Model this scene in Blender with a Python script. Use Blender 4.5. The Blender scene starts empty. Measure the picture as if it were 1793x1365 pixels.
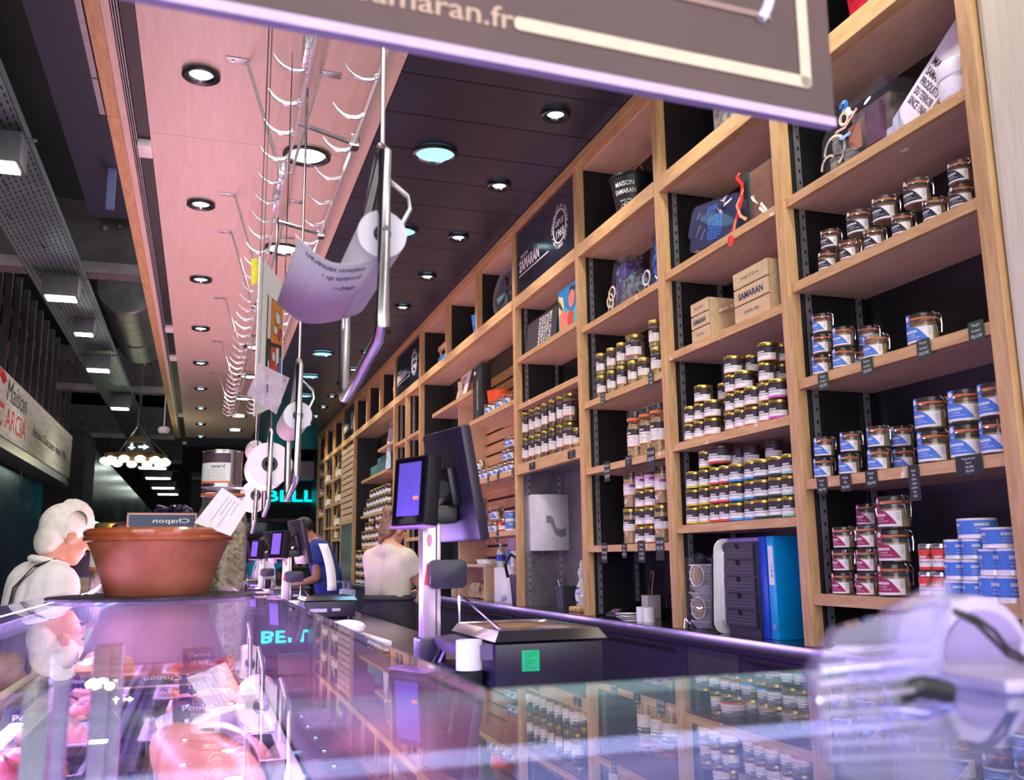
import bpy, bmesh, math, random
from mathutils import Vector, Matrix, Euler
random.seed(7)
PI = math.pi
SC = bpy.context.scene
C = SC.collection
# ------------------------------------------------------------------ camera
PW, PH, FPX = 1793.0, 1365.0, 1607.9
_ya, _pi, _ro = math.radians(18.578), math.radians(10.352), math.radians(-0.7586)
CAM = Vector((0, 0, 1.30))
_F = Vector((math.sin(_ya)*math.cos(_pi), math.cos(_ya)*math.cos(_pi), math.sin(_pi)))
_R0 = Vector((math.cos(_ya), -math.sin(_ya), 0)); _U0 = _R0.cross(_F)
_R = _R0*math.cos(_ro) + _U0*math.sin(_ro); _U = _U0*math.cos(_ro) - _R0*math.sin(_ro)
cd = bpy.data.cameras.new('camera'); cam = bpy.data.objects.new('camera', cd); C.objects.link(cam)
m3 = Matrix((_R, _U, -_F)).transposed()
cam.matrix_world = Matrix.Translation(CAM) @ m3.to_4x4()
cd.sensor_fit = 'HORIZONTAL'; cd.sensor_width = 36.0; cd.lens = FPX/PW*36.0
cd.clip_start = 0.02; cd.clip_end = 200
cd.dof.use_dof = True; cd.dof.focus_distance = 4.8; cd.dof.aperture_fstop = 5.0
SC.camera = cam
def at(u, v, X=None, Y=None, Z=None):
    d = _F + _R*((u-PW/2)/FPX) - _U*((v-PH/2)/FPX)
    t = X/d.x if X is not None else Y/d.y if Y is not None else (Z-CAM.z)/d.z
    return CAM + d*t
# ------------------------------------------------------------------ world, exposure
w = bpy.data.worlds.new('world'); SC.world = w; w.use_nodes = True
bg = w.node_tree.nodes['Background']; bg.inputs[0].default_value = (0.93, 0.90, 0.90, 1); bg.inputs[1].default_value = 2.3
vs = SC.view_settings; vs.view_transform = 'Standard'; vs.look = 'None'; vs.gamma = 1.0; vs.use_curve_mapping = False
vs.exposure = 0.85
SC.cycles.use_denoising = True
SC.cycles.max_bounces = 8; SC.cycles.diffuse_bounces = 3; SC.cycles.glossy_bounces = 4
SC.cycles.transmission_bounces = 6; SC.cycles.transparent_max_bounces = 24
SC.cycles.sample_clamp_indirect = 4.0; SC.cycles.caustics_reflective = False; SC.cycles.caustics_refractive = False
# ------------------------------------------------------------------ large lights (strip lamps of the meat case, open hall)
def area(name, loc, rot, sx, sy, power, col):
    l = bpy.data.lights.new(name, 'AREA'); l.shape = 'RECTANGLE'; l.size = sx; l.size_y = sy; l.energy = power; l.color = col
    o = bpy.data.objects.new(name, l); C.objects.link(o); o.location = loc; o.rotation_euler = rot; return o
def lamp_spot(name, loc, aim, power, col, ang=100, blend=.6, r=.05):
    l = bpy.data.lights.new(name, 'SPOT'); l.energy = power; l.color = col; l.spot_size = math.radians(ang); l.spot_blend = blend; l.shadow_soft_size = r
    o = bpy.data.objects.new(name, l); C.objects.link(o); o.location = loc
    o.rotation_euler = (Vector(aim)-Vector(loc)).to_track_quat('-Z', 'Y').to_euler(); return o
# display-case strip lamps: pink-violet, shining down on the goods and up through the glass top
area('case_strip_lamp', (-.46, 2.6, 1.165), (0, math.radians(-40), 0), .05, 3.3, 40, (.62, .38, 1.0))
area('case_rear_lamp', (.20, 2.6, 1.165), (0, math.radians(30), 0), .05, 3.3, 16, (.95, .48, 1.0))
area('rear_edge_lamp', (.262, 2.6, 1.15), (0, math.radians(-62), 0), .03, 3.2, 16, (.50, .32, 1.0))
area('far_rear_edge_lamp', (.262, 8.6, 1.00), (0, math.radians(-70), 0), .03, 8.0, 36, (.55, .36, 1.0))
area('far_case_lamp', (-.12, 8.4, 1.045), (math.radians(180), 0, 0), .30, 7.8, 80, (1.0, .52, .66))
area('corner_case_lamp', (.9, .74, 1.165), (math.radians(-30), 0, 0), 2.1, .04, 12, (.52, .54, 1.0))
# ------------------------------------------------------------------ helpers
def lin(c):
    return tuple(((x/255)/12.92 if x/255 <= .04045 else ((x/255+.055)/1.055)**2.4) for x in c) + (1,)
MATS = {}
def mat(name, col=(128,128,128), rough=.5, metal=0, var=.022, scale=30, stretch=(1,1,1), bump=0, col2=None, emit=0, spec=.5, coat=0, sheen=0, sub=0):
    if name in MATS: return MATS[name]
    m = bpy.data.materials.new(name); m.use_nodes = True; MATS[name] = m
    nt = m.node_tree; n = nt.nodes; L = nt.links; b = n['Principled BSDF']
    base = lin(col)
    b.inputs['Roughness'].default_value = rough; b.inputs['Metallic'].default_value = metal
    b.inputs['Specular IOR Level'].default_value = spec; b.inputs['Coat Weight'].default_value = coat
    if sub: b.inputs['Subsurface Weight'].default_value = sub; b.inputs['Subsurface Radius'].default_value = (.01,.004,.002)
    tc = n.new('ShaderNodeTexCoord'); mp = n.new('ShaderNodeMapping'); mp.inputs['Scale'].default_value = stretch
    L.new(tc.outputs['Object'], mp.inputs['Vector'])
    nz = n.new('ShaderNodeTexNoise'); nz.inputs['Scale'].default_value = scale; nz.inputs['Detail'].default_value = 4
    L.new(mp.outputs[0], nz.inputs['Vector'])
    cr = n.new('ShaderNodeValToRGB')
    c2 = lin(col2) if col2 else tuple(min(1, x*(1+var*2.2)) for x in base[:3])+(1,)
    c1 = base if col2 else tuple(x*(1-var*2.2) for x in base[:3])+(1,)
    cr.color_ramp.elements[0].color = c1; cr.color_ramp.elements[1].color = c2
    cr.color_ramp.elements[0].position = .36; cr.color_ramp.elements[1].position = .64
    L.new(nz.outputs['Fac'], cr.inputs['Fac']); L.new(cr.outputs['Color'], b.inputs['Base Color'])
    if emit:
        L.new(cr.outputs['Color'], b.inputs['Emission Color']); b.inputs['Emission Strength'].default_value = emit
    if bump:
        bp = n.new('ShaderNodeBump'); bp.inputs['Strength'].default_value = bump; bp.inputs['Distance'].default_value = .004
        L.new(nz.outputs['Fac'], bp.inputs['Height']); L.new(bp.outputs[0], b.inputs['Normal'])
    return m
def glass(name, tint=(255,255,255), refl=1.0, ior=1.5, rough=.0, dens=0.0, body=(255,255,255)):
    """thin clear sheet: fresnel mix of a mirror coat and a see-through tint (plus an optional milky share)"""
    if name in MATS: return MATS[name]
    m = bpy.data.materials.new(name); m.use_nodes = True; MATS[name] = m
    nt = m.node_tree; n = nt.nodes; L = nt.links; n.remove(n['Principled BSDF']); out = n['Material Output']
    t = n.new('ShaderNodeBsdfTransparent'); t.inputs[0].default_value = lin(tint)
    g = n.new('ShaderNodeBsdfGlossy'); g.inputs['Roughness'].default_value = rough; g.inputs[0].default_value = (1,1,1,1)
    fr = n.new('ShaderNodeFresnel'); ge = n.new('ShaderNodeNewGeometry')   # same reflectance on both faces of the sheet
    mi = n.new('ShaderNodeMath'); mi.operation = 'MULTIPLY_ADD'; mi.inputs[1].default_value = 1/ior-ior; mi.inputs[2].default_value = ior
    L.new(ge.outputs['Backfacing'], mi.inputs[0]); L.new(mi.outputs[0], fr.inputs[0])
    mu = n.new('ShaderNodeMath'); mu.operation = 'MULTIPLY'; mu.inputs[1].default_value = refl; mu.use_clamp = True
    L.new(fr.outputs[0], mu.inputs[0])
    mx = n.new('ShaderNodeMixShader'); L.new(mu.outputs[0], mx.inputs[0])
    src = t.outputs[0]
    if dens:
        d = n.new('ShaderNodeBsdfDiffuse'); d.inputs[0].default_value = lin(body)
        m2 = n.new('ShaderNodeMixShader'); nz = n.new('ShaderNodeTexNoise'); nz.inputs['Scale'].default_value = 6
        ma = n.new('ShaderNodeMath'); ma.operation = 'MULTIPLY'; ma.inputs[1].default_value = dens*2
        L.new(nz.outputs['Fac'], ma.inputs[0]); L.new(ma.outputs[0], m2.inputs[0])
        L.new(src, m2.inputs[1]); L.new(d.outputs[0], m2.inputs[2]); src = m2.outputs[0]
    L.new(src, mx.inputs[1]); L.new(g.outputs[0], mx.inputs[2]); L.new(mx.outputs[0], out.inputs[0])
    return m
def emis(name, col, strength):
    if name in MATS: return MATS[name]
    m = bpy.data.materials.new(name); m.use_nodes = True; MATS[name] = m
    nt = m.node_tree; n = nt.nodes; n.remove(n['Principled BSDF'])
    e = n.new('ShaderNodeEmission'); e.inputs[0].default_value = lin(col); e.inputs[1].default_value = strength
    nt.links.new(e.outputs[0], n['Material Output'].inputs[0]); return m
def wood(name, a, b, stretch, rough=.55, scale=7, bump=.15):
    if name in MATS: return MATS[name]
    m = mat(name, a, rough, col2=b, scale=scale, stretch=stretch, bump=bump)
    nt = m.node_tree
    for nd in nt.nodes:
        if nd.type == 'TEX_NOISE': nd.inputs['Detail'].default_value = 8; nd.inputs['Distortion'].default_value = .6; nd.inputs['Roughness'].default_value = .65
        if nd.type == 'VALTORGB': nd.color_ramp.elements[0].position = .3; nd.color_ramp.elements[1].position = .7
    return m
_TXT = {}
def text2d(s, bold=0.0):
    k = (s, bold)
    if k not in _TXT:
        cu = bpy.data.curves.new('t', 'FONT'); cu.body = s; cu.size = 1; cu.resolution_u = 2; cu.offset = bold; cu.fill_mode = 'FRONT'
        o = bpy.data.objects.new('t', cu); me = bpy.data.meshes.new_from_object(o)
        v = [(q.co.x, q.co.y) for q in me.vertices]; f = [tuple(p.vertices) for p in me.polygons]
        bpy.data.meshes.remove(me); bpy.data.objects.remove(o); bpy.data.curves.remove(cu)
        wd = max([p[0] for p in v] or [1]); _TXT[k] = (v, f, wd)
    return _TXT[k]
class MB:
    def __init__(s): s.v = []; s.f = []; s.m = []
    def add(s, vs, fs, m=0):
        o = len(s.v); s.v += [tuple(v) for v in vs]; s.f += [tuple(i+o for i in f) for f in fs]; s.m += [m]*len(fs); return s
    def box(s, x0, x1, y0, y1, z0, z1, m=0, M=None):
        vs = [Vector((x, y, z)) for z in (z0, z1) for y in (y0, y1) for x in (x0, x1)]
        if M is not None: vs = [M @ v for v in vs]
        return s.add(vs, [(0,2,3,1),(4,5,7,6),(0,1,5,4),(2,6,7,3),(0,4,6,2),(1,3,7,5)], m)
    def cyl(s, p0, p1, r0, r1=None, n=14, m=0, cap=True):
        p0 = Vector(p0); p1 = Vector(p1); r1 = r0 if r1 is None else r1
        d = (p1-p0).normalized(); a = d.orthogonal().normalized(); b = d.cross(a); vs = []
        for p, r in ((p0, r0), (p1, r1)):
            for i in range(n):
                t = 2*PI*i/n; vs.append(p + a*(r*math.cos(t)) + b*(r*math.sin(t)))
        fs = [(i, (i+1) % n, n+(i+1) % n, n+i) for i in range(n)]
        if cap: fs += [tuple(range(n-1, -1, -1)), tuple(range(n, 2*n))]
        return s.add(vs, fs, m)
    def lathe(s, prof, n=20, c=(0,0,0), m=0, M=None, sx=1, sy=1, cap=True):
        vs = []; k = len(prof)
        for i in range(n):
            t = 2*PI*i/n
            for r, z in prof: vs.append(Vector((r*math.cos(t)*sx, r*math.sin(t)*sy, z)))
        if M is not None: vs = [M @ v for v in vs]
        vs = [v+Vector(c) for v in vs]
        fs = [(i*k+j, ((i+1) % n)*k+j, ((i+1) % n)*k+j+1, i*k+j+1) for i in range(n) for j in range(k-1)]
        if cap and tuple(prof[0]) != tuple(prof[-1]):
            if prof[0][0] > 1e-5: fs.append(tuple(i*k for i in range(n-1, -1, -1)))
            if prof[-1][0] > 1e-5: fs.append(tuple(i*k+k-1 for i in range(n)))
        return s.add(vs, fs, m)
    def tube(s, path, r, n=8, m=0, closed=False, rf=None):
        P = [Vector(p) for p in path]; k = len(P); vs = []; a = None
        for i, p in enumerate(P):
            d = (P[(i+1) % k]-P[i-1]) if closed else (P[min(i+1, k-1)]-P[max(i-1, 0)])
            d.normalize()
            if a is None: a = d.orthogonal().normalized()
            else:
                a = a-d*a.dot(d); a = a.normalized() if a.length > 1e-6 else d.orthogonal().normalized()
            b = d.cross(a); rr = r if rf is None else r*rf(i/(k-1))
            for j in range(n):
                t = 2*PI*j/n; vs.append(p+a*(rr*math.cos(t))+b*(rr*math.sin(t)))
        fs = []
        for i in range(k if closed else k-1):
            q = (i+1) % k
            for j in range(n): fs.append((i*n+j, i*n+(j+1) % n, q*n+(j+1) % n, q*n+j))
        if not closed: fs += [tuple(range(n-1, -1, -1)), tuple((k-1)*n+j for j in range(n))]
        return s.add(vs, fs, m)
    def prism(s, poly, d0, d1, fn, m=0):
        """poly: 2-D outline, fn(x, y, d) -> 3-D"""
        k = len(poly); vs = [fn(x, y, d0) for x, y in poly]+[fn(x, y, d1) for x, y in poly]
        fs = [tuple(range(k-1, -1, -1)), tuple(range(k, 2*k))]+[(i, (i+1) % k, k+(i+1) % k, k+i) for i in range(k)]
        return s.add(vs, fs, m)
    def sph(s, c, r, n=14, k=9, m=0, R=None):
        r = (r, r, r) if not hasattr(r, '__len__') else r; vs = []; c = Vector(c)
        for j in range(1, k):
            ph = PI*j/k
            for i in range(n):
                t = 2*PI*i/n; vs.append(Vector((r[0]*math.sin(ph)*math.cos(t), r[1]*math.sin(ph)*math.sin(t), r[2]*math.cos(ph))))
        vs += [Vector((0,0,r[2])), Vector((0,0,-r[2]))]; T = (k-1)*n
        if R is not None: vs = [R @ v for v in vs]
        vs = [v+c for v in vs]
        fs = [(j*n+i, (j+1)*n+i, (j+1)*n+(i+1) % n, j*n+(i+1) % n) for j in range(k-2) for i in range(n)]
        fs += [(T, i, (i+1) % n) for i in range(n)]+[(T+1, (k-2)*n+(i+1) % n, (k-2)*n+i) for i in range(n)]
        return s.add(vs, fs, m)
    def patch(s, r, a0, a1, z0, z1, n=10, m=0, r1=None):
        vs = []; r1 = r if r1 is None else r1
        for i in range(n+1):
            t = a0+(a1-a0)*i/n; vs += [(r*math.cos(t), r*math.sin(t), z0), (r1*math.cos(t), r1*math.sin(t), z1)]
        return s.add(vs, [(2*i, 2*i+2, 2*i+3, 2*i+1) for i in range(n)], m)
    def text(s, t, size, fn, m=0, bold=0, wide=None, align=0, sx=1.0):
        """fn(x, y) -> 3-D; wide = fitted width; align 0 left, .5 centre, 1 right"""
        v, f, wd = text2d(t, bold); k = size*sx if wide is None else wide/wd
        return s.add([fn((x-wd*align)*k, y*size) for x, y in v], f, m)
def obj(name, mb, mats, parent=None, loc=None, rot=None, bevel=0, smooth=35, seg=2):
    me = bpy.data.meshes.new(name); me.from_pydata(mb.v, [], mb.f)
    mats = mats if isinstance(mats, (list, tuple)) else [mats]
    for q in mats: me.materials.append(q)
    if len(mats) > 1: me.polygons.foreach_set('material_index', mb.m)
    if bevel:
        b = bmesh.new(); b.from_mesh(me); bmesh.ops.remove_doubles(b, verts=b.verts, dist=1e-6)
        bmesh.ops.bevel(b, geom=[e for e in b.edges if len(e.link_faces) == 2 and e.calc_face_angle(0) > .5], offset=bevel, segments=seg, affect='EDGES', profile=.6)
        b.to_mesh(me); b.free()
    if smooth:
        me.polygons.foreach_set('use_smooth', [True]*len(me.polygons)); me.set_sharp_from_angle(angle=math.radians(smooth))
    me.update()
    o = bpy.data.objects.new(name, me); C.objects.link(o)
    if parent is not None:
        o.parent = parent
        if loc == 'world': o.location = -parent.location; loc = None
    if loc is not None and loc != 'world': o.location = loc
    if rot is not None: o.rotation_euler = rot
    return o
def tag(o, label, cat, group=None):
    o['label'] = label; o['category'] = cat
    if group: o['group'] = group
    return o
def thing(name, label, cat, loc=(0,0,0), rot=(0,0,0), group=None):
    o = bpy.data.objects.new(name, None); C.objects.link(o); o.empty_display_size = .05
    o.location = loc; o.rotation_euler = rot; return tag(o, label, cat, group)
def struct(o): o['kind'] = 'structure'; return o
def dup(root, loc, rotz=None, label=None, group=None, scale=None, name=None):
    r = root.copy(); C.objects.link(r); r.location = loc
    if rotz is not None: r.rotation_euler = (0, 0, rotz)
    if scale: r.scale = scale
    if label: r['label'] = label
    if group: r['group'] = group
    for ch in list(root.children):
        c = ch.copy(); C.objects.link(c); c.parent = r
        for g in list(ch.children):
            d = g.copy(); C.objects.link(d); d.parent = c
    return r
ORD = ['first','second','third','fourth','fifth','sixth','seventh','eighth','ninth','tenth','eleventh','twelfth']
def rrect(w, h, r, n=4):
    """rounded rectangle outline centred on 0"""
    o = []
    for cx, cy, a in ((w/2-r, h/2-r, 0), (-w/2+r, h/2-r, 90), (-w/2+r, -h/2+r, 180), (w/2-r, -h/2+r, 270)):
        for i in range(n+1):
            t = math.radians(a+90*i/n); o.append((cx+r*math.cos(t), cy+r*math.sin(t)))
    return o
# ------------------------------------------------------------------ materials
OAKV = wood('oak_vertical', (178,134,88), (214,174,124), (6,6,.7))
OAKH = wood('oak_horizontal', (180,136,90), (216,176,126), (6,.7,6))
OAKE = wood('oak_edging', (180,136,90), (216,176,126), (6,.7,6))
_n = OAKE.node_tree.nodes; _l = OAKE.node_tree.links      # old tape and label residue left on the shelf fronts
_z = _n.new('ShaderNodeTexNoise'); _z.inputs['Scale'].default_value = 13; _z.inputs['Detail'].default_value = 3
_r = _n.new('ShaderNodeValToRGB'); _r.color_ramp.elements[0].position = .66; _r.color_ramp.elements[1].position = .70
_m = _n.new('ShaderNodeMixRGB'); _m.inputs[2].default_value = lin((226,216,200))
_t = [q for q in _n if q.type == 'TEX_COORD'][0]; _b = _n['Principled BSDF']; _src = _b.inputs['Base Color'].links[0].from_socket
_l.new(_t.outputs['Object'], _z.inputs['Vector']); _l.new(_z.outputs['Fac'], _r.inputs['Fac']); _l.new(_r.outputs['Color'], _m.inputs[0]); _l.new(_src, _m.inputs[1]); _l.new(_m.outputs[0], _b.inputs['Base Color'])
LAM = wood('pale_laminate', (205,170,135), (226,196,164), (6,.6,6), rough=.4, bump=.04)
LAMC = wood('ceiling_laminate', (216,190,176), (230,206,194), (5,.35,5), rough=.42, bump=.03)
CREAM = wood('cream_panel', (206,196,174), (224,216,196), (8,8,.5), rough=.35, bump=.02)
BLACK = mat('black_laminate', (17,17,19), .45, var=.1, scale=8)
DARKC = mat('dark_ceiling_metal', (48,46,66), .38, var=.08, scale=3)
STEEL = mat('brushed_steel', (190,188,190), .25, 1, var=.03, scale=40, stretch=(1,.05,1))
SATIN = mat('satin_rod', (214,212,214), .3, .55, var=.03)
CHROME = mat('polished_chrome', (225,222,226), .12, 1, var=.02)
ZINC = mat('zinc_strip', (170,170,174), .4, .8, var=.05)
PBLK = mat('black_plastic', (26,25,30), .35, var=.08)
PGRY = mat('grey_plastic', (60,60,66), .45, var=.08)
WHITEP = mat('white_plastic', (236,234,230), .4, var=.01)
PAPER = mat('white_paper', (240,238,236), .8, var=.015)
CARD = mat('slate_card', (34,38,40), .7, var=.06)
INKW = mat('white_ink', (232,230,226), .7, var=.01)
INKD = mat('dark_ink', (36,34,44), .7, var=.02)
GOLD = mat('gold_lid', (208,178,92), .3, .85, var=.04)
STEELD = mat('dark_stainless', (140,134,136), .38, .6, var=.06, scale=12)
# ================================================================== setting
SX, SB = 2.20, 2.57           # shelf front, back panel
CT = 0.955                    # back counter top
ZC = 3.852                    # stall ceiling
floor_ = struct(obj('floor', MB().box(-9, 4, -3, 46, -.05, 0), mat('dark_floor', (70,66,66), .35, var=.1, scale=2)))
wr = struct(obj('wall_right', MB().box(2.62, 2.72, -1, 24, 0, 4.2), BLACK))
# pale end panel beside the shelving
struct(obj('wall_end', MB().box(SX+.02, 2.62, .3, 2.0, 0, 3.9), CREAM))
# ceiling of the stall
cl = bpy.data.objects.new('ceiling', None); C.objects.link(cl); cl['kind'] = 'structure'; cl.location = (0, 0, ZC)
obj('ceiling_backing', MB().box(-.64, 2.62, 1.2, 22, ZC+.03, ZC+.08), BLACK, cl, 'world')
ys = [1.2, 3.14, 5.58, 8.0, 10.4, 12.85, 15.3, 17.7, 20.1]
for a, b in zip(ys, ys[1:]):
    obj('ceiling_panel', MB().box(-.405, .895, a+.002, b-.002, ZC, ZC+.03), LAMC, cl, 'world')
y = 1.3
while y < 21.5:
    obj('ceiling_plank', MB().box(.90, 2.62, y+.004, y+.446, ZC, ZC+.03), DARKC, cl, 'world', bevel=.003, seg=1); y += .45
# left edge of the stall ceiling: oak lipping, pale lipping, steel track, black blind slot with brackets
for a, b in ((1.2, 5.4), (5.4, 9.2), (9.2, 14.5), (14.5, 20.1)):
    obj('oak_lipping', MB().box(-.625, -.555, a, b-.004, ZC-.02, ZC+.05), OAKH, cl, 'world')
    obj('pale_lipping', MB().box(-.553, -.515, a, b-.004, ZC-.02, ZC+.05), LAMC, cl, 'world')
mb = MB()
for x in (-.510, -.498, -.486): mb.box(x, x+.005, 1.2, 20.1, ZC-.012, ZC+.03)
obj('curtain_track', mb, ZINC, cl, 'world')
obj('blind_slot', MB().box(-.478, -.41, 1.2, 20.1, ZC+.012, ZC+.05), mat('slot_black', (14,15,22), .5), cl, 'world')
for u, v in ((258,258), (296,574), (303,625), (318,725), (322,775)):
    p = at(u, v, Z=ZC)
    obj('slot_bracket', MB().box(-.485, -.40, p.y-.09, p.y+.09, ZC-.035, ZC+.02), WHITEP, cl, 'world', bevel=.008)
# grey tin strips hung outside the lipping
for a, b in ((3.4, 4.95), (4.95, 5.38)):
    obj('tin_strip', MB().box(-.66, -.632, a, b-.02, ZC-.03, ZC+.02), ZINC, cl, 'world')

# ------------------------------------------------------------------ shelving built along the right wall
UP = [2.07, 3.085, 4.135, 5.243, 6.51, 9.765, 11.2, 14.41, 15.71, 16.9, 18.03, 19.18]   # far edge of each upright
UW = .06
unit = thing('shelving_unit', 'tall oak-edged black wall shelving running along the right side of the stall', 'shelving', (SX, 2.0, CT))
obj('back_panel', MB().box(SB, 2.62, 2.0, 19.2, CT, 3.82), BLACK, unit, 'world')
TOPZ, BM0, BM1 = 3.825, 3.178, 3.262
for i, y in enumerate(UP):
    u = obj('upright', MB().box(SX, SX+.05, y-UW, y, CT, TOPZ-.03), OAKV, unit, 'world', bevel=.002, seg=1)
    z1 = BM0 if i in () else TOPZ-.03
    obj('partition', MB().box(SX+.05, SB, y-UW+.008, y-.008, CT, z1), BLACK, unit, 'world')
    obj('inner_lining', MB().box(SX+.05, SX+.052, y-UW+.004, y-.004, CT, z1), OAKV, unit, 'world')
obj('upright', MB().box(SX, SX+.05, 10.43, 10.49, CT, BM0), OAKV, unit, 'world')
obj('partition', MB().box(SX+.05, SB, 10.44, 10.48, CT, BM0), BLACK, unit, 'world')
for y in (7.54, 8.60, 12.2, 13.25):
    obj('upright', MB().box(SX, SX+.05, y-UW, y, BM1, TOPZ-.03), OAKV, unit, 'world')
    obj('partition', MB().box(SX+.05, SB, y-UW+.01, y-.01, BM1, TOPZ-.03), BLACK, unit, 'world')
for a, b in zip([2.0]+UP[1:], UP[1:]+[19.18]):
    if b <= a: continue
    obj('top_rail', MB().box(SX-.012, SX+.05, a, b, TOPZ-.035, TOPZ+.022), OAKH, unit, 'world', bevel=.002, seg=1)
    obj('beam', MB().box(SX-.004, SX+.05, a, b-UW if b < 19 else b, BM0, BM1), OAKH, unit, 'world', bevel=.002, seg=1)
    obj('beam_board', MB().box(SX+.05, SB, a, b-UW, BM0+.005, BM0+.05), LAM, unit, 'world')
    obj('top_board', MB().box(SX+.05, SB, a, b-UW, TOPZ-.05, TOPZ-.005), LAM, unit, 'world')
def shelf(y0, y1, zb, t=.037, x0=SX+.012):
    s = obj('shelf', MB().box(x0+.022, SB-.003, y0, y1, zb, zb+t), LAM, unit, 'world')
    e = obj('edging', MB().box(x0, x0+.022, y0, y1, zb, zb+t+.001), OAKE, s); e.location = (0,0,0)
    return zb+t
SH = {}
for bay, (i, zs) in {'A': (0, (2.696, 2.334, 1.94, 1.545, 1.110)), 'B': (1, (2.698, 2.272, 1.810, 1.407)),
                     'C': (2, (2.682, 2.200, 1.791, 1.327)), 'D': (3, (2.750, 2.390))}.items():
    y0, y1 = UP[i]+.001, UP[i+1]-UW-.001
    for k, z in enumerate(zs): SH[bay+str(k+1)] = shelf(y0, y1, z, .04 if (bay, k) == ('A', 4) else .037)
    for xx in (2.285, 2.53):       # slotted steel standards on the partition
        zz = [CT]+[z for z in reversed(zs)]+[BM0]
        mb = MB().box(xx-.012, xx+.012, y1-.006, y1+.004, CT+.01, BM0)
        st = obj('shelf_standard', mb, ZINC, unit, 'world')
        mb = MB(); z = CT+.05
        while z < BM0-.02: mb.box(xx-.004, xx+.004, y1-.0075, y1-.004, z, z+.014); z += .05
        q = obj('slots', mb, PBLK, st); q['kind'] = 'stuff'
# bay D: deep lower rail with a stainless niche below
y0, y1 = UP[3], UP[4]-UW
SH['D3'] = 1.978
obj('shelf', MB().box(SX+.05, SB, y0, y1, 1.93, 1.978), LAM, unit, 'world')
obj('niche_rail', MB().box(SX-.002, SX+.05, y0, UP[4], 1.902, 1.98), OAKH, unit, 'world', bevel=.002, seg=1)
obj('niche_lining', MB().box(SB-.01, SB, y0, y1, CT, 1.93).box(SX+.05, SB, y1-.006, y1, CT, 1.93).box(SX+.05, SB, y0, y0+.006, CT, 1.93).box(SX+.05, SB, y0, y1, 1.922, 1.93), STEELD, unit, 'world')
for xx in (2.285, 2.53):
    st = obj('shelf_standard', MB().box(xx-.012, xx+.012, y1-.006, y1+.004, 1.98, BM0), ZINC, unit, 'world')
    mb = MB(); z = 2.02
    while z < BM0-.02: mb.box(xx-.004, xx+.004, y1-.0075, y1-.004, z, z+.014); z += .05
    q = obj('slots', mb, PBLK, st); q['kind'] = 'stuff'
# bay E: slatted back and staggered shelves
def slats(y0, y1, z0, z1, pitch=.105, gap=.022, x=SB):
    z = z0
    while z+pitch <= z1+.02:
        obj('slat', MB().box(x-.028, x-.004, y0, y1, z, z+pitch-gap), OAKH if x > SX+.1 else LAM, unit, 'world', bevel=.003, seg=1); z += pitch
SLAT_Y = (UP[4], 8.45)
slats(UP[4]+.002, 8.42, 1.0, 2.98)
obj('partition', MB().box(SX+.09, SB, 8.42, 8.45, CT, 2.98), LAM, unit, 'world')
obj('end_panel', MB().box(SB-.05, SB, 8.46, UP[5]-UW, CT, BM0), BLACK, unit, 'world')
SH['E1'] = shelf(7.72, 9.19, 2.735)
SH['E2'] = shelf(UP[4]+.001, 7.78, 2.452)
SH['E3'] = shelf(UP[4]+.001, 8.42, 1.915)
SH['E4'] = shelf(UP[4]+.001, 8.42, 1.467)
# bay F: two narrow bays
for a, b, zs in ((9.766, 10.43, (2.66, 2.05, 1.50)), (10.491, 11.139, (2.66, 2.10, 1.55))):
    for z in zs: shelf(a, b, z)
    for xx in (2.29, 2.5): obj('shelf_standard', MB().box(xx-.014, xx+.014, b-.006, b+.004, CT+.02, BM0), ZINC, unit, 'world')
# bay G
slats(UP[6]+.002, 12.6, 1.0, 2.98)
SH['G1'] = shelf(UP[6]+.001, 12.32, 2.725); SH['G2'] = shelf(11.75, 13.66, 2.41); SH['G3'] = shelf(UP[6]+.001, 13.68, 1.89); SH['G4'] = shelf(UP[6]+.001, 13.5, 1.447)
# bay H: slatted door above a dark door, then narrow bays with bottles
z = 1.93
while z < BM0-.05:
    obj('slat', MB().box(SX+.004, SX+.024, UP[7]+.003, UP[8]-UW-.003, z, z+.082), LAM, unit, 'world', bevel=.003, seg=1); z += .1
obj('door', MB().box(SX+.01, SX+.028, UP[7]+.003, UP[8]-UW-.003, CT+.01, 1.87), mat('teal_door', (44,56,62), .3), unit, 'world')
obj('door_rail', MB().box(SX, SX+.05, UP[7]+.003, UP[8]-UW-.003, 1.87, 1.928), OAKH, unit, 'world')
for a, b, zs in ((UP[8], UP[9]-UW, (2.69, 2.25, 1.84, 1.62)), (UP[9], UP[10]-UW, (2.71, 2.255, 1.86, 1.306)), (UP[10], UP[11]-UW, (2.93, 2.54, 2.13, 1.62))):
    for z in zs: shelf(a+.001, b-.001, z)
    for xx in (2.3, 2.5): obj('shelf_standard', MB().box(xx-.02, xx+.02, b-.008, b+.004, CT+.02, BM0), ZINC, unit, 'world')
# tape marks and staples on the shelf edges are left to the wood grain

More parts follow.
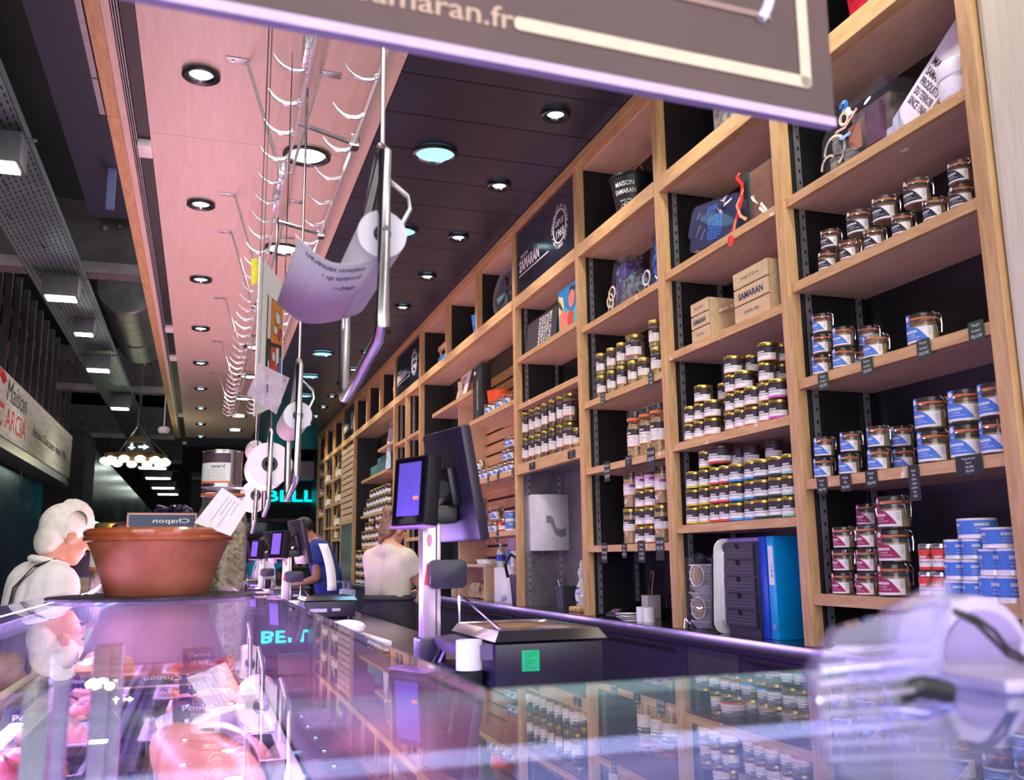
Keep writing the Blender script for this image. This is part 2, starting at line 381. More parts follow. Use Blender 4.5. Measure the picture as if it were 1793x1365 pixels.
# back counter under the shelving
bc = thing('back_counter', 'long black back counter with a steel-edged top under the wall shelving', 'counter', (2.2, 2.0, 0))
obj('worktop', MB().box(2.175, 2.618, 2.001, 19.3, CT-.012, CT), mat('black_granite', (22,22,26), .12, var=.3, scale=120), bc, 'world')
obj('steel_edge', MB().box(2.165, 2.176, 2.001, 19.3, CT-.05, CT), STEEL, bc, 'world', bevel=.003)
DKF = mat('violet_black_front', (64,54,86), .35, var=.05)
obj('carcass', MB().box(2.215, 2.618, 2.001, 19.3, .1, CT-.05), DKF, bc, 'world')
ys = [2.001, 2.5, 3.55, 4.0, 5.3, 6.6, 7.9, 9.2, 10.5, 12, 13.5, 15, 17, 19.3]
for a, b in zip(ys, ys[1:]):
    d = obj('door', MB().box(2.196, 2.215, a+.006, b-.006, .14, CT-.075), mat('grey_violet_door', (104,96,118), .35, .4) if (a, b) == (3.55, 4.0) else DKF, bc, 'world', bevel=.002, seg=1)
    if b-a > 1:
        h = obj('handle', MB().box(2.185, 2.197, a+.1, b-.1, CT-.10, CT-.09), STEEL, d); h.location = (0,0,0)
ctl = obj('thermostat', MB().prism(rrect(.17, .062, .02), 0, .012, lambda x, y, d: (2.196-d, 3.28-x, .80+y)), PGRY, bc, 'world')
q = obj('red_display', MB().box(2.181, 2.185, 3.29, 3.335, .785, .815), emis('red_led', (150,20,40), .8), ctl); q.location = (0,0,0)
mb = MB()
for i in range(3):
    for j in range(2): mb.cyl((2.186, 3.268-i*.022, .79+j*.02), (2.180, 3.268-i*.022, .79+j*.02), .007, n=8)
q = obj('buttons', mb, WHITEP, ctl); q.location = (0,0,0)
# ================================================================== ceiling lights
LENS = emis('cool_lens', (190,240,255), 5.0); LENSB = emis('bright_lens', (248,255,235), 14.0); LENSD = emis('dim_lens', (150,215,245), 1.1)
def downlight(r, lens, label, group, emitr=.55):
    t = thing('ceiling_spotlight', label, 'ceiling light', (0,0,0), group=group)
    obj('bezel', MB().lathe([(r*emitr+.012, .0), (r*.9, -.008), (r, -.002), (r, .012), (r*emitr+.012, .012)], 28, cap=False), PBLK, t)
    obj('reflector', MB().lathe([(r*emitr+.012, .002), (r*emitr, .018), (r*emitr*.8, .03)], 24, cap=False), CHROME, t)
    obj('lens', MB().lathe([(0, .004), (r*emitr*.6, .004), (r*emitr, .010), (r*emitr, .02), (0, .02)], 24), lens, t)
    return t
a = downlight(.098, LENS, 'small black-rimmed spotlight in the pale wooden ceiling panels', 'small spotlights in the pale ceiling')
for i in range(9):
    p = (-.112, 4.773+1.89*i, ZC-.022)
    lb_ = 'small black-rimmed spotlight in the pale ceiling, %s from the hanging sign' % ORD[i]
    if i == 0: a.location = p; a['label'] = lb_
    else: dup(a, p, label=lb_)
b = downlight(.15, LENSB, 'large bright downlight in the pale wooden ceiling above the hook rails', 'large downlights in the pale ceiling', .72)
for i in range(8):
    p = (.527, 5.62+1.87*i, ZC-.022)
    lb_ = 'large bright downlight above the hook rails, %s from the hanging sign' % ORD[i]
    if i == 0: b.location = p; b['label'] = lb_
    else: dup(b, p, label=lb_)
    lamp_spot('downlight_bulb', (.527, 5.62+1.87*i, ZC-.03), (.5, 5.62+1.87*i, 0), 45, (1, .96, .9), 130)
lamp_spot('downlight_bulb', (.527, 3.75, ZC-.03), (.5, 3.75, 0), 45, (1, .96, .9), 130)
d = downlight(.085, LENS, 'small spotlight in the dark plank ceiling in front of the shelving', 'small spotlights in the dark ceiling', .5)
for i in range(13):
    p = (1.85, 4.64+1.085*i, ZC-.022)
    lb_ = 'small spotlight in the dark plank ceiling, %s from the hanging sign' % (ORD+['thirteenth'])[i]
    if i == 0: d.location = p; d['label'] = lb_
    else: dup(d, p, label=lb_)
for i in range(-2, 13):
    y = 4.64+1.085*i
    lamp_spot('spotlight_bulb', (1.85, y, ZC-.03), (2.02, y, 1.2), 34, (1, .95, .88), 115, .8)
e = downlight(.14, LENSD, 'large frosted round downlight set in the dark plank ceiling', 'large frosted downlights in the dark ceiling', .86)
for i, (u, v) in enumerate(((762,266), (700,402), (565,617), (543,657), (533,691))):
    p = at(u, v, Z=ZC); p.z -= .022
    lb_ = 'large frosted downlight in the dark plank ceiling, %s from the hanging sign' % ORD[i]
    if i == 0: e.location = p; e['label'] = lb_
    else: dup(e, p, label=lb_)
# ================================================================== hook rails
RZ = 3.263
def hook_mesh():
    pts = [(0,0,0), (-.03,0,-.012), (-.06,0,-.014), (-.09,0,-.004), (-.115,0,.016), (-.135,0,.045)]
    return MB().tube(pts, .0115, 8, rf=lambda t: 1-.7*t*t).sph((.0,0,0), .017, 8, 6)
for k, (rx, y0, pitch, n, lab) in enumerate(((.326, 3.22, .2935, 34, 'steel meat-hook rail hung on V-shaped rods from the pale ceiling'), (.61, 3.15, .352, 28, 'steel hook rail carried by diagonal flat braces, beside the dark plank ceiling'))):
    t = thing('hook_rail', lab, 'hook rail', (rx, 2.6, RZ))
    obj('bar', MB().box(-.005, .005, 0, y0-2.6+pitch*n, -.02, .02), SATIN, t)
    hk = None
    for i in range(n):
        if hk is None: hk = obj('hook', hook_mesh(), SATIN, t); h = hk
        else: h = hk.copy(); C.objects.link(h); h.parent = t
        h.location = (-.005, y0-2.6+pitch*i, 0)
    if k == 0:
        for py in (2.75, 4.585, 6.444, 7.229, 9.168, 11.066, 13.0):
            y = py-2.6
            for sx, xp in ((-1, .063), (1, .545)):
                x = xp-rx
                obj('ceiling_plate', MB().box(x-.055, x+.055, y-.028, y+.028, ZC-RZ-.006, ZC-RZ), ZINC, t, bevel=.002)
                r = obj('rod', MB().tube([(x-sx*.045, y, ZC-RZ-.004), (x-sx*.06, y, ZC-RZ-.02), (sx*.035, y, .03), (sx*.028, y, .006), (0, y, .0)], .0085, 8), SATIN, t)
                q = obj('bolt', MB().cyl((x+sx*.02, y, ZC-RZ-.006), (x+sx*.02, y, ZC-RZ-.012), .009, n=6), STEEL, t)
        for y, h in ((2.98, .13), (3.42, .1), (4.72, .1), (5.05, .1)):
            obj('joint_plate', MB().box(-.03, .002, y-2.6-.07, y-2.6+.07, -.01, h), mat('galvanised', (196,196,204), .35, .7, var=.18, scale=60), t, bevel=.003)
    else:
        for py in (2.9, 4.0, 5.3, 6.7, 8.2, 9.8, 11.4):
            y = py-2.6
            obj('brace', MB().tube([(-.284, y, .0), (-.2, y+.03, -.004), (0, y+.14, 0)], .012, 6), STEEL, t)
            obj('clamp', MB().box(-.02, .02, y+.10, y+.17, -.028, .03), CHROME, t, bevel=.003)
# ================================================================== hanging paper-roll holders
RSLV = mat('roll_paper', (238,232,244), .75, var=.01)
def holder(x, y, z, h, depth, label, sheet, rr=.055):
    """loop of bent tube in the Y-Z plane: near upright straight, far upright leaning in to the apex"""
    t = thing('paper_roll_holder', label, 'paper roll holder', (x, y, z), group=None)
    r = .014
    pts = [(0, .0, h-.02), (0, .03, h), (0, .05, h-.015), (0, depth*.55, h*.72), (0, depth*.98, h*.60), (0, depth, h*.55), (0, depth, .03), (0, depth*.97, .008), (0, depth*.9, 0), (0, .03, .05), (0, .004, .07), (0, 0, .10)]
    obj('frame', MB().tube(pts, r, 10, closed=True), STEEL, t)
    obj('axle', MB().cyl((0, -.02, h*.58), (0, depth+.02, h*.58), .006, n=8), CHROME, t)
    obj('hanger_rod', MB().tube([(0, .03, h), (0, .03, RZ-z-.02)], .005, 8), CHROME, t)
    obj('cutter_arm', MB().tube([(.008, .03, h*.86), (.055, .03, h*.78), (.06, .03, h*.72), (.035, .03, h*.60), (.035, depth*.9, h*.56)], .0055, 8), STEEL, t)
    p = obj('paper_roll', MB().lathe([(rr*.34, .02), (rr, .02), (rr, depth-.03), (rr*.34, depth-.03), (rr*.34, .02)], 26, M=Matrix.Translation((0, 0, h*.58)) @ Matrix.Rotation(-PI/2, 4, 'X')), RSLV, t)
    c = obj('core', MB().lathe([(rr*.2, .018), (rr*.36, .018), (rr*.36, depth-.028), (rr*.2, depth-.028), (rr*.2, .018)], 20, M=Matrix.Translation((0, 0, h*.58)) @ Matrix.Rotation(-PI/2, 4, 'X')), mat('dark_core', (52,44,70), .6), t)
    if sheet:
        mb = MB(); n = 14; path = []
        for i in range(n+1):
            s = i/n; path.append((-.005-.165*s, h*.58-rr-.016*math.sin(s*PI)+.035*max(0, s-.55)**1.5*3))
        for px, pz in path: mb.v += [(px, .035, pz), (px-.008, depth-.04, pz-.012)]
        mb.f = [(2*i, 2*i+2, 2*i+3, 2*i+1) for i in range(n)]; mb.m = [0]*n
        q = obj('loose_sheet', mb, RSLV, t); q.modifiers.new('s', 'SOLIDIFY').thickness = .0008
        mb = MB()
        def onsheet(x, y):
            k = max(0, min(n-.01, x)); i = int(k); f = k-i
            a, b = path[i], path[i+1]; return (a[0]+(b[0]-a[0])*f+.0025, .05+y, a[1]+(b[1]-a[1])*f-.004)
        for row, (tx, y0) in enumerate((('maison samaran', .01), ('produits du terroir', .07), ('depuis 1968', .15))):
            v, f, wd = text2d(tx, .01); mb.add([onsheet(2+xx/wd*10.5, y0+yy*.045) for xx, yy in v], f)
        obj('print', mb, mat('violet_ink', (96,70,120), .8), q)['kind'] = 'stuff'
    return t
holder(.33, 1.80, 1.70, .465, .54, 'large paper roll holder with a loose printed sheet curling off its roll', True, .052)
holder(.335, 3.60, 1.555, .52, .42, 'paper roll holder with a plain white roll hanging under the dark ceiling lamps', False)
holder(.335, 5.15, 1.56, .45, .40, 'paper roll holder with a fat white roll hanging before the glowing shop sign', False, .12)
holder(.33, 6.35, 1.50, .40, .36, 'paper roll holder with a fat roll half hidden behind the bean jar', False, .10)
# twine ball hung between the rails
sb = obj('twine_ball', MB().sph((0,0,0), (.07,.07,.08), 18, 12), mat('twine', (200,190,198), .9, var=.15, scale=90, bump=.6), loc=at(447, 790, X=.335)); obj('string', MB().cyl((0,0,.07), (0,0,RZ-sb.location.z), .003, n=5), PAPER, sb)
tag(sb, 'pale ball of butcher twine hanging beside the hook rail', 'twine ball')
# ================================================================== hanging picture board and clear card holder
PA, PB = at(456, 448, Y=2.9), at(440, 728, Y=2.9); PC = at(499, 500, Y=3.4); PD = at(497, 706, Y=3.4); PB = Vector((PA.x, PA.y, PB.z)); PD = Vector((PC.x, PC.y, PD.z))
def quadpt(s, q, off=0):
    a = PA.lerp(PC, s); b = PB.lerp(PD, s); p = a.lerp(b, q)
    n = (PC-PA).cross(PB-PA).normalized()
    if n.dot(CAM-p) < 0: n = -n
    return p+n*off
pb = thing('picture_board', 'white hanging board with a comic-style picture in orange, red and blue', 'board', PB)
obj('panel', MB().prism([(0,0),(1,0),(1,1),(0,1)], -.004, 0, lambda x, y, d: quadpt(x, y, d)), PAPER, pb, 'world')
pm = [mat('print_'+n, c, .6, var=.03) for n, c in (('black', (40,36,40)), ('orange', (226,138,52)), ('red', (214,62,44)), ('blue', (70,120,205)), ('cream', (236,222,206)), ('green', (36,70,52)))]
mb = MB()
def rectq(a, b, c, d, m, off): mb.add([quadpt(a, c, off), quadpt(b, c, off), quadpt(b, d, off), quadpt(a, d, off)], [(0,1,2,3)], m)
rectq(.3, .94, .2, .93, 0, .001); rectq(.46, .92, .21, .52, 1, .002); rectq(.32, .44, .2, .5, 4, .002); rectq(.46, .66, .55, .92, 2, .002); rectq(.68, .8, .55, .92, 4, .002); rectq(.82, .93, .62, .92, 3, .002); rectq(.32, .44, .54, .92, 5, .002)
for cx, cy, rx, ry, m in ((.70, .32, .12, .05, 4), (.62, .42, .10, .035, 4), (.8, .44, .07, .05, 2), (.57, .62, .07, .04, 4), (.6, .8, .05, .08, 4), (.74, .72, .05, .05, 2), (.38, .7, .04, .06, 4)):
    mb.add([quadpt(cx+rx*math.cos(2*PI*i/14), cy+ry*math.sin(2*PI*i/14), .003) for i in range(14)], [tuple(range(14))], m)
    pts = [quadpt(cx+rx*math.cos(2*PI*i/14), cy+ry*math.sin(2*PI*i/14), .0035) for i in range(14)]; mb.tube(pts, .0013, 4, 0, closed=True)
obj('picture', mb, pm, pb, 'world')
for q_ in (PA, PC): obj('hanging_wire', MB().cyl(q_, (q_.x, q_.y, RZ), .002, n=5), CHROME, pb, 'world')
yt = obj('yellow_tag', MB().prism([(0,.02),(.5,0),(1,.1),(.8,.6),(.95,1),(.4,.9),(0,1)], 0, .002, lambda x, y, d: at(440+18*x, 452+48*y, Y=2.92)+Vector((0, d, 0))), mat('yellow_card', (222,214,60), .7)); tag(yt, 'ragged yellow tag hung behind the picture board', 'tag')
cs = thing('card_sleeve', 'clear plastic card sleeve hanging below the picture board', 'card holder', at(468, 680, Y=2.75))
CP = [at(455, 636, Y=2.75), at(507, 662, Y=2.80), at(484, 725, Y=2.78), at(432, 690, Y=2.73)]
obj('sleeve', MB().prism([(0,0),(1,0),(1,1),(0,1)], 0, .002, lambda x, y, d: CP[0].lerp(CP[1], x).lerp(CP[3].lerp(CP[2], x), y)+Vector((0, d, 0))), glass('milky_plastic', (250,240,250), .8, 1.45, .05, .42, (228,214,228)), cs, 'world')
obj('insert', MB().prism([(.25,.35),(.8,.28),(.86,.95),(.05,.92)], .004, .005, lambda x, y, d: CP[0].lerp(CP[1], x).lerp(CP[3].lerp(CP[2], x), y)+Vector((0, d, 0))), PAPER, cs, 'world')
obj('hanging_wire', MB().cyl(CP[0], (CP[0].x, CP[0].y, RZ), .0015, n=5), CHROME, cs, 'world')
obj('clip', MB().box(-.002, .002, -.004, 0, -.012, .012), INKD, cs)
# ================================================================== big hanging sign close to the camera
sg = thing('hanging_sign', 'large brown hanging sign with cream border line and white lettering', 'sign', (.36, .90, 1.85))
SY = .90
sA, sB_ = at(1462, 208, Y=SY), at(330, -8, Y=SY-.02)       # bottom edge, right and left end
sdir = (sA-sB_).normalized(); sup = Vector((.10, 0, 1)).normalized(); sup = (sup-sdir*sup.dot(sdir)).normalized(); sn = sdir.cross(sup)
if sn.y > 0: sn = -sn
def sgn(x, y, d=0): return sA - sdir*x + sup*y + sn*d    # x measured leftwards from the lower right corner
obj('board', MB().prism([(0,0),(1.15,0),(1.15,.5),(0,.5)], -.012, 0, sgn), mat('brown_board', (78,56,58), .6, var=.05, scale=6), sg, 'world')
obj('bottom_edge', MB().prism([(0,-.011),(1.15,-.011),(1.15,.0005),(0,.0005)], -.012, .002, sgn), mat('lilac_edge', (186,160,206), .4), sg, 'world')
CRM = mat('cream_line', (196,182,164), .6)
mb = MB().prism(rrect(.40, .016, .006), 0, .001, lambda x, y, d: sgn(.235+x, .042+y, d+.001)).prism(rrect(.016, .5, .006), 0, .001, lambda x, y, d: sgn(.042+x, .285+y, d+.001))
obj('border', mb, CRM, sg, 'world')
obj('faint_line', MB().prism([(.09,.118),(.36,.118),(.36,.126),(.09,.126)], 0, .001, lambda x, y, d: sgn(x, y, d+.001)), mat('faint_line', (140,112,108), .6), sg, 'world')
mb = MB(); mb.text('www.maisonsamaran.fr', .036, lambda x, y: sgn(.435-x, .033+y, .0015), wide=.40, bold=.01, align=1)
obj('web_lettering', mb, mat('beige_letter', (178,150,136), .6), sg, 'world')
mb = MB(); mb.text('ok', .12, lambda x, y: sgn(.215-x-y*.25, .155+y, .0015), wide=.12, bold=.03)
mb.tube([sgn(.10+.035*math.cos(t), .2+.09*math.sin(t), .002) for t in [2.35+i*.17 for i in range(-3, 9)]][::-1] if False else [sgn(.118-.035*math.cos(t), .21+.1*math.sin(t), .002) for t in [-1.25+i*.2 for i in range(13)]], .007, 6)
obj('script_lettering', mb, mat('white_letter', (220,212,226), .6), sg, 'world')
# ================================================================== market hall on the left and at the far end
HC = mat('hall_black', (20,21,26), .7, var=.15, scale=.6)
STB = mat('grey_steel_beam', (96,92,96), .6, var=.12, scale=4); STD = mat('dark_steel_beam', (52,48,50), .6, var=.15, scale=4)
struct(obj('ceiling_hall', MB().box(-9, 4, -3, 46, 6.6, 6.7), HC))
struct(obj('wall_far', MB().box(-9, 4, 40, 40.2, 0, 6.6), HC))
struct(obj('wall_right_far', MB().box(3.9, 4.0, 22, 46, 0, 6.6), HC))
struct(obj('wall_left', MB().box(-5.3, -5.2, -3, 46, 0, 6.6), HC))
for i, (y, zz) in enumerate(((10.6, 4.42), (18.2, 4.42), (25.2, 4.42), (31.5, 4.42))):
    t = thing('roof_girder', 'riveted dark steel girder crossing the hall roof, %s from the hanging sign' % ORD[i], 'girder', (-3, y, zz), group='roof girders')
    obj('web', MB().box(-2.2, 2.3, .06, .10, .12, .85), STD, t)
    obj('bottom_flange', MB().box(-2.2, 2.3, -.06, .22, 0, .12), STB, t, bevel=.004)
    mb = MB()
    for k in range(7): mb.sph((-1.9+k*.62, .05, .55), .03, 8, 5).sph((-1.75+k*.62, .05, .58), .022, 8, 5)
    obj('rivets', mb, STB, t)['kind'] = 'stuff'
dk = obj('roof_duct', MB().box(-1.3, -.75, 4.4, 10.4, 5.0, 5.5), mat('blue_grey_duct', (58,62,78), .5)); tag(dk, 'wide blue-grey ventilation duct above the edge of the stall ceiling', 'duct')
rd = obj('round_duct', MB().lathe([(.34, 0), (.36, .02), (.34, .04), (.34, 2.0), (.36, 2.02), (.34, 2.04), (.34, 3.2)], 24, M=Matrix.Translation((-1.05, 12.2, 4.75)) @ Matrix.Rotation(-PI/2, 4, 'X')), mat('dull_galvanised', (112,116,118), .4, .7, var=.12, scale=5)); tag(rd, 'round galvanised air duct above the stall edge', 'duct')
pole = obj('roof_strut', MB().box(-1.0, -.93, 9.0, 9.05, 4.6, 6.6), mat('blue_strut', (96,104,150), .5)); tag(pole, 'short blue-grey steel strut hanging above the first girder', 'strut')
# perforated cable tray
TX0, TX1, TZ = -1.83, -1.31, 4.28
tr = thing('cable_tray', 'long perforated steel cable tray running down the hall roof', 'cable tray', (-1.57, 2.0, TZ))
TRM = mat('tray_steel', (120,140,146), .35, .5, var=.06, scale=4)
obj('pan', MB().box(TX0, TX1, 2.0, 36, TZ, TZ+.01), TRM, tr, 'world')
obj('rim', MB().box(TX0-.01, TX0, 2.0, 36, TZ-.004, TZ+.07).box(TX1, TX1+.01, 2.0, 36, TZ-.004, TZ+.07), mat('tray_rim', (70,76,84), .4, .5), tr, 'world')
mb = MB(); k = 0
for row in range(11):
    x = TX0+.03+row*.046; y = 3.5+(row % 2)*.05
    while y < 22:
        mb.add([(x, y, TZ-.001), (x+.012, y, TZ-.001), (x+.012, y+.06, TZ-.001), (x, y+.06, TZ-.001)], [(0,1,2,3)]); y += .1
ho = obj('slot_holes', mb, mat('hole_black', (12,16,20), .8), tr, 'world'); ho['kind'] = 'stuff'
mb = MB()
for i in range(22):
    y = 4+i*.75; x = TX0+.08+random.random()*.36; mb.tube([(x, y, TZ-.002), (x+.03, y+.02, TZ-.03), (x+.05, y, TZ-.05)], .004, 5)
obj('cable_ties', mb, PBLK, tr, 'world')['kind'] = 'stuff'
HL = emis('hall_lamp', (245,255,240), 9)
def halllamp(x, y, z, s, lab):
    t = thing('hall_lamp', lab, 'hall lamp', (x, y, z), group='square lamps under the cable tray')
    obj('housing', MB().box(-s, s, -s*.7, s*.7, 0, .22).box(-s*1.4, s*1.4, s*.2, s*.3, .22, .25), PGRY, t, bevel=.01)
    obj('diffuser', MB().box(-s*.82, s*.82, -s*.58, s*.58, -.012, .0), HL, t)
    return t
for i, (u, v) in enumerate(((107,522), (172,648), (210,715))):
    p = at(u, v, Z=TZ-.28); halllamp(p.x, p.y, p.z, .17, 'square dark hall lamp under the cable tray, %s one beyond the first girder' % ORD[i])
    lamp_spot('hall_lamp_bulb', (p.x, p.y, p.z-.02), (p.x, p.y, 0), 60, (.92, 1, .95), 140)
p = at(-8, 290, Z=TZ-.28); halllamp(p.x, p.y, p.z, .17, 'square dark hall lamp under the cable tray, before the first girder')
for i, (u, v, s) in enumerate(((147,585,.12), (267,819,.28), (277,837,.28), (286,854,.28), (294,865,.28))):
    p = at(u, v, Z=TZ-.2) if v < 700 else at(u, v, Z=TZ-.3)
    if v > 700: p = at(u, v, Y=24+3.2*i)
    halllamp(p.x, p.y, p.z, s if v < 700 else .42, ('small grey spot lamp clipped to the cable tray' if v < 700 else 'flat glowing hall lamp far down the hall, %s beyond the ring chandelier' % ORD[i-1]))
# ring chandelier
p = at(238, 805, Y=17.5)
t = thing('ring_chandelier', 'ring chandelier with glowing globes hanging over the hall aisle', 'chandelier', p)
RG = 0.50
obj('ring', MB().lathe([(RG-.02, 0), (RG+.02, 0), (RG+.02, .09), (RG-.02, .09), (RG-.02, 0)], 40), mat('bronze_ring', (92,70,50), .4, .5), t)
g = None
for i in range(12):
    a_ = 2*PI*i/12+.2
    if g is None: g = obj('globe', MB().sph((0,0,0), (.085,.085,.06), 12, 8), emis('globe_glow', (255,252,200), 8), t); q = g
    else: q = g.copy(); C.objects.link(q); q.parent = t
    q.location = (RG*math.cos(a_), RG*math.sin(a_), -.03)
mb = MB()
for i in range(3): mb.tube([(RG*math.cos(2.1*i), RG*math.sin(2.1*i), .09), (0, 0, .6), (0, 0, 6.6-p.z)], .006, 5)
obj('suspension', mb, STD, t)
p = at(243, 772, Y=16)
t = thing('exit_sign', 'small round exit sign with white arrow and running figure under the tray', 'exit sign', p)
obj('housing', MB().lathe([(0,.06),(.16,.06),(.18,0),(.17,-.03),(0,-.03)], 20), mat('bronze_cap', (110,96,70), .5), t)
mb = MB().box(-.19, .19, -.02, 0, -.17, -.03)
obj('drop_rod', MB().cyl((0,0,.05), (0,0,6.6-p.z), .008, n=6), STD, t)
obj('plate', mb, mat('sign_green', (20,60,50), .5), t)
mb = MB().prism([(.0,-.11),(.08,-.11),(.08,-.14),(.16,-.095),(.08,-.05),(.08,-.08),(.0,-.08)], -.024, -.021, lambda x, y, d: (x, d, y)).box(-.12, -.08, -.024, -.021, -.14, -.08).sph((-.1,-.022,-.06), (.02,.004,.02), 8, 5).box(-.15, -.05, -.024, -.021, -.115, -.1)
obj('pictogram', mb, emis('sign_white', (235,250,245), 2), t)
sm = obj('smoke_detector', MB().lathe([(0,3.6),(.01,3.6),(.01,.06),(.02,.05),(.07,.04),(.09,0),(.07,-.05),(0,-.06)], 14), WHITEP, loc=at(287, 752, Y=15)); tag(sm, 'small white round detector hanging under a far girder', 'detector')
# neighbour stall with name board
GX = -2.5
gs = thing('name_board', 'pale wooden name board of the neighbouring stall with black and red lettering', 'sign', (GX, 12, 2.9))
obj('board', MB().box(GX-.08, GX, 10.2, 19.75, 2.93, 3.76), wood('washed_wood', (150,140,132), (206,196,186), (1,.35,5), rough=.7, scale=5, bump=.05), gs, 'world', bevel=.01)
obj('shutter_box', MB().box(GX-.5, GX-.02, 10.2, 19.6, 2.80, 2.93).cyl((GX-.1, 19.5, 2.86), (GX-.1, 19.95, 2.86), .07, n=12), ZINC, gs, 'world')
mb = MB(); mb.text('Maison', .42, lambda x, y: (GX+.004, 13.25+x+y*.25, 3.42+y), 0, bold=.0, wide=1.45)
obj('script_lettering', mb, INKD, gs, 'world')
mb = MB(); mb.text('ARCIA', .40, lambda x, y: (GX+.004, 13.35+x, 3.06+y), 0, wide=1.45)
mb.tube([(GX+.004, 12.75+.42*math.cos(t), 3.36+.33*math.sin(t)) for t in [.9+i*.3 for i in range(15)]], .045, 6)
mb.box(GX, GX+.006, 12.75, 13.2, 3.28, 3.34)
obj('red_lettering', mb, mat('red_letter', (190,40,44), .6), gs, 'world')
mb = MB(); mb.text('Artisans Charcutiers depuis 1960', .2, lambda x, y: (GX+.004, 15.4+x, 3.22+y), 0, wide=3.6)
obj('small_lettering', mb, INKD, gs, 'world')
cw = thing('stall_shutter', 'dark corrugated metal shutter wall under the name board', 'shutter', (GX-.4, 10, 0))
mb = MB(); n = 90; y0, y1 = 7.5, 19.4
for i in range(n+1):
    y = y0+(y1-y0)*i/n; x = GX-.42+.045*(i % 2); mb.v += [(x, y, 0), (x, y, 2.79)]
mb.f = [(2*i, 2*i+2, 2*i+3, 2*i+1) for i in range(n)]; mb.m = [0]*n
obj('corrugated_sheet', mb, mat('dark_blue_metal', (84,104,132), .3, .85, var=.1, scale=1.2), cw, 'world', smooth=0)
for y in (13.5, 16.5):
    obj('hook', MB().tube([(GX-.3, y, 2.8), (GX-.3, y, 2.7), (GX-.3, y+.08, 2.64), (GX-.3, y+.14, 2.7)], .012, 6), ZINC, cw, 'world')
mb = MB()
for k in range(3): mb.tube([(GX-.2, 12.3+k*.1+s*.9, 2.85-1.1*math.sin(s*PI)*(.6+.2*k)) for s in [i/12 for i in range(13)]], .03, 6)
obj('chain', mb, STEEL, cw, 'world')
uf = thing('stud_frame', 'row of tall dark metal studs standing on top of the name board', 'frame', (GX-.1, 12, 3.76))
for i in range(13):
    y = 12.2+i*.62; obj('stud', MB().box(GX-.16, GX-.08, y, y+.09, 3.762, 5.3), STD, uf, 'world')
obj('cross_rail', MB().box(GX-.2, GX-.15, 12, 20, 4.7, 4.8).box(GX-.2, GX-.15, 12, 20, 4.1, 4.16), STD, uf, 'world')
rp = obj('red_pipe', MB().cyl((GX-.5, 10.5, 5.2), (GX-.5, 18, 4.2), .12, n=12), mat('dull_red', (130,44,40), .6)); tag(rp, 'dull red pipe running behind the metal studs', 'pipe')
ks = thing('far_kiosk', 'dark kiosk with brushed-metal hood beyond the name board', 'kiosk', (-3, 22, 0))
obj('tower', MB().box(-3.6, -2.35, 20.6, 22.5, 0, 4.0), HC, ks, 'world')
obj('hood', MB().add([(-2.36,22.5,2.3),(-1.7,40,2.3),(-1.7,40,3.05),(-2.36,22.5,3.85),(-3.6,22.5,2.3),(-3.6,40,2.3),(-3.6,40,3.05),(-3.6,22.5,3.85)], [(0,1,2,3),(0,4,5,1),(3,2,6,7),(0,3,7,4)]), mat('hood_metal', (92,112,114), .3, .8, var=.12, scale=1.5), ks, 'world')
obj('soffit_glass', MB().box(-3.55, -2.3, 22.5, 39, 2.24, 2.30), mat('dark_soffit', (26,34,40), .15, var=.1), ks, 'world')
mb = MB()
for r in range(2):
    for i in range(16): mb.sph((-2.45-.45*r, 22.8+i*.9, 2.22), (.06,.10,.03), 8, 5)
obj('soffit_bulbs', mb, emis('bulb_cyan', (190,255,250), 10), ks, 'world')
obj('counter_front', MB().box(-3.3, -2.6, 22.5, 38, 0, 1.15), HC, ks, 'world')
# shop at the far end with glowing letters
fs = thing('far_shop', 'dark shop front at the end of the aisle with glowing turquoise letters', 'shop front', (1.2, 24, 0))
obj('fascia', MB().box(-.3, 3.4, 24.2, 24.5, 2.35, 3.5), HC, fs, 'world')
obj('lintel', MB().box(-.3, 3.4, 24.05, 24.25, 2.28, 2.36).box(-.3, 3.4, 24.0, 24.2, 3.30, 3.36), STB, fs, 'world')
mb = MB(); pL, pR = at(456, 877, Y=24.15), at(556, 877, Y=24.15)
mb.text('BELLO', .55, lambda x, y: (pL.x+.10+x, 24.15, pL.z+y*.72), 0, bold=.012, wide=(pR.x-pL.x)*1.22)
obj('neon_lettering', mb, emis('neon_turquoise', (0,225,225), 2.2), fs, 'world')
p = at(527, 822, Y=23.6)
obj('air_unit', MB().box(p.x-.42, p.x+.5, 23.6, 23.9, p.z-.24, p.z+.22), mat('lilac_white', (214,200,226), .5), fs, 'world', bevel=.02)
obj('awning_glass', MB().add([(-.3,24,2.25),(3.4,24,2.25),(3.4,24.6,1.95),(-.3,24.6,1.95)], [(0,1,2,3)]), mat('teal_glass', (50,90,100), .2), fs, 'world')
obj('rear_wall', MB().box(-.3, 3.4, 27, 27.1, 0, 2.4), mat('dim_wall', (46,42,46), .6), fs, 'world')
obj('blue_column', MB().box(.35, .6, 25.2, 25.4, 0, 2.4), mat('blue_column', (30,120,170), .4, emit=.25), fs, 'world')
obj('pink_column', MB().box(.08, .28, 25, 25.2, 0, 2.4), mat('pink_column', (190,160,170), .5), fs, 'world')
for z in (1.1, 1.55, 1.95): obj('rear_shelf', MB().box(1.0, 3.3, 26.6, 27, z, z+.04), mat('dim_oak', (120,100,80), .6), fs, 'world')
mb = MB()
for z in (1.14, 1.59):
    for i in range(9): mb.cyl((1.15+i*.23, 26.75, z), (1.15+i*.23, 26.75, z+.2), .07, n=8)
obj('rear_stock', mb, mat('stock_pale', (170,160,140), .5, var=.3, scale=9), fs, 'world')['kind'] = 'stuff'
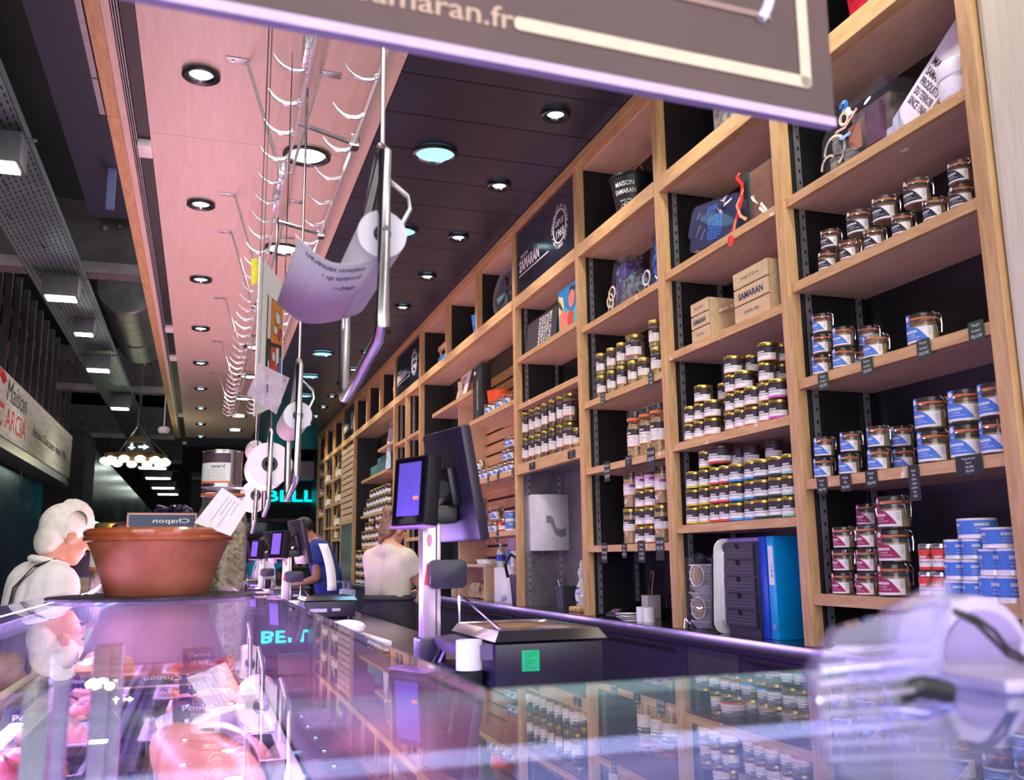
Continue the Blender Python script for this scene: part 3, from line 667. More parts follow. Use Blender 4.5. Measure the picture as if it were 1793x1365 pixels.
obj('lit_counter', MB().box(-.3, 1.6, 24.6, 25.0, .95, 1.2), mat('lit_counter', (230,226,236), .5, emit=.5), fs, 'world')
obj('lit_menu', MB().box(-.25, .05, 25.5, 25.6, 1.5, 2.0), emis('menu_glow', (255,230,190), 1.5), fs, 'world')
# ================================================================== L-shaped glass display counter
GZ = 1.19
GL = glass('counter_glass', (236,240,242), .92, 1.5)
GLE = mat('glass_edge', (120,170,165), .1, spec=.8)
LIL = mat('lilac_steel', (176,170,190), .35, .55, var=.05, scale=6)
dc = thing('display_counter', 'L-shaped glass-topped meat display counter with violet lighting', 'counter', (-.1, 2.5, 0))
def W(name, mb, m, bevel=0, **k): return obj(name, mb, m, dc, 'world', bevel=bevel, **k)
W('glass_top', MB().box(-.50, .235, .782, 4.29, GZ-.010, GZ), GL)
W('glass_top', MB().box(-.50, 2.05, -.45, .778, GZ-.010, GZ), GL)
W('polished_edge', MB().box(.2351, .237, .79, 4.29, GZ-.010, GZ).box(.24, 2.05, .779, .781, GZ-.010, GZ).box(-.502, -.5005, .782, 4.29, GZ-.010, GZ), GLE)
W('front_glass', MB().box(-.50, -.492, .78, 4.28, .74, GZ-.012), glass('front_glass', (240,240,246), .9, 1.5))
W('front_panel', MB().box(-.53, -.485, -.45, 4.30, .08, .74), DKF)
W('rear_panel', MB().box(.235, .255, .80, 4.30, .08, GZ-.015), mat('smoked_rear', (74,70,84), .2))
W('end_panel', MB().box(-.50, .24, 4.285, 4.31, .08, GZ-.012), LIL)
W('deck', MB().box(-.485, .23, .80, 4.28, .83, .85), LIL)
W('corner_deck', MB().box(-.485, 2.05, -.45, .79, .70, .72), mat('lilac_deck', (150,150,190), .35, .3))
W('corner_back', MB().box(.26, 2.05, .775, .79, .10, GZ-.02), mat('smoked_back', (62,60,84), .25))
for y0 in (.9, 2.05, 3.2):
    r = W('divider_rail', MB().box(-.185, -.165, y0, y0+1.14, .85, .89).box(-.16, -.15, y0, y0+1.14, .85, .875), mat('violet_rail', (96,84,130), .35, .4), bevel=.002)
for u, v in ((110, 1138), (72, 1200), (182, 1128), (204, 1126)):
    p = at(u, v, Z=GZ-.01); W('post', MB().box(p.x-.012, p.x+.012, p.y-.02, p.y+.02, .85, GZ-.011), LIL, bevel=.003)
W('inner_shelf', MB().box(-.47, -.30, 1.2, 2.0, 1.00, 1.008), glass('shelf_glass', (225,225,240), .8))
# rear worktop behind the glass
wt = thing('rear_worktop', 'low steel worktop running behind the glass counter with the scales', 'worktop', (.62, 4, 0))
obj('top', MB().box(.262, 1.02, .86, 13.6, .915, .955), mat('worktop_steel', (120,114,132), .22, .8, var=.08, scale=8), wt, 'world', bevel=.004)
obj('carcass', MB().box(.30, .96, .95, 13.5, .0, .915), DKF, wt, 'world')
c2 = thing('far_case', 'lower dark display case continuing beyond the glass counter', 'display case', (-.1, 8, 0))
obj('body', MB().box(-.40, .25, 4.36, 13.4, 0, 1.02), DKF, c2, 'world', bevel=.01)
obj('top_glass', MB().box(-.39, .24, 4.37, 13.4, 1.021, 1.03), GL, c2, 'world')
# ------------------------------------------------------------------ scales
STKG = mat('green_sticker', (26,196,120), .6)
def scale_thing(x, y, label):
    t = thing('counter_scale', label, 'scale', (x, y, .955), group='counter scales')
    obj('body', MB().add([(0,0,.012),(.30,0,.012),(.30,.42,.012),(0,.42,.012),(0,0,.125),(.30,0,.125),(.30,.42,.125),(0,.42,.125)], [(0,3,2,1),(4,5,6,7),(0,1,5,4),(1,2,6,5),(2,3,7,6),(3,0,4,7)]), mat('violet_black_plastic', (40,34,52), .35, var=.05), t, bevel=.006)
    mb = MB()
    for fx in (.03, .27):
        for fy in (.04, .38): mb.cyl((fx, fy, 0), (fx, fy, .012), .018, n=10)
    obj('feet', mb, PBLK, t)
    pl = obj('platter', MB().add([(-.005,-.008,.132),(.31,-.008,.132),(.31,.43,.132),(-.005,.43,.132),(.012,.012,.158),(.293,.012,.158),(.293,.41,.158),(.012,.41,.158),(.025,.025,.150),(.28,.025,.150),(.28,.397,.150),(.025,.397,.150)],
        [(0,3,2,1),(0,1,5,4),(1,2,6,5),(2,3,7,6),(3,0,4,7),(4,5,9,8),(5,6,10,9),(6,7,11,10),(7,4,8,11),(8,9,10,11)]), CHROME, t)
    obj('platter_rail', MB().tube([(.012,.40,.155),(.012,.40,.235),(.012,.34,.228),(.03,.06,.160)], .004, 6), CHROME, pl)
    obj('wing_flap', MB().add([(-.002,.02,.125),(-.075,.05,.118),(-.075,.40,.118),(-.002,.40,.125),(-.002,.02,.085),(-.06,.05,.085),(-.06,.40,.085),(-.002,.40,.085)], [(0,1,2,3),(0,4,5,1),(1,5,6,2),(3,2,6,7)]), mat('grey_flap', (96,86,104), .4), t)
    st = obj('sticker', MB().box(.07, .118, -.0015, 0, .055, .108), STKG, t)
    mb = MB()
    for k in range(7): mb.box(.078, .078+.032-.01*(k % 3), -.0022, -.0014, .099-k*.006, .0985-k*.006+.0018)
    obj('sticker_print', mb, mat('green_ink', (10,120,70), .6), st)['kind'] = 'stuff'
    pr = obj('label_printer', MB().box(-.13, -.01, .08, .38, .004, .055), PBLK, t, bevel=.006)
    obj('paper_roll', MB().lathe([(.012,0),(.034,0),(.034,.075),(.012,.075),(.012,0)], 20, c=(-.055, .06, .06)), PAPER, pr)
    px, py = -.075, .42
    obj('post_base', MB().box(px-.04, px+.04, py-.045, py+.045, 0, .115), mat('violet_black_plastic'), t, bevel=.006)
    po = obj('post', MB().box(px-.028, px+.028, py-.026, py+.026, .115, .47), mat('satin_aluminium', (214,190,206), .3, .75, var=.03, scale=60, stretch=(1,1,.03)), t, bevel=.004)
    obj('post_groove', MB().box(px+.012, px+.016, py-.0275, py-.025, .12, .465), PGRY, po)
    obj('post_badge', MB().lathe([(0,0),(.008,0),(.008,.0015),(0,.0015)], 14, M=Matrix.Translation((px-.008, py-.027, .40)) @ Matrix.Rotation(PI/2, 4, 'X'), sy=2.4), mat('rose_badge', (226,150,170), .4), po)
    obj('post_tag', MB().prism([(-.012,-.03),(.006,-.034),(.004,.03),(-.004,.032)], 0, .002, lambda x, y, d: (px-.012+x, py-.028-d, .30+y)), mat('red_tag', (226,70,90), .5), po)
    cl_ = obj('cable_box', MB().prism(rrect(.115, .085, .02), -.045, .05, lambda x, y, d: (px+.045+x, py-.01+d, .30+y)), mat('violet_black_plastic'), t, bevel=.004)
    hd = obj('head_block', MB().box(px-.045, px+.075, py-.05, py+.05, .45, .505), PBLK, t, bevel=.008)
    mon = obj('customer_display', MB().box(-.022, .028, -.085, .085, -.105, .105), PBLK, t, loc=(px-.052, py-.03, .545), rot=(0, math.radians(4), math.radians(24)), bevel=.008)
    obj('bezel_glass', MB().box(-.0245, -.022, -.078, .078, -.098, .098), mat('gloss_black', (18,16,26), .08), mon)
    sc = obj('screen', MB().box(-.0258, -.0245, -.055, .055, -.075, .085), mat('violet_screen', (104,88,190), .15, emit=.22), mon)
    obj('screen_mark', MB().box(-.0265, -.0257, -.05, -.025, -.028, -.018), emis('orange_mark', (255,130,110), 1.0), sc)
    obj('lower_lip', MB().box(-.026, .02, -.086, .086, -.110, -.104), mat('rose_lip', (200,150,220), .3), mon)
    om = obj('operator_display', MB().box(-.02, .016, -.135, .135, -.17, .175), mat('violet_black_plastic'), t, loc=(px+.078, py-.01, .565), rot=(0, math.radians(-11), math.radians(12)), bevel=.01)
    obj('rear_hump', MB().box(-.05, -.02, -.06, .06, -.06, .06), PBLK, om, bevel=.012)
    obj('hinge', MB().cyl((-.07, -.05, -.0), (-.07, .05, -.0), .025, n=12), PBLK, om)
    obj('screen', MB().box(.016, .018, -.12, .12, -.13, .15), mat('gloss_black'), om)
    obj('cable', MB().tube([(px+.03, py-.06, .11), (px-.01, py-.10, .06), (px-.04, py-.11, .0), (px-.055, py-.14, -.03)], .004, 6), PGRY, t)
    obj('cable', MB().tube([(px+.04, py-.06, .10), (px+.0, py-.11, .05), (px-.03, py-.13, .005), (px-.03, py-.2, .004)], .0045, 6), mat('pale_cable', (190,170,210), .5), t)
    return t
s0 = scale_thing(.732, 2.335, 'nearest counter scale with a green sticker on its black body and two displays')
for (x_, y_), lb_ in (((.60, 5.70), 'counter scale behind the white towel with a long till receipt hanging from it'), ((.60, 8.20), 'counter scale standing beside the person in the blue shirt'), ((.56, 12.0), 'farthest counter scale beside the white carrier bag')):
    q = dup(s0, (x_, y_, .955), label=lb_, scale=(1, 1, .82))
    for ch in list(q.children):
        if ch.name.startswith('sticker'):
            for g in list(ch.children): bpy.data.objects.remove(g)
            bpy.data.objects.remove(ch)
    obj('type_plate', MB().box(.03, .13, -.0015, 0, .05, .075).box(.16, .21, -.0015, 0, .055, .075), mat('lilac_plate', (206,196,214), .5), q)['kind'] = 'stuff'
rc = obj('till_receipt', MB(), PAPER) if False else None
p0 = Vector((.80, 5.72, 1.12)); mb = MB(); n = 10
for i in range(n+1):
    s = i/n; x = p0.x-.04-.06*s*s; z = p0.z+.30*s-.02*s*s; mb.v += [(x-.028, p0.y, z), (x+.028, p0.y+.01, z)]
mb.f = [(2*i, 2*i+1, 2*i+3, 2*i+2) for i in range(n)]; mb.m = [0]*n
rc = obj('till_receipt', mb, PAPER); rc.modifiers.new('s', 'SOLIDIFY').thickness = .001; tag(rc, 'long curling white till receipt standing up from a scale', 'receipt')
# ------------------------------------------------------------------ board and towel on the worktop
p = at(604, 1112, Z=.975)
cb = obj('cutting_board', MB().box(-.16, .12, -.24, .25, 0, .022), WHITEP, loc=(p.x, p.y-.15, .9551), rot=(0, 0, .06), bevel=.006); tag(cb, 'white plastic cutting board lying on the rear worktop', 'cutting board')
tw = MB()
for i, (cx, cy, cz, rx, ry, rz_) in enumerate(((-.03, .1, .03, .11, .13, .03), (.03, .05, .038, .08, .10, .03), (-.07, .16, .035, .06, .07, .028), (.02, .16, .03, .09, .06, .025))):
    tw.sph((cx, cy, cz), (rx, ry, rz_), 16, 10)
def remesh(name, mb, m, vox, parent=None, loc=None, rot=None, smooth_it=4, sub=0):
    o = obj('tmp', mb, m); md = o.modifiers.new('r', 'REMESH'); md.mode = 'VOXEL'; md.voxel_size = vox; md.use_smooth_shade = True
    if smooth_it: sm_ = o.modifiers.new('s', 'SMOOTH'); sm_.iterations = smooth_it; sm_.factor = .5
    dg = bpy.context.evaluated_depsgraph_get(); me = bpy.data.meshes.new_from_object(o.evaluated_get(dg)); me.name = name
    old = o.data; bpy.data.objects.remove(o); bpy.data.meshes.remove(old)
    me.materials.clear(); me.materials.append(m); me.polygons.foreach_set('use_smooth', [True]*len(me.polygons))
    q = bpy.data.objects.new(name, me); C.objects.link(q)
    if parent is not None: q.parent = parent
    if loc is not None: q.location = loc
    if rot is not None: q.rotation_euler = rot
    return q
t_ = remesh('folded_towel', tw, mat('towel_white', (238,232,236), .9, var=.03, scale=40, bump=.4), .008, loc=(p.x-.03, p.y-.12, .978)); tag(t_, 'crumpled white towel lying on the cutting board', 'towel')
# ------------------------------------------------------------------ things standing on the glass top
BX, BY = -.125, 3.15
sl = obj('slate_disc', MB().lathe([(0,0),(.30,0),(.31,.003),(.31,.007),(.305,.010),(0,.010)], 48), mat('slate', (58,52,66), .7, var=.2, scale=25, bump=.5), loc=(BX-.01, BY+.02, GZ+.0005)); tag(sl, 'round black slate plate under the terracotta bowl', 'plate')
bw = thing('terracotta_bowl', 'large glazed terracotta bowl standing on a slate plate', 'bowl', (BX, BY, GZ+.011))
TER = mat('terracotta', (150,82,58), .6, col2=(176,106,78), scale=9, bump=.25); TERG = mat('glazed_terracotta', (160,80,44), .15, col2=(184,104,62), scale=7, coat=.6)
obj('body', MB().lathe([(0,0),(.148,0),(.152,.004),(.170,.06),(.198,.135),(.214,.170),(.206,.172),(.190,.130),(.160,.05),(.14,.015),(0,.012)], 56), TER, bw)
obj('rim', MB().lathe([(.209,.162),(.222,.166),(.225,.174),(.220,.180),(.224,.187),(.223,.196),(.214,.203),(.204,.201),(.198,.185),(.204,.166),(.209,.162)], 56), TERG, bw)
# things in the bowl
pk = thing('pate_box', 'clear-topped gift pack with a dark blue front standing in the bowl', 'box', (BX+.005, BY-.03, GZ+.024), (math.radians(-6), 0, .03))
obj('tray', MB().box(-.10, .10, -.03, .10, 0, .20), mat('pack_cream', (214,200,190), .5, var=.05), pk, bevel=.003)
obj('front_label', MB().box(-.094, .094, -.0325, -.030, .19, .228).box(-.1, .1, -.031, .1, .20, .232), mat('navy_gloss', (60,70,104), .25), pk)
obj('rim_frame', MB().box(-.103, -.098, -.034, .102, .18, .236).box(.098, .103, -.034, .102, .18, .236).box(-.103, .103, -.034, -.029, .231, .237), mat('rose_frame', (206,150,130), .4), pk)
mb = MB(); mb.text('Chapon', .020, lambda x, y: (.082-x, -.0335, .206+y), wide=.11, bold=.01)
obj('lettering', mb, INKW, pk)
gb = MB()
for i in range(9): gb.sph((-.05+random.random()*.10, -.01+random.random()*.06, .005+random.random()*.01), (.022,.018,.014), 10, 7, R=Euler((random.random(), random.random(), random.random()*3)).to_matrix())
g_ = obj('dark_sausage_bag', gb, mat('dark_wrap', (44,36,60), .2, var=.4, scale=60), loc=(BX+.04, BY, GZ+.262)); g_['kind'] = 'x'; del g_['kind']; tag(g_, 'small bag of dark dried sausages on top of the gift pack', 'food bag')
gd = remesh('dried_sausage', MB().sph((0,0,0), (.045,.022,.02), 14, 9).sph((.03,.01,.008), (.03,.02,.018), 12, 8), mat('sausage_brown', (84,34,40), .45, var=.3, scale=50), .005, loc=(BX-.10, BY-.02, GZ+.218)); tag(gd, 'dark red dried sausage lying on the bowl rim contents', 'sausage')
cdp = [at(389, 853, Y=3.0), at(437, 885, Y=3.0), at(404, 938, Y=3.0), at(340, 915, Y=3.0)]
ccard = obj('price_card', MB().prism([(0,0),(1,0),(1,1),(0,1)], 0, .0015, lambda x, y, d: cdp[0].lerp(cdp[1], x).lerp(cdp[3].lerp(cdp[2], x), y)+Vector((0, d, 0))), PAPER); tag(ccard, 'white printed card tilted against the bowl rim', 'card')
mb = MB()
for k, (a_, b_) in enumerate(((.1, .85), (.12, .6), (.1, .9), (.1, .5))):
    y_ = .32+k*.12; mb.add([(lambda x, y: cdp[0].lerp(cdp[1], y).lerp(cdp[3].lerp(cdp[2], y), x)+Vector((0,-.001,0)))(xx, yy) for xx, yy in ((a_, y_), (b_, y_), (b_, y_+.015), (a_, y_+.015))], [(0,1,2,3)])
obj('print', mb, mat('grey_ink', (150,140,160), .7), ccard)['kind'] = 'stuff'
# bean jar, tin on top, gold-lid jar
JG = glass('jar_glass', (242,243,240), .9, 1.45, 0, .035, (235,235,228))
ORG = mat('rubber_orange', (208,112,64), .6); BEAN = mat('haricot_bean', (232,206,174), .5, col2=(244,226,202), scale=30)
bj = thing('bean_jar', 'tall clip-top glass jar full of white beans behind the terracotta bowl', 'jar', (.066, 3.44, GZ+.001))
obj('glass_body', MB().lathe([(0,.004),(.08,.0),(.086,.01),(.087,.24),(.078,.285),(.068,.31),(.070,.335),(.066,.336),(.063,.31),(.073,.28),(.0825,.238),(.0825,.012),(0,.008)], 32), JG, bj)
mb = MB()
for i in range(420):
    a_ = random.random()*2*PI; z = .016+random.random()*.255; r_ = .0715 if z < .240 else .058
    mb.sph((r_*math.cos(a_), r_*math.sin(a_), z), (.0085,.0075,.0150), 9, 7, R=Euler((random.random()*3, (random.random()-.5)*.8, a_)).to_matrix())
mb.lathe([(0,.012),(.068,.012),(.068,.24),(.055,.275),(0,.275)], 20)
b_ = obj('beans', mb, BEAN, bj); b_['kind'] = 'stuff'
obj('gasket', MB().lathe([(.066,.337),(.076,.337),(.076,.345),(.066,.345),(.066,.337)], 28), ORG, bj)
obj('glass_lid', MB().lathe([(0,.352),(.068,.346),(.073,.347),(.072,.360),(.05,.366),(0,.366)], 28), JG, bj)
obj('wire_clasp', MB().tube([(-.022,-.074,.345),(-.024,-.082,.33),(-.02,-.08,.30),(.02,-.08,.30),(.024,-.082,.33),(.022,-.074,.345)], .0022, 6).tube([(-.02,-.078,.31),(0,-.088,.34),(.02,-.078,.31)], .002, 6), CHROME, bj)
tn = thing('food_tin', 'tall preserve tin with a cream and orange label standing on the bean jar', 'tin', (.060, 3.44, GZ+.3685))
obj('can', MB().lathe([(0,.002),(.068,.002),(.071,0),(.071,.004),(.0685,.006),(.0685,.124),(.071,.126),(.071,.130),(.068,.130),(.066,.124),(0,.124)], 36), STEEL, tn)
lb = MB().patch(.0692, PI*1.0, PI*1.62, .012, .118, 14)
lo = obj('label', lb, PAPER, tn)
obj('label_band', MB().patch(.0695, PI*1.0, PI*1.62, .084, .118, 14), mat('aubergine', (72,48,66), .5), lo); obj('label_foot', MB().patch(.0695, PI*1.0, PI*1.62, .012, .02, 14), mat('label_orange', (228,120,80), .5), lo)
mb = MB(); cyl_ = lambda R_, a0: (lambda x, y: (R_*math.cos(a0+x/R_), R_*math.sin(a0+x/R_), y))
mb.text('canard', .018, lambda x, y: cyl_(.0697, PI*1.30)(x, .066+y), bold=.01, wide=.05)
for k in range(5): mb.text('confit de canard du sud-ouest', .005, lambda x, y: cyl_(.0697, PI*1.22)(x, .056-k*.008+y), wide=.07)
obj('lettering', mb, INKD, lo)
gj = thing('preserve_jar', 'wide jar with gold lid and white and orange label behind the bowl, beside the man', 'jar', (-.27, 3.48, GZ+.001))
obj('glass_body', MB().lathe([(0,.003),(.082,0),(.088,.01),(.088,.20),(.08,.225),(.078,.232),(.074,.23),(.083,.2),(.083,.012),(0,.008)], 30), JG, gj)
obj('filling', MB().lathe([(0,.01),(.080,.012),(.080,.19),(0,.195)], 24), mat('duck_filling', (196,160,128), .5, var=.25, scale=30), gj)
obj('lid', MB().lathe([(0,.245),(.078,.245),(.082,.24),(.083,.222),(.079,.222)], 30), GOLD, gj)
lo = obj('label', MB().patch(.0885, PI*1.02, PI*1.9, .085, .19, 18), PAPER, gj)
obj('label_band', MB().patch(.0888, PI*1.02, PI*1.9, .085, .097, 18), mat('label_orange'), lo)
mb = MB()
for k in range(4): mb.text('haricots cuisines', .009, lambda x, y: cyl_(.089, PI*1.25)(x, .165-k*.018+y), wide=.08)
obj('lettering', mb, INKD, lo)

p = at(885, 1352, Z=.80); t = thing('terracotta_dish', 'shallow terracotta dish standing inside the corner case', 'dish', (p.x, p.y, .7205))
obj('body', MB().lathe([(0,0),(.07,0),(.10,.05),(.105,.05),(.105,.058),(.095,.06),(.085,.05),(.06,.01),(0,.01)], 32), TERG, t)
# ================================================================== jars, tins and gifts on the shelves
def fill(name, c, c2): return mat('fill_'+name, c, .45, col2=c2, scale=55)
FILL = {'foie': fill('foie', (176,150,96), (206,180,120)), 'pate': fill('pate', (150,100,72), (184,134,100)), 'bean': fill('bean', (196,150,92), (226,186,128)),
        'green': fill('green', (172,168,104), (206,202,140)), 'dark': fill('dark', (84,66,52), (130,104,80)), 'rose': fill('rose', (176,140,110), (204,176,146))}
PRN = {k: mat('print_'+k, c, .5, var=.02) for k, c in dict(blue=(10,58,190), navy=(16,18,42), magenta=(150,8,70), brown=(48,36,42), orange=(206,110,78), yellow=(214,200,50), red=(220,58,60), cyan=(40,150,220), green=(60,160,60), mint=(150,214,180), pink=(206,70,170), lilac=(190,140,180), gold=(200,170,90)).items()}
LBLW = mat('label_white', (238,232,228), .6, var=.015)
LID = {'gold': GOLD, 'brown': mat('brown_lid', (92,66,58), .3, .5), 'silver': STEEL}
def lab(R_, a, x, y): t = a+x/R_; return (R_*math.cos(t), R_*math.sin(t), y)
LA = math.radians(205)      # jars turn their labels to the aisle, a little towards the front of the stall
def clip_jar(kind, dia, h, name='clip_jar'):
    r = dia/2; t = thing(name, '-', 'jar')
    b = h*.78
    obj('glass_body', MB().lathe([(0,.002),(r*.9,0),(r,.006),(r,b*.86),(r*.93,b*.95),(r*.93,b),(r*.88,b),(r*.88,b*.95),(r*.94,b*.85),(r*.94,.008),(0,.006)], 20), JG, t)
    obj('filling', MB().lathe([(0,.007),(r*.92,.008),(r*.92,b*.78),(0,b*.79)], 18), FILL['foie' if kind != 'navy' else 'pate'], t)
    obj('gasket', MB().lathe([(r*.86,b),(r*.99,b),(r*.99,b+h*.055),(r*.86,b+h*.055),(r*.86,b)], 20).box(-.006, .006, r*.95, r*1.18, b+.001, b+.004), ORG, t)
    obj('glass_lid', MB().lathe([(0,b+h*.07),(r*.92,b+h*.056),(r*.97,b+h*.07),(r*.96,h*.97),(r*.7,h),(0,h*.97)], 20), JG, t)
    mb = MB(); ca = LA+math.radians(82); wr = .0016+r*.012
    M_ = Matrix.Rotation(ca, 4, 'Z'); q = r*.34
    for pth in ([(r*.99,-q,b*.95),(r*1.13,-q,b+h*.03),(r*1.10,-q*.7,b+h*.13),(r*.9,-q*.6,h*1.0),(r*.9,q*.6,h*1.0),(r*1.10,q*.7,b+h*.13),(r*1.13,q,b+h*.03),(r*.99,q,b*.95)],
                [(r*1.08,-q*.9,b+h*.02),(r*1.13,-q*.8,b*.8),(r*1.12,-q*.6,b*.45),(r*1.12,q*.6,b*.45),(r*1.13,q*.8,b*.8),(r*1.08,q*.9,b+h*.02)]):
        mb.tube([M_ @ Vector(v) for v in pth], wr, 5)
    mb.tube([(r*.965*math.cos(2*PI*i/20), r*.965*math.sin(2*PI*i/20), b*.97) for i in range(20)], wr, 5, closed=True)
    obj('wire_clasp', mb, CHROME, t)
    # label: white paper, coloured field with a wavy right end, strip over the lid with a round seal
    a0, a1 = LA-1.05, LA+1.0; z0, z1 = h*.08, b*.70; mb = MB().patch(r*1.008, a0, a1, z0, z1, 12)
    n = 12; z0b = z0+(z1-z0)*.14; vs = []
    for i in range(n+1):
        s = i/n; tp = z1 if s < .55 else z1-(z1-z0b)*.92*((s-.55)/.45)**1.4
        for z in (z0b, max(tp, z0b+.0005)): vs.append(lab(r*1.014, a0+.05, s*(a1-a0)*.82*r, z))
    mb.add(vs, [(2*i, 2*i+2, 2*i+3, 2*i+1) for i in range(n)], 1)
    mb.patch(r*1.012, a0+.16, a0+.62, z1-.002, b*.86, 4, 1); mb.patch(r*1.012, a0+.16, a0+.62, b*.86, b, 4, 1, r1=r*1.0); mb.patch(r*1.005, a0+.16, a0+.62, b, h*.96, 4, 1)
    c = [lab(r*1.02, a0+.39, r*.17*math.cos(2*PI*i/12), b+h*.06+r*.17*math.sin(2*PI*i/12)) for i in range(12)]; mb.add(c, [tuple(range(12))], 0)
    k = (z1-z0)
    mb.text('SAMARAN', k*.24, lambda x, y: lab(r*1.02, a0+.12, x, z1-k*.36+y), 2, .04, wide=r*.98)
    mb.text('FOIE GRAS', k*.13, lambda x, y: lab(r*1.02, a0+.36, x, z1-k*.55+y), 2, wide=r*.6)
    mb.text('DE CANARD ENTIER', k*.11, lambda x, y: lab(r*1.02, a0+.3, x, z1-k*.71+y), 2, wide=r*.95)
    mb.text('120g', h*.05, lambda x, y: lab(r*1.018, a0+.22, x, b*.80+y), 2, .02, wide=r*.3)
    for i in range(5): mb.patch(r*1.011, a1-.32, a1-.08, z0b+k*(.3+.1*i), z0b+k*(.33+.1*i), 3, 3)
    obj('label', mb, [LBLW, PRN[kind], INKW, mat('grey_ink')], t)
    t['h'] = h; t['r'] = r*1.06
    return t
def verrine(stripe, dia, h, lid='gold', filling='pate', tall=False, name='preserve_jar', band='brown', labz=None):
    r = dia/2; t = thing(name, '-', 'jar'); hl = min(.016, h*.14); b = h-hl
    obj('glass_body', MB().lathe([(0,.002),(r*.92,0),(r,.005),(r,b-.012),(r*.93,b-.004),(r*.92,b+.002),(r*.87,b+.002),(r*.94,b-.014),(r*.94,.007),(0,.005)], 18), JG, t)
    obj('filling', MB().lathe([(0,.006),(r*.925,.007),(r*.925,b-.022),(0,b-.02)], 16), FILL[filling], t)
    obj('lid', MB().lathe([(r*.94,b-.004),(r*.99,b-.002),(r*.985,h-.003),(r*.93,h),(r*.88,h-.002),(0,h-.0025)], 20), LID[lid], t)
    z0, z1 = labz or ((.20*h, .72*h) if tall else (.06*h, .80*h)); a0, a1 = LA-1.35, LA+1.35; k = z1-z0
    zb = z0+k*(.62 if tall else .52)
    mb = MB().patch(r*1.006, a0, a1, z0, zb, 14, 0).patch(r*1.006, a0, a1, zb, z1, 14, 1).patch(r*1.010, a0, a1, z0, z0+k*(.07 if stripe == 'orange' else .15), 14, 2)
    mb.text('SAMARAN', k*.17, lambda x, y: lab(r*1.014, LA-.62, x, zb+k*.05+y), 3, .04, wide=r*.9)
    mb.patch(r*1.012, LA+.45, LA+1.2, zb+k*.12, zb+k*.26, 4, 5)
    mb.text('TERRINE DE CANARD', k*.13, lambda x, y: lab(r*1.014, LA-.85, x, zb-k*.17+y), 4, .01, wide=r*1.5)
    if tall:
        for i in range(4): mb.text('confit cuisine traditionnelle', k*.05, lambda x, y: lab(r*1.014, LA-.8, x, zb-k*(.26+.075*i)+y), 4, wide=r*1.45)
    obj('label', mb, [LBLW, PRN[band], PRN[stripe], INKW, INKD, PRN['brown']], t)
    t['h'] = h; t['r'] = r
    return t
def bean_bottle(dia, h):
    t = clip_jar('blue', dia, h, 'bean_clip_jar'); r = dia/2; b = h*.78
    for ch in list(t.children):
        if ch.name.startswith(('label', 'glass_body', 'filling', 'wire')): bpy.data.objects.remove(ch)
    obj('glass_body', MB().lathe([(0,.002),(r*.9,0),(r,.006),(r,h*.60),(r*.9,h*.70),(r*.8,h*.74),(r*.93,b),(r*.84,b),(r*.74,h*.74),(r*.84,h*.69),(r*.94,h*.59),(r*.94,.008),(0,.006)], 20), JG, t)
    mb = MB().lathe([(0,.007),(r*.86,.008),(r*.86,h*.58),(r*.74,h*.68),(r*.7,b-.02),(0,b-.02)], 16)
    for i in range(130):
        a_ = LA-1.7+random.random()*3.4; z = .01+random.random()*h*.68; rr = r*.87 if z < h*.56 else r*.77
        mb.sph((rr*math.cos(a_), rr*math.sin(a_), z), (.005,.005,.010), 5, 4, R=Euler((random.random()*3, random.random()*3, a_)).to_matrix())
    obj('beans', mb, FILL['bean'], t)['kind'] = 'stuff'
    z0, z1 = h*.24, h*.60; k = z1-z0; a0, a1 = LA-1.3, LA+1.3; zb = z0+k*.66
    mb = MB().patch(r*1.006, a0, a1, z0, zb, 14, 0).patch(r*1.006, a0, a1, zb, z1, 14, 1).patch(r*1.01, a0, a1, z0, z0+k*.05, 14, 2)
    mb.text('SAMARAN', k*.14, lambda x, y: lab(r*1.014, LA-.9, x, zb+k*.08+y), 3, .04, wide=r*.95)
    mb.text('CASSOULET TOULOUSAIN', k*.10, lambda x, y: lab(r*1.014, LA-.9, x, zb-k*.15+y), 4, .01, wide=r*1.5)
    for i in range(4): mb.text('haricots lingots et confit', k*.05, lambda x, y: lab(r*1.014, LA-.85, x, zb-k*(.25+.085*i)+y), 4, wide=r*1.4)
    obj('label', mb, [LBLW, PRN['brown'], PRN['orange'], INKW, INKD], t)
    return t
def tin(dia, h):
    r = dia/2; t = thing('preserve_tin', '-', 'tin'); L_ = math.radians(205)
    obj('can', MB().lathe([(0,.002),(r*.97,.0),(r*1.01,.002),(r*1.01,.006),(r*.985,.008),(r*.985,h*.22)], 24).lathe([(r*.985,h*.22),(r*.985,h-.008),(r*1.01,h-.005),(r*1.01,h-.001),(r*.97,h),(r*.95,h-.005),(0,h-.005)], 24), mat('tin_white', (232,230,226), .35, .2), t)
    mb = MB().patch(r*.995, L_-2.4, L_+2.4, h*.22, h*.95, 26, 0)
    for q in (-1.05, .55, 1.9):
        mb.text('SAMARAN', h*.20, lambda x, y: lab(r*1.003, L_+q-.35, x, h*.62+y), 1, .04, wide=r*.75)
        mb.text('FOIE GRAS', h*.09, lambda x, y: lab(r*1.003, L_+q-.25, x, h*.46+y), 1, wide=r*.5)
        mb.text('DE CANARD ENTIER', h*.08, lambda x, y: lab(r*1.003, L_+q-.32, x, h*.33+y), 1, wide=r*.7)
    obj('label', mb, [PRN['blue'], INKW], t); t['h'] = h; t['r'] = r*1.01
    return t
PROTO = {}
def proto(key, fn):
    if key not in PROTO: PROTO[key] = [fn(), False]
    return PROTO[key]
LVL = ['bottom jar', 'second jar up', 'third jar up', 'fourth jar up']
TILT = {}
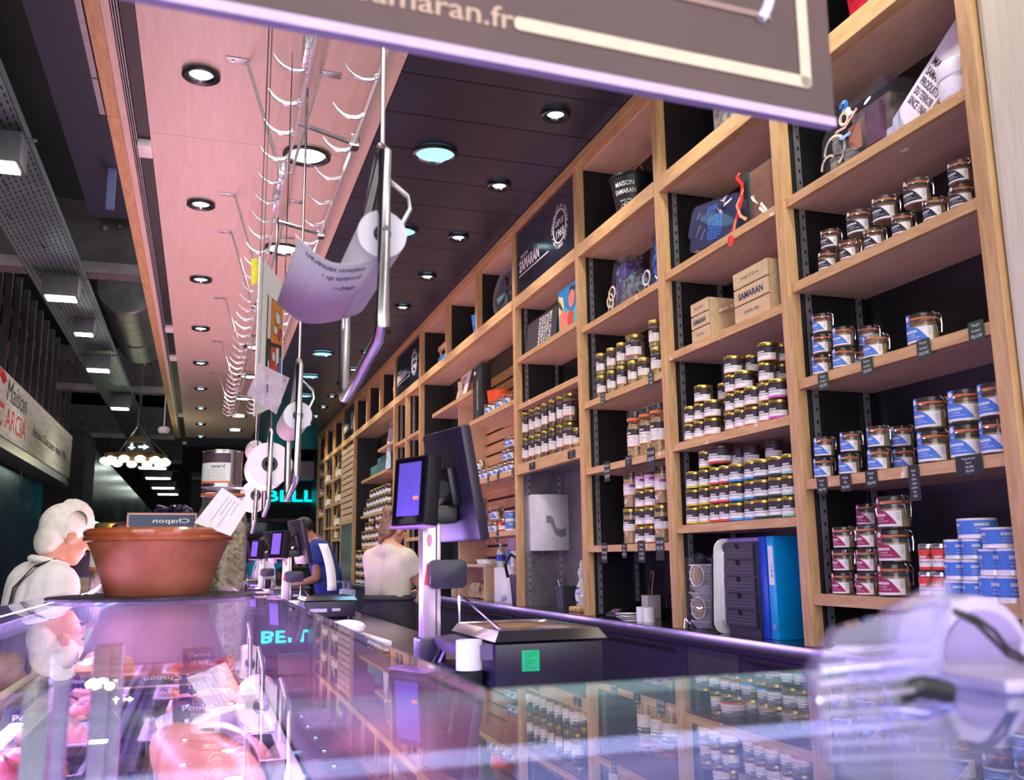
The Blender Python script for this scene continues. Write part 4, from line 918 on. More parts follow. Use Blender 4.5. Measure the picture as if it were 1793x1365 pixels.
def put(key, u, v, ztop, level, label, group, row=0, z=None, pitch=None, word='jar', rot=None, xoff=0):
    """u, v: pixel of the jar's middle; the shelf plane fixes its distance"""
    p = PROTO[key]; r, h = p[0]['r'], p[0]['h']
    x = SX+.016+r+row*(2*r+.006)+xoff
    y = at(u, v, X=x).y; z = ztop+.0006+level*(pitch or h+.0008) if z is None else z
    return put_xyz(key, (x, y, z), label, group, rot)
def put_xyz(key, loc, label, group, rot=None):
    p = PROTO[key]; rz = (random.random()-.5)*.35 if rot is None else rot
    if not p[1]: o = p[0]; p[1] = True; o.location = loc; o.rotation_euler = (0, 0, rz); o['label'] = label; o['group'] = group
    else: o = dup(p[0], loc, rz, label, group)
    return o
def lv(n, w='jar'): return ['bottom %s of' % w, 'second %s up in' % w, 'third %s up in' % w, 'fourth %s up in' % w][n]
proto('navy_s', lambda: clip_jar('navy', .075, .078)); proto('navy_l', lambda: clip_jar('navy', .090, .098))
proto('blue_s', lambda: clip_jar('blue', .076, .079)); proto('blue_m', lambda: clip_jar('blue', .086, .090)); proto('blue_l', lambda: clip_jar('blue', .104, .110))
proto('mag_s', lambda: clip_jar('magenta', .078, .082)); proto('mag_l', lambda: clip_jar('magenta', .108, .114))
# ---- bay A, second shelf: navy labels
px = lambda x, y: (1300+x/3.637, 100+y/3.637)
S = SH['A2']
for i, (x, y) in enumerate(((1395, 880), (1225, 960), (1020, 1040), (840, 1120), (685, 1190), (545, 1290))):
    put('navy_s', *px(x, y), S, 0, 'navy-labelled clip-top jar, bottom row, %s from the pale end panel' % ORD[i], 'navy clip-top jars')
for i, (x, y, k) in enumerate(((1385, 690, 'navy_s'), (1110, 820, 'navy_l'), (905, 910, 'navy_l'), (740, 1010, 'navy_l'), (560, 1130, 'navy_s'))):
    put(k, *px(x, y), S, 0, 'navy-labelled clip-top jar stacked on top, %s from the pale end panel' % ORD[i], 'navy clip-top jars', z=S+.0802)
px = lambda x, y: (1300+x/3.637, 475+y/3.637)
# ---- bay A, third shelf
S = SH['A3']; G = 'blue clip-top jars above the camera'
for k, x, y, l, row, lb in (('blue_s', 510, 590, 0, 0, 'small blue-labelled clip-top jar, bottom of a stack of three'), ('blue_s', 510, 450, 1, 0, 'small blue-labelled clip-top jar, middle of a stack of three'), ('blue_s', 510, 310, 2, 0, 'small blue-labelled clip-top jar, top of a stack of three'),
        ('blue_s', 640, 545, 0, 0, 'small blue-labelled clip-top jar, bottom of a stack of two beside three'), ('blue_s', 640, 405, 1, 0, 'small blue-labelled clip-top jar, top of a stack of two beside three'),
        ('blue_s', 770, 510, 0, 1, 'small blue-labelled jar, hidden bottom one behind the single front jar'), ('blue_s', 805, 390, 1, 1, 'small blue-labelled jar on top, behind the single front jar'),
        ('blue_m', 850, 470, 0, 0, 'medium blue-labelled clip-top jar standing alone before the rear stack'), ('blue_l', 1150, 350, 0, 0, 'large blue-labelled clip-top jar standing alone by two green cards')):
    put(k, *px(x, y), S, l, lb, G, row)
# ---- bay A, fourth shelf
S = SH['A4']; G = 'blue clip-top jars on the long shelf'
for i, (x, y, x1, y1, row) in enumerate(((1030, 1200, 1020, 1080, .9), (870, 1215, 870, 1080, 0), (680, 1220, 690, 1080, 0), (520, 1250, 520, 1110, 0))):
    put('blue_s', *px(x, y), S, 0, 'small blue-labelled jar, lower of %s pair from the big jars' % ORD[i], G, row)
    put('blue_s', *px(x1, y1), S, 1, 'small blue-labelled jar, upper of %s pair from the big jars' % ORD[i], G, row)
for i, (x, y, x1, y1) in enumerate(((1628, 1000, 1610, 710), (1430, 1060, 1415, 840), (1220, 1100, 1200, 890))):
    put('blue_l', *px(x, y), S, 0, 'large blue-labelled clip-top jar, lower of %s pair from the end panel' % ORD[i], G)
    put('blue_l', *px(x1, y1), S, 1, 'large blue-labelled clip-top jar, upper of %s pair from the end panel' % ORD[i], G)
# ---- bay A, fifth shelf
px = lambda x, y: (1300+x/3.637, 850+y/3.637); S = SH['A5']; G = 'magenta clip-top jars'
for j, (k, x, nm, n) in enumerate((('mag_l', 970, 'large magenta-labelled clip-top jar', 3), ('mag_s', 795, 'small magenta-labelled clip-top jar, middle stack', 3), ('mag_s', 640, 'small magenta-labelled clip-top jar, end stack', 3))):
    for l in range(n): put(k, *px(x, 600-l*180), S, l, '%s, %s' % (nm, ['bottom of three', 'middle of three', 'top of three'][l]), G)
for l in range(3): put('mag_s', *px(800, 500), S, l, 'small magenta-labelled jar in the rear stack, %s' % ['bottom', 'middle', 'third up'][l], G, 1)
put('mag_s', *px(790, 130), S, 3, 'small magenta-labelled jar topping the rear stack', G, 1)
proto('pot_red', lambda: verrine('red', .058, .088, 'silver', 'rose', band='red', name='spice_pot'))
G = 'red-banded pots'
for l in range(2):
    for i, x in enumerate((1265, 1180)):
        put('pot_red', *px(x, 560-150*l), S, l, 'small pot with red band and silver lid, %s, %s' % (['lower', 'upper'][l], ['beside the blue tins', 'beside the magenta jars'][i]), G)
put('pot_red', *px(1340, 420), S, 1, 'small red-banded pot with silver lid half hidden behind tins', G, 1); put('pot_red', *px(1340, 520), S, 0, 'hidden lower red-banded pot behind the blue tins', G, 1)
proto('tin_s', lambda: tin(.068, .062)); proto('tin_m', lambda: tin(.080, .078)); proto('tin_l', lambda: tin(.115, .062))
G = 'blue tins'
for i, x in enumerate((1475, 1360)):
    for l in range(3): put('tin_s', *px(x, 600-l*100), S, l, 'small blue tin with white foot, %s of %s stack' % (['bottom', 'middle', 'top'][l], ['the inner', 'the outer'][i]), G)
for i, x in enumerate((1712, 1600)):
    for l in range(2): put('tin_m', *px(x, 600-l*130), S, l, 'taller blue tin, %s, %s' % (['lower', 'upper'][l], ['against the upright', 'second from the upright'][i]), G)
put('tin_l', *px(1500, 300), S, 0, 'wide flat blue tin on top of the small tins', G, z=S+3*.0628+.0006)
put('tin_l', *px(1660, 340), S, 0, 'wide flat blue tin on top of the taller tins', G, z=S+2*.0788+.0006)
# ---- bay B, third shelf: brown-banded verrines
for st in ('orange', 'pink', 'yellow', 'red', 'cyan', 'green', 'mint'):
    proto('v_'+st, lambda st=st: verrine(st, .072, .084)); proto('w_'+st, lambda st=st: verrine(st, .092, .084))
proto('x_red', lambda: verrine('red', .120, .088, 'brown', 'rose'))
px = lambda x, y: (1180+x/3.9, 590+y/3.9); S = SH['B3']; G = 'orange-striped preserve jars'
def stack(key, x, y, n, S, lab_, G, row=0, dy=105, l0=0):
    for l in range(l0, l0+n): put(key, *px(x, y-dy*l), S, l, '%s, %s' % (lab_, ['bottom', 'second up', 'third up', 'fourth up', 'fifth up'][l]), G, row)
stack('w_pink', 725, 500, 2, S, 'brown jar with a magenta stripe beside the upright', G)
stack('v_orange', 640, 525, 3, S, 'orange-striped brown jar next to the magenta stripes', G, l0=0); put('w_orange', *px(650, 185), S, 3, 'wide orange-striped jar topping the tall stack', G)
stack('w_orange', 555, 545, 2, S, 'wide orange-striped jar in the middle pair', G)
stack('v_orange', 470, 565, 2, S, 'orange-striped jar in the stack under a wide jar', G); put('w_orange', *px(490, 345), S, 2, 'wide orange-striped jar on a stack of two small ones', G)
stack('v_orange', 405, 590, 3, S, 'orange-striped jar in the stack before the gap', G); put('w_orange', *px(415, 270), S, 3, 'wide orange-striped jar topping the stack before the gap', G)
stack('v_orange', 352, 600, 3, S, 'orange-striped jar in the dim rear stack', G, 1); stack('v_orange', 540, 520, 4, S, 'orange-striped jar in the rear row', G, 1); stack('v_orange', 745, 470, 4, S, 'orange-striped jar in the rear corner stack', G, 1)
stack('w_orange', 275, 620, 2, S, 'wide orange-striped jar of the short outer group', G); stack('v_orange', 190, 640, 2, S, 'small orange-striped jar of the short outer group', G); stack('v_orange', 122, 660, 2, S, 'outermost small orange-striped jar', G)
put('w_orange', *px(207, 440), S, 2, 'single wide orange-striped jar on top of the short group', G)
# ---- bay B, fourth shelf: rows of coloured stripes
S = SH['B4']
for i, (st, x, y, n, nm) in enumerate((('mint', 800, 1150, 3, 'mint'), ('green', 725, 1165, 3, 'green'), ('green', 620, 1170, 3, 'green'), ('cyan', 540, 1190, 3, 'blue'), ('cyan', 450, 1200, 3, 'blue'), ('red', 365, 1210, 3, 'red'), ('red', 300, 1215, 3, 'red'), ('yellow', 225, 1220, 4, 'yellow'), ('yellow', 150, 1225, 3, 'yellow'))):
    key = ('w_' if x in (620, 450, 150, 725) else 'v_')+st
    inner = ', inner stack' if x in (725, 540, 365, 225) else ', outer stack' if st != 'mint' else ''
    stack(key, x, y, n, S, '%s-striped jar above the drawer unit%s' % (nm, inner), nm+'-striped jars', dy=110)
put('x_red', *px(325, 865), S, 3, 'large red-striped jar with a brown lid topping the red stacks', 'red-striped jars')
proto('v_brownlid', lambda: verrine('orange', .078, .084, 'brown', 'dark'))
for i, (x, y) in enumerate(((450, 880), (540, 880), (690, 845))):
    for l in range(4): put('v_brownlid', *px(x, y), S, l, 'brown-lidded jar in the rear row, %s column, %s' % (['behind the outer blue', 'behind the inner blue', 'behind the green'][i], ['bottom', 'second up', 'third up', 'top'][l]), 'brown-lidded rear jars', 1, pitch=.0858)
# ---- bay C, second shelf: tall gold-lidded jars
proto('t_s', lambda: verrine('orange', .066, .135, 'gold', 'green', True)); proto('t_m', lambda: verrine('orange', .078, .125, 'gold', 'green', True)); proto('t_l', lambda: verrine('orange', .112, .150, 'gold', 'rose', True)); proto('t_x', lambda: verrine('orange', .070, .150, 'gold', 'green', True))
px = lambda x, y: (1020+x/4.876, 520+y/4.876); S = SH['C2']; G = 'tall gold-lidded jars'
for i, (k, x, y) in enumerate((('t_x', 637, 510), ('t_m', 530, 565), ('t_s', 435, 610), ('t_s', 340, 650), ('t_s', 255, 690), ('t_s', 167, 730))):
    put(k, *px(x, y), S, 0, 'tall gold-lidded jar of pale preserve, lower row, %s from the crates' % ORD[i], G)
for i, (k, x, y, z) in enumerate((('t_x', 617, 245, .1506), ('t_l', 450, 360, .1356), ('t_s', 335, 400, .1356), ('t_s', 250, 450, .1356), ('t_s', 160, 490, .1356))):
    put(k, *px(x, y), S, 0, 'tall gold-lidded jar of pale preserve, upper row, %s from the crates' % ORD[i], G, z=S+z)
proto('bean_b', lambda: bean_bottle(.098, .27)); S = SH['C3']
for i, (x, y) in enumerate(((655, 1080), (560, 1120), (455, 1150))):
    put('bean_b', *px(x, y), S, 0, 'tall clip-top jar of beans, %s from the striped jars' % ORD[i], 'tall bean jars')
# ---- bay C, fourth shelf
px = lambda x, y: (900+x/4.475, 700+y/4.475); S = SH['C4']
proto('bt', lambda: verrine('orange', .088, .196, 'gold', 'bean', True, labz=(.07, .135))); proto('bp', lambda: verrine('orange', .088, .196, 'brown', 'bean', True, band='lilac', labz=(.07, .135))); proto('bs', lambda: verrine('orange', .080, .094, 'gold', 'bean')); proto('bl', lambda: verrine('orange', .080, .094, 'brown', 'bean', band='lilac'))
G = 'stacked cassoulet jars'
for i, (x, y) in enumerate(((1165, 950), (920, 1000))):
    put('bt', *px(x, y), S, 0, 'tall bean jar standing on the shelf, %s' % ['beside the upright', 'at the outer end'][i], G); put('bp', *px(x, y-300), S, 1, 'tall lilac-labelled bean jar on top, %s' % ['beside the upright', 'at the outer end'][i], G)
for i, x in enumerate((1080, 1005)):
    for l in range(4): put('bs' if l < 3 else 'bl', *px(x, 1040-145*l), S, l, 'short bean jar, %s stack, %s' % (['inner', 'outer'][i], ['bottom', 'second up', 'third up', 'top with lilac label'][l]), G)
# ---- bay D, tall thin jars
proto('d_s', lambda: verrine('orange', .066, .190, 'gold', 'dark', True)); proto('d_m', lambda: verrine('orange', .070, .185, 'gold', 'rose', True)); proto('d_l', lambda: verrine('orange', .100, .190, 'gold', 'pate', True)); proto('d_x', lambda: verrine('yellow', .05, .13, 'gold', 'green', True))
S = SH['D3']; G = 'tall thin preserve jars'
for l in range(2):
    for i, (k, x) in enumerate((('d_l', 445), ('d_s', 372), ('d_s', 310), ('d_s', 252), ('d_m', 200), ('d_s', 150), ('d_s', 98))):
        put(k, *px(x, 390-235*l-(x-250)*.05), S, 0, 'tall thin gold-lidded jar over the dispenser niche, %s row, %s from the bean jars' % (['lower', 'upper'][l], ORD[i]), G, z=S+.0005+l*.1912)
put('d_x', *px(494, 270), S, 0, 'short yellow-striped jar at the end of the thin jars', G, z=S+.0005)
# ---- bay E: small blue jars
proto('e_s', lambda: clip_jar('blue', .088, .095)); proto('e_m', lambda: clip_jar('blue', .11, .12))
G = 'blue jars on the slatted bay shelves'
for i, (u, v) in enumerate(((890, 681), (878, 689), (866, 697), (857, 704))): put('e_s', u, v, SH['E2'], 0, 'blue-labelled jar beside the orange cup, %s from the oak upright' % ORD[i], G, pitch=.1)
for i, (u, v) in enumerate(((898, 810), (890, 812), (882, 815), (873, 818), (862, 825), (851, 830), (843, 834), (834, 838))):
    put('e_s', u, v, SH['E3'], 0, 'blue-labelled jar on the middle slatted-bay shelf, %s from the oak upright' % ORD[i], G)
for i, (u, v) in enumerate(((897, 795), (889, 797), (841, 818), (833, 822))): put('e_s', u, v, SH['E3'], 1, 'blue-labelled jar stacked on the middle slatted-bay shelf, %s from the upright' % ORD[i], G)
for i, (u, v) in enumerate(((893, 775), (899, 772))): put('e_s', u, v, SH['E3'], 2, 'blue-labelled jar topping the middle slatted-bay shelf, %s' % ['inner', 'outer'][i], G)
for i, (u, v) in enumerate(((867, 925), (856, 926), (845, 929), (836, 931))): put('e_s', u, v, SH['E4'], 0, 'blue-labelled jar on the low slatted-bay shelf, %s from the red pot' % ORD[i], G)
for i, (u, v, k) in enumerate(((870, 905, 'e_m'), (846, 912, 'e_s'), (836, 915, 'e_s'))): put(k, u, v, SH['E4'], 1, 'blue-labelled jar stacked on the low slatted-bay shelf, %s from the tins' % ORD[i], G, pitch=.0958)
put('e_m', 842, 890, SH['E4'], 2, 'large jar topping the low slatted-bay shelf', G, pitch=.0958)
proto('e_tin', lambda: tin(.1, .075)); proto('e_pot', lambda: verrine('red', .085, .10, 'silver', 'rose', band='red', name='spice_pot'))
for i, (u, l) in enumerate(((896, 0), (896, 1))): put('e_tin', u, 925-14*l, SH['E4'], l, 'blue tin at the end of the low slatted-bay shelf, %s' % ['lower', 'upper'][l], 'far blue tins')
put('e_pot', 882, 925, SH['E4'], 0, 'red-banded pot beside the blue tins of the slatted bay', 'far red pots')
# ---- bays G and H: small far jars
proto('g_s', lambda: verrine('mint', .11, .11)); proto('g_o', lambda: verrine('orange', .11, .11))
G = 'far gold-lidded jars'
for i in range(8):
    u = 643+i*5.6
    for l in range(3 if i > 1 else 2 if i else 1): put('g_s', u, 898-i*2-l*12, SH['G3'], l, 'small mint-striped jar on the far upper shelf, column %s from the slatted door, %s' % (ORD[i], ['bottom', 'middle', 'top'][l]), G, pitch=.111)
for i in range(6):
    u = 640+i*6.2
    for l in range((2, 3, 4, 2, 3, 4)[i] if i < 4 else 4): put('g_o', u, 950-l*12, SH['G4'], l, 'small orange-striped jar above the woman, column %s from the slatted door, %s' % (ORD[i], ['bottom', 'second up', 'third up', 'top'][l]), G, pitch=.111)
proto('g_box', lambda: verrine('orange', .14, .12, 'gold', 'pate'))
for i in range(3):
    for l in range(4): put('g_box', 631+i*8, 1025-l*14, CT, l, 'wide jar stacked on the counter behind the woman, column %s, %s' % (ORD[i], ['bottom', 'second up', 'third up', 'top'][l]), G, pitch=.121)
def bottle(key, h, r, c):
    t = thing('oil_bottle', '-', 'bottle')
    obj('glass_body', MB().lathe([(0,0),(r,0),(r,h*.55),(r*.45,h*.72),(r*.3,h*.95),(0,h*.95)], 12), mat('bottle_'+key, c, .2, var=.1), t)
    obj('cap', MB().lathe([(0,h*.94),(r*.34,h*.94),(r*.34,h),(0,h)], 10), GOLD, t)
    obj('label', MB().patch(r*1.02, LA-1.3, LA+1.3, h*.1, h*.42, 10), LBLW, t); t['h'] = h; t['r'] = r; return t
PROTO['bo1'] = [bottle('oil', .32, .06, (176,160,90)), False]; PROTO['bo2'] = [bottle('wine', .34, .05, (80,60,40)), False]
G = 'bottles in the far narrow bays'
bi = 0
for (u, z) in ((573.5, 2.747), (576, 2.747), (573.5, 2.292), (577, 2.292), (573, 1.343), (576, 1.343), (592, 2.727), (595, 2.727), (592, 2.287), (595, 2.287), (592, 1.657), (594, 1.877), (591, 1.877)):
    put(['bo1', 'bo2'][bi % 2], u, 900, z, 0, '%s bottle in the far narrow shelving bays, slot %s' % (['pale oil', 'dark wine'][bi % 2], ORD[bi % 12] if bi < 12 else 'thirteenth'), G); bi += 1
G = 'pink packs in the last bay'
proto('pkt', lambda: verrine('pink', .12, .16, 'brown', 'rose', band='lilac', name='pink_pack'))
for i, (u, z) in enumerate(((560, 2.967), (564, 2.967), (560, 2.577), (564, 2.577), (560, 2.167), (564, 2.167), (560, 1.657), (564, 1.657), (562, 2.727), (562, 2.337))):
    if i < 8: put('pkt', u, 900, z, 0, 'pinkish pot in the last narrow bay, %s from the top' % ORD[i], G)
# ================================================================== price cards on the shelf edges
def pcard(u, v, w_, h_, lines, label, X=SX+.0095, green=False):
    c = at(u, v, X=X); t = tag(obj('price_card', MB().prism(rrect(w_, h_, .006, 3), 0, .0016, lambda x, y, d: (-d, -x, y)), mat('green_card', (50,66,52), .5) if green else CARD, loc=(X, c.y, c.z)), label, 'price card', 'slate price cards')
    mb = MB(); n = len(lines); s = h_*.82/max(n, 3)
    for i, l in enumerate(lines):
        wd = min(w_*.88, text2d(l)[2]*s*.8*.62)
        mb.text(l, s*.8, lambda x, y: (-.0022, -x, h_*.36-s*(i+.55)+y+s*.1), align=.5, wide=wd)
    obj('lettering', mb, INKW, t)
    return t
px = lambda x, y: (1300+x/3.637, 475+y/3.637)
for x, y, g in ((515, 700, '120g 27.00€'), (795, 605, '190g 34.00€'), (1155, 490, '300g 51.00€'), (1490, 380, '420g 62.00€')):
    pcard(*px(x, y), .060, .064, ['Foie gras', 'de canard', g], 'green-grey price card for duck foie gras reading '+g, green=True)
for x, y, g in ((508, 1362, '120g 31.00€'), (658, 1345, '180g 43.00€'), (822, 1318, '320g 66.00€')):
    pcard(*px(x, y), .060, .062, ['Foie gras', "d'Oie", g], 'black price card for goose foie gras reading '+g)
pcard(*px(1097, 1345), .050, .118, ['Confits', '-Figue', '-Oignon', '-Oignon', 'au piment', 'fumé', '4.50€'], 'tall black price card listing confits at 4.50€')
pcard(*px(1445, 1232), .105, .062, ['Foie gras de canard', 'Boite fer', '- 130g 34.00€', '- 270g 42.00€'], 'wide black price card for tinned duck foie gras')
px = lambda x, y: (1020+x/4.876, 520+y/4.876)
for i, (x, y) in enumerate(((585, 700), (173, 870))): pcard(*px(x, y), .06, .08, ['Confit', 'de canard', '18.50€'], 'green price card for duck confit, %s' % ['beside the crates bay', 'at the outer end'][i], green=True)
px = lambda x, y: (900+x/4.475, 700+y/4.475)
for i, (x, y, w_, h_, l) in enumerate(((730, 560, .075, .115, ['Cassoulet', 'Pur Canard', '750g 18.50€']), (897, 490, .075, .075, ['Assortiment', '7.50€']), (1075, 467, .085, .125, ['Pur Canard', '1250g 29.00€']), (710, 1197, .075, .115, ['Cassoulet', 'Pur Canard', '750g 15.50€']), (865, 1180, .06, .08, ['Cèpes', 'Bocaux', '250g 9.90€']), (1000, 1187, .085, .115, ['Cassoulet', 'Toulousain', 'Pur Canard', '1kg 18.00€']), (1145, 1165, .09, .115, ['Haricots cuisinés', '500g 7.50€']))):
    pcard(*px(x, y), w_, h_, l, 'black price card for %s, %s shelf of bean jars' % ((' '.join(l[:-1]).lower() if l[1:] else l[0]), 'upper' if i < 3 else 'lower'))
for i, (x, y, l) in enumerate(((142, 517, ['Axoa de veau', '9.90€']), (450, 425, ['Axoa de canard', 'piment', '12.50€']))): pcard(*px(x, y), .12, .05, l, 'black price card reading %s under the thin jars' % l[0].lower(), X=SX-.005)
for i, (u, v) in enumerate(((837, 845), (855, 841), (872, 835), (898, 829))): pcard(u, v, .055, .09, ['Foie', 'gras', '%d.00€' % (27+i*7)], 'small price card on the slatted bay shelf, %s from the monitor' % ORD[i])
pcard(871, 939, .055, .09, ['Foie', '42.50€'], 'small price card reading 42.50€ on the low slatted bay shelf')
# ================================================================== dark name panels in the top row
NP = mat('night_panel', (20,24,38), .16, var=.05, scale=3)
def namepanel(y0, y1, label, ring_at=.33):
    """y0 near end, y1 far end"""
    X = SX+.018; z0, z1 = BM1, TOPZ-.036; t = thing('name_sign', label, 'sign panel', (X, (y0+y1)/2, z0), group='dark name panels'); m_ = (y0+y1)/2
    for a, b in ((y0, m_-.002), (m_+.002, y1)): obj('panel', MB().box(X, X+.012, a, b, z0+.001, z1), NP, t, 'world')
    mb = MB(); L_ = y1-y0; F_ = lambda x, y: (X-.0015, y1-x, z0+y)
    mb.text('SAMARAN', .125, lambda x, y: F_(L_*.06+x, .175+y), bold=.035, wide=L_*.36); mb.text('MAISON', .045, lambda x, y: F_(L_*.08+x, .275+y), wide=L_*.14)
    mb.box(X-.002, X, y1-L_*.58, y1-L_*.05, z0+.145, z0+.152)
    cx, cy, R_ = L_*.76, .255, .155
    for rr in (.118, .112):
        pts = [F_(cx+rr*math.cos(2*PI*i/36), cy+rr*math.sin(2*PI*i/36)) for i in range(36)]; mb.tube(pts, .0025, 4, closed=True)
    mb.text('DEPUIS', .06, lambda x, y: F_(cx+x, cy+.012+y), align=.5, wide=.15); mb.text('1968', .085, lambda x, y: F_(cx+x, cy-.075+y), align=.5, wide=.16)
    s = "SPECIALISTE AU SERVICE D'UNE TRADITION • "
    for i, ch in enumerate(s):
        if ch == ' ': continue
        a = PI*1.02-2*PI*i/len(s)
        if ch == '•': mb.sph(F_(cx+.14*math.cos(a), cy+.14*math.sin(a)), (.002,.008,.008), 6, 4); continue
        mb.text(ch, .036, lambda x, y: F_(cx+(.128+y)*math.cos(a)+x*math.sin(a), cy+(.128+y)*math.sin(a)-x*math.cos(a)), align=.5, bold=.01, sx=.9)
    obj('lettering', mb, INKW, t, 'world'); return t
namepanel(UP[3]+.003, UP[4]-UW-.003, 'dark name panel with round emblem in the top row above the thin jars')
namepanel(UP[5]+.003, UP[6]-UW-.003, 'dark name panel with round emblem above the two narrow bays')
namepanel(UP[7]+.003, UP[8]-UW-.003, 'dark name panel with round emblem above the slatted door')
# ================================================================== gifts on the shelves
CEL = glass('cellophane', (235,240,250), .9, 1.4, .03, .025, (210,220,235))
RIBW = mat('cream_ribbon', (206,190,160), .5); RIBR = mat('red_ribbon', (224,44,34), .4); RIBO = mat('orange_ribbon', (238,150,110), .5)
def crumple(mb, c, s, seed, n=2):
    """crumpled clear wrap: jittered grid box"""
    rnd = random.Random(seed); k = 5
    for ax in range(3):
        for sg_ in (-1, 1):
            g = [[None]*(k+1) for _ in range(k+1)]; vs = []
            for i in range(k+1):
                for j in range(k+1):
                    q = [0, 0, 0]; q[ax] = sg_*(1+(rnd.random()-.5)*.22); q[(ax+1) % 3] = -1+2*i/k; q[(ax+2) % 3] = -1+2*j/k
                    q = [q[a_]*s[a_]*(1-.25*max(0, q[2])*(a_ < 2)) for a_ in range(3)]
                    vs.append((c[0]+q[0]+(rnd.random()-.5)*.01, c[1]+q[1]+(rnd.random()-.5)*.01, c[2]+q[2]+(rnd.random()-.5)*.01))
            mb.add(vs, [(i*(k+1)+j, i*(k+1)+j+1, (i+1)*(k+1)+j+1, (i+1)*(k+1)+j) for i in range(k) for j in range(k)])
    return mb
def ribbon(mb, pts, w_=.006, up=Vector((0, 0, 1))):
    P = [Vector(p) for p in pts]; vs = []
    for i, p in enumerate(P):
        d = (P[min(i+1, len(P)-1)]-P[max(i-1, 0)]).normalized(); s = d.cross(Vector((-1, -.3, .2))).normalized()*w_; vs += [p-s, p+s]
    mb.add(vs, [(2*i, 2*i+2, 2*i+3, 2*i+1) for i in range(len(P)-1)])
def curl(c, r, turns, lift=.0, n=18, ph=0): return [(c[0]-.004*i/n, c[1]+r*math.cos(ph+turns*2*PI*i/n), c[2]+r*math.sin(ph+turns*2*PI*i/n)+lift*i/n) for i in range(n+1)]
# bay A top shelf: hamper, white board, white pot
t = thing('gift_hamper', 'cellophane gift hamper of jars and packets with curled ribbons', 'hamper', (2.36, 2.64, SH['A1']))
obj('wrap', crumple(MB(), (0, 0, .145), (.10, .20, .142), 3), CEL, t)
obj('box', MB().box(-.06, .08, -.15, .06, 0, .22), mat('hamper_brown', (110,84,72), .6, var=.3, scale=12), t, bevel=.004)
for i, (yy, zz) in enumerate(((.13, 0), (.05, 0), (.11, .075))):
    obj('hamper_jar', MB().lathe([(0,0),(.033,0),(.035,.05),(.03,.06),(.034,.061),(.034,.072),(0,.072)], 16, c=(-.075, yy, zz+.002)), mat('hamper_glass', (120,116,110), .15, var=.2, scale=40), t)
obj('packet', MB().box(-.085, -.065, -.12, -.04, .05, .20), mat('packet_plum', (104,60,84), .5, var=.1), t); obj('card', MB().box(-.09, -.088, -.02, .05, .06, .16), mat('orange_card', (206,130,90), .6), t)
mb = MB(); ribbon(mb, curl((-.10, .12, .10), .06, .7), .006); ribbon(mb, curl((-.102, .05, .20), .022, 1.3), .006); ribbon(mb, curl((-.10, .16, .05), .045, .8), .005); obj('cream_ribbon', mb, RIBW, t)
mb = MB(); ribbon(mb, [(-.10, .11, .17), (-.11, .04, .16), (-.10, -.02, .21)], .006); obj('pink_ribbon', mb, mat('pink_ribbon', (240,150,150), .5), t)
mb = MB(); ribbon(mb, [(-.10, .09, .14), (-.11, .06, .125), (-.105, .02, .13)], .008); obj('blue_ribbon', mb, mat('blue_ribbon', (40,110,200), .4), t); mb = MB(); ribbon(mb, curl((-.1, .05, .25), .018, .8), .008); obj('blue_ribbon', mb, mat('blue_ribbon'), t)
t = thing('serving_board', 'white rounded board with black lettering leaning behind a white pot', 'board', (2.25, 2.29, SH['A1']), (0, math.radians(8), 0))
ca, sa = math.cos(math.radians(38)), math.sin(math.radians(38))
bd = lambda x, y, d: (-d+.05, -(x*ca-y*sa)+.02, x*sa+y*ca+.155)
obj('slab', MB().prism(rrect(.46, .16, .035, 5), 0, .012, bd), mat('lilac_white_board', (226,216,232), .35), t)
mb = MB()
for i, (s_, w_) in enumerate((('MAISON', .13), ('SAMARAN', .13), ('PRODUITS', .13), ('DU TERROIR', .13), ('SINCE 1968', .12))):
    mb.text(s_, .038, lambda x, y: bd(-.005-.036*i+y+.06, .06-x, .0135), wide=w_, bold=.012)
obj('lettering', mb, INKD, t)
t = thing('white_pot', 'white oval pot standing before the white board by the end panel', 'pot', (2.275, 2.15, SH['A1']))
obj('body', MB().lathe([(0,0),(.052,0),(.06,.01),(.062,.07),(.06,.075),(.064,.078),(.064,.125),(.058,.135),(0,.137)], 28, sy=1.15), mat('white_pot', (232,226,240), .3), t)
t = thing('red_gift_bag', 'red patterned gift bag standing in the topmost compartment', 'bag', (2.40, 2.58, BM1))
obj('bag', MB().add([(-.07,-.10,0),(.07,-.10,0),(.07,.10,0),(-.07,.10,0),(-.08,-.12,.26),(.06,-.12,.26),(.06,.12,.26),(-.08,.12,.26)], [(0,3,2,1),(0,1,5,4),(1,2,6,5),(2,3,7,6),(3,0,4,7)]), mat('red_bag', (206,28,52), .5, var=.12, scale=30), t)
mb = MB()
for k in range(7): mb.text('samaran', .022, lambda x, y: (-.073-.00035*k*14, .09-x-(k % 2)*.02, .02+k*.033+y), wide=.13)
obj('pattern_print', mb, mat('dark_red_ink', (110,10,30), .6), t)
q = obj('cork_disc', MB().lathe([(0,0),(.062,0),(.065,.004),(.065,.010),(.062,.014),(0,.014)], 28), mat('cork', (196,166,130), .8, var=.08, scale=60), loc=(2.335, 2.80, SH['A2']+.065), rot=(0, PI/2+.12, 0)); tag(q, 'round cork disc leaning behind the navy-labelled jars', 'disc')
q = obj('green_slab', MB().box(-.01, .012, -.17, .17, 0, .09), mat('olive_slab', (96,116,62), .6), loc=(2.50, 2.26, SH['A3']+.0005), rot=(0, .1, 0), bevel=.003); tag(q, 'added olive green slab standing at the back of the shelf with the large single jar', 'board')  # slab added to give the greenish patch at the back of this shelf
t = thing('loose_papers', 'small pile of white papers in the lowest compartment beside the upright', 'papers', (2.25, 2.88, CT+.0005))
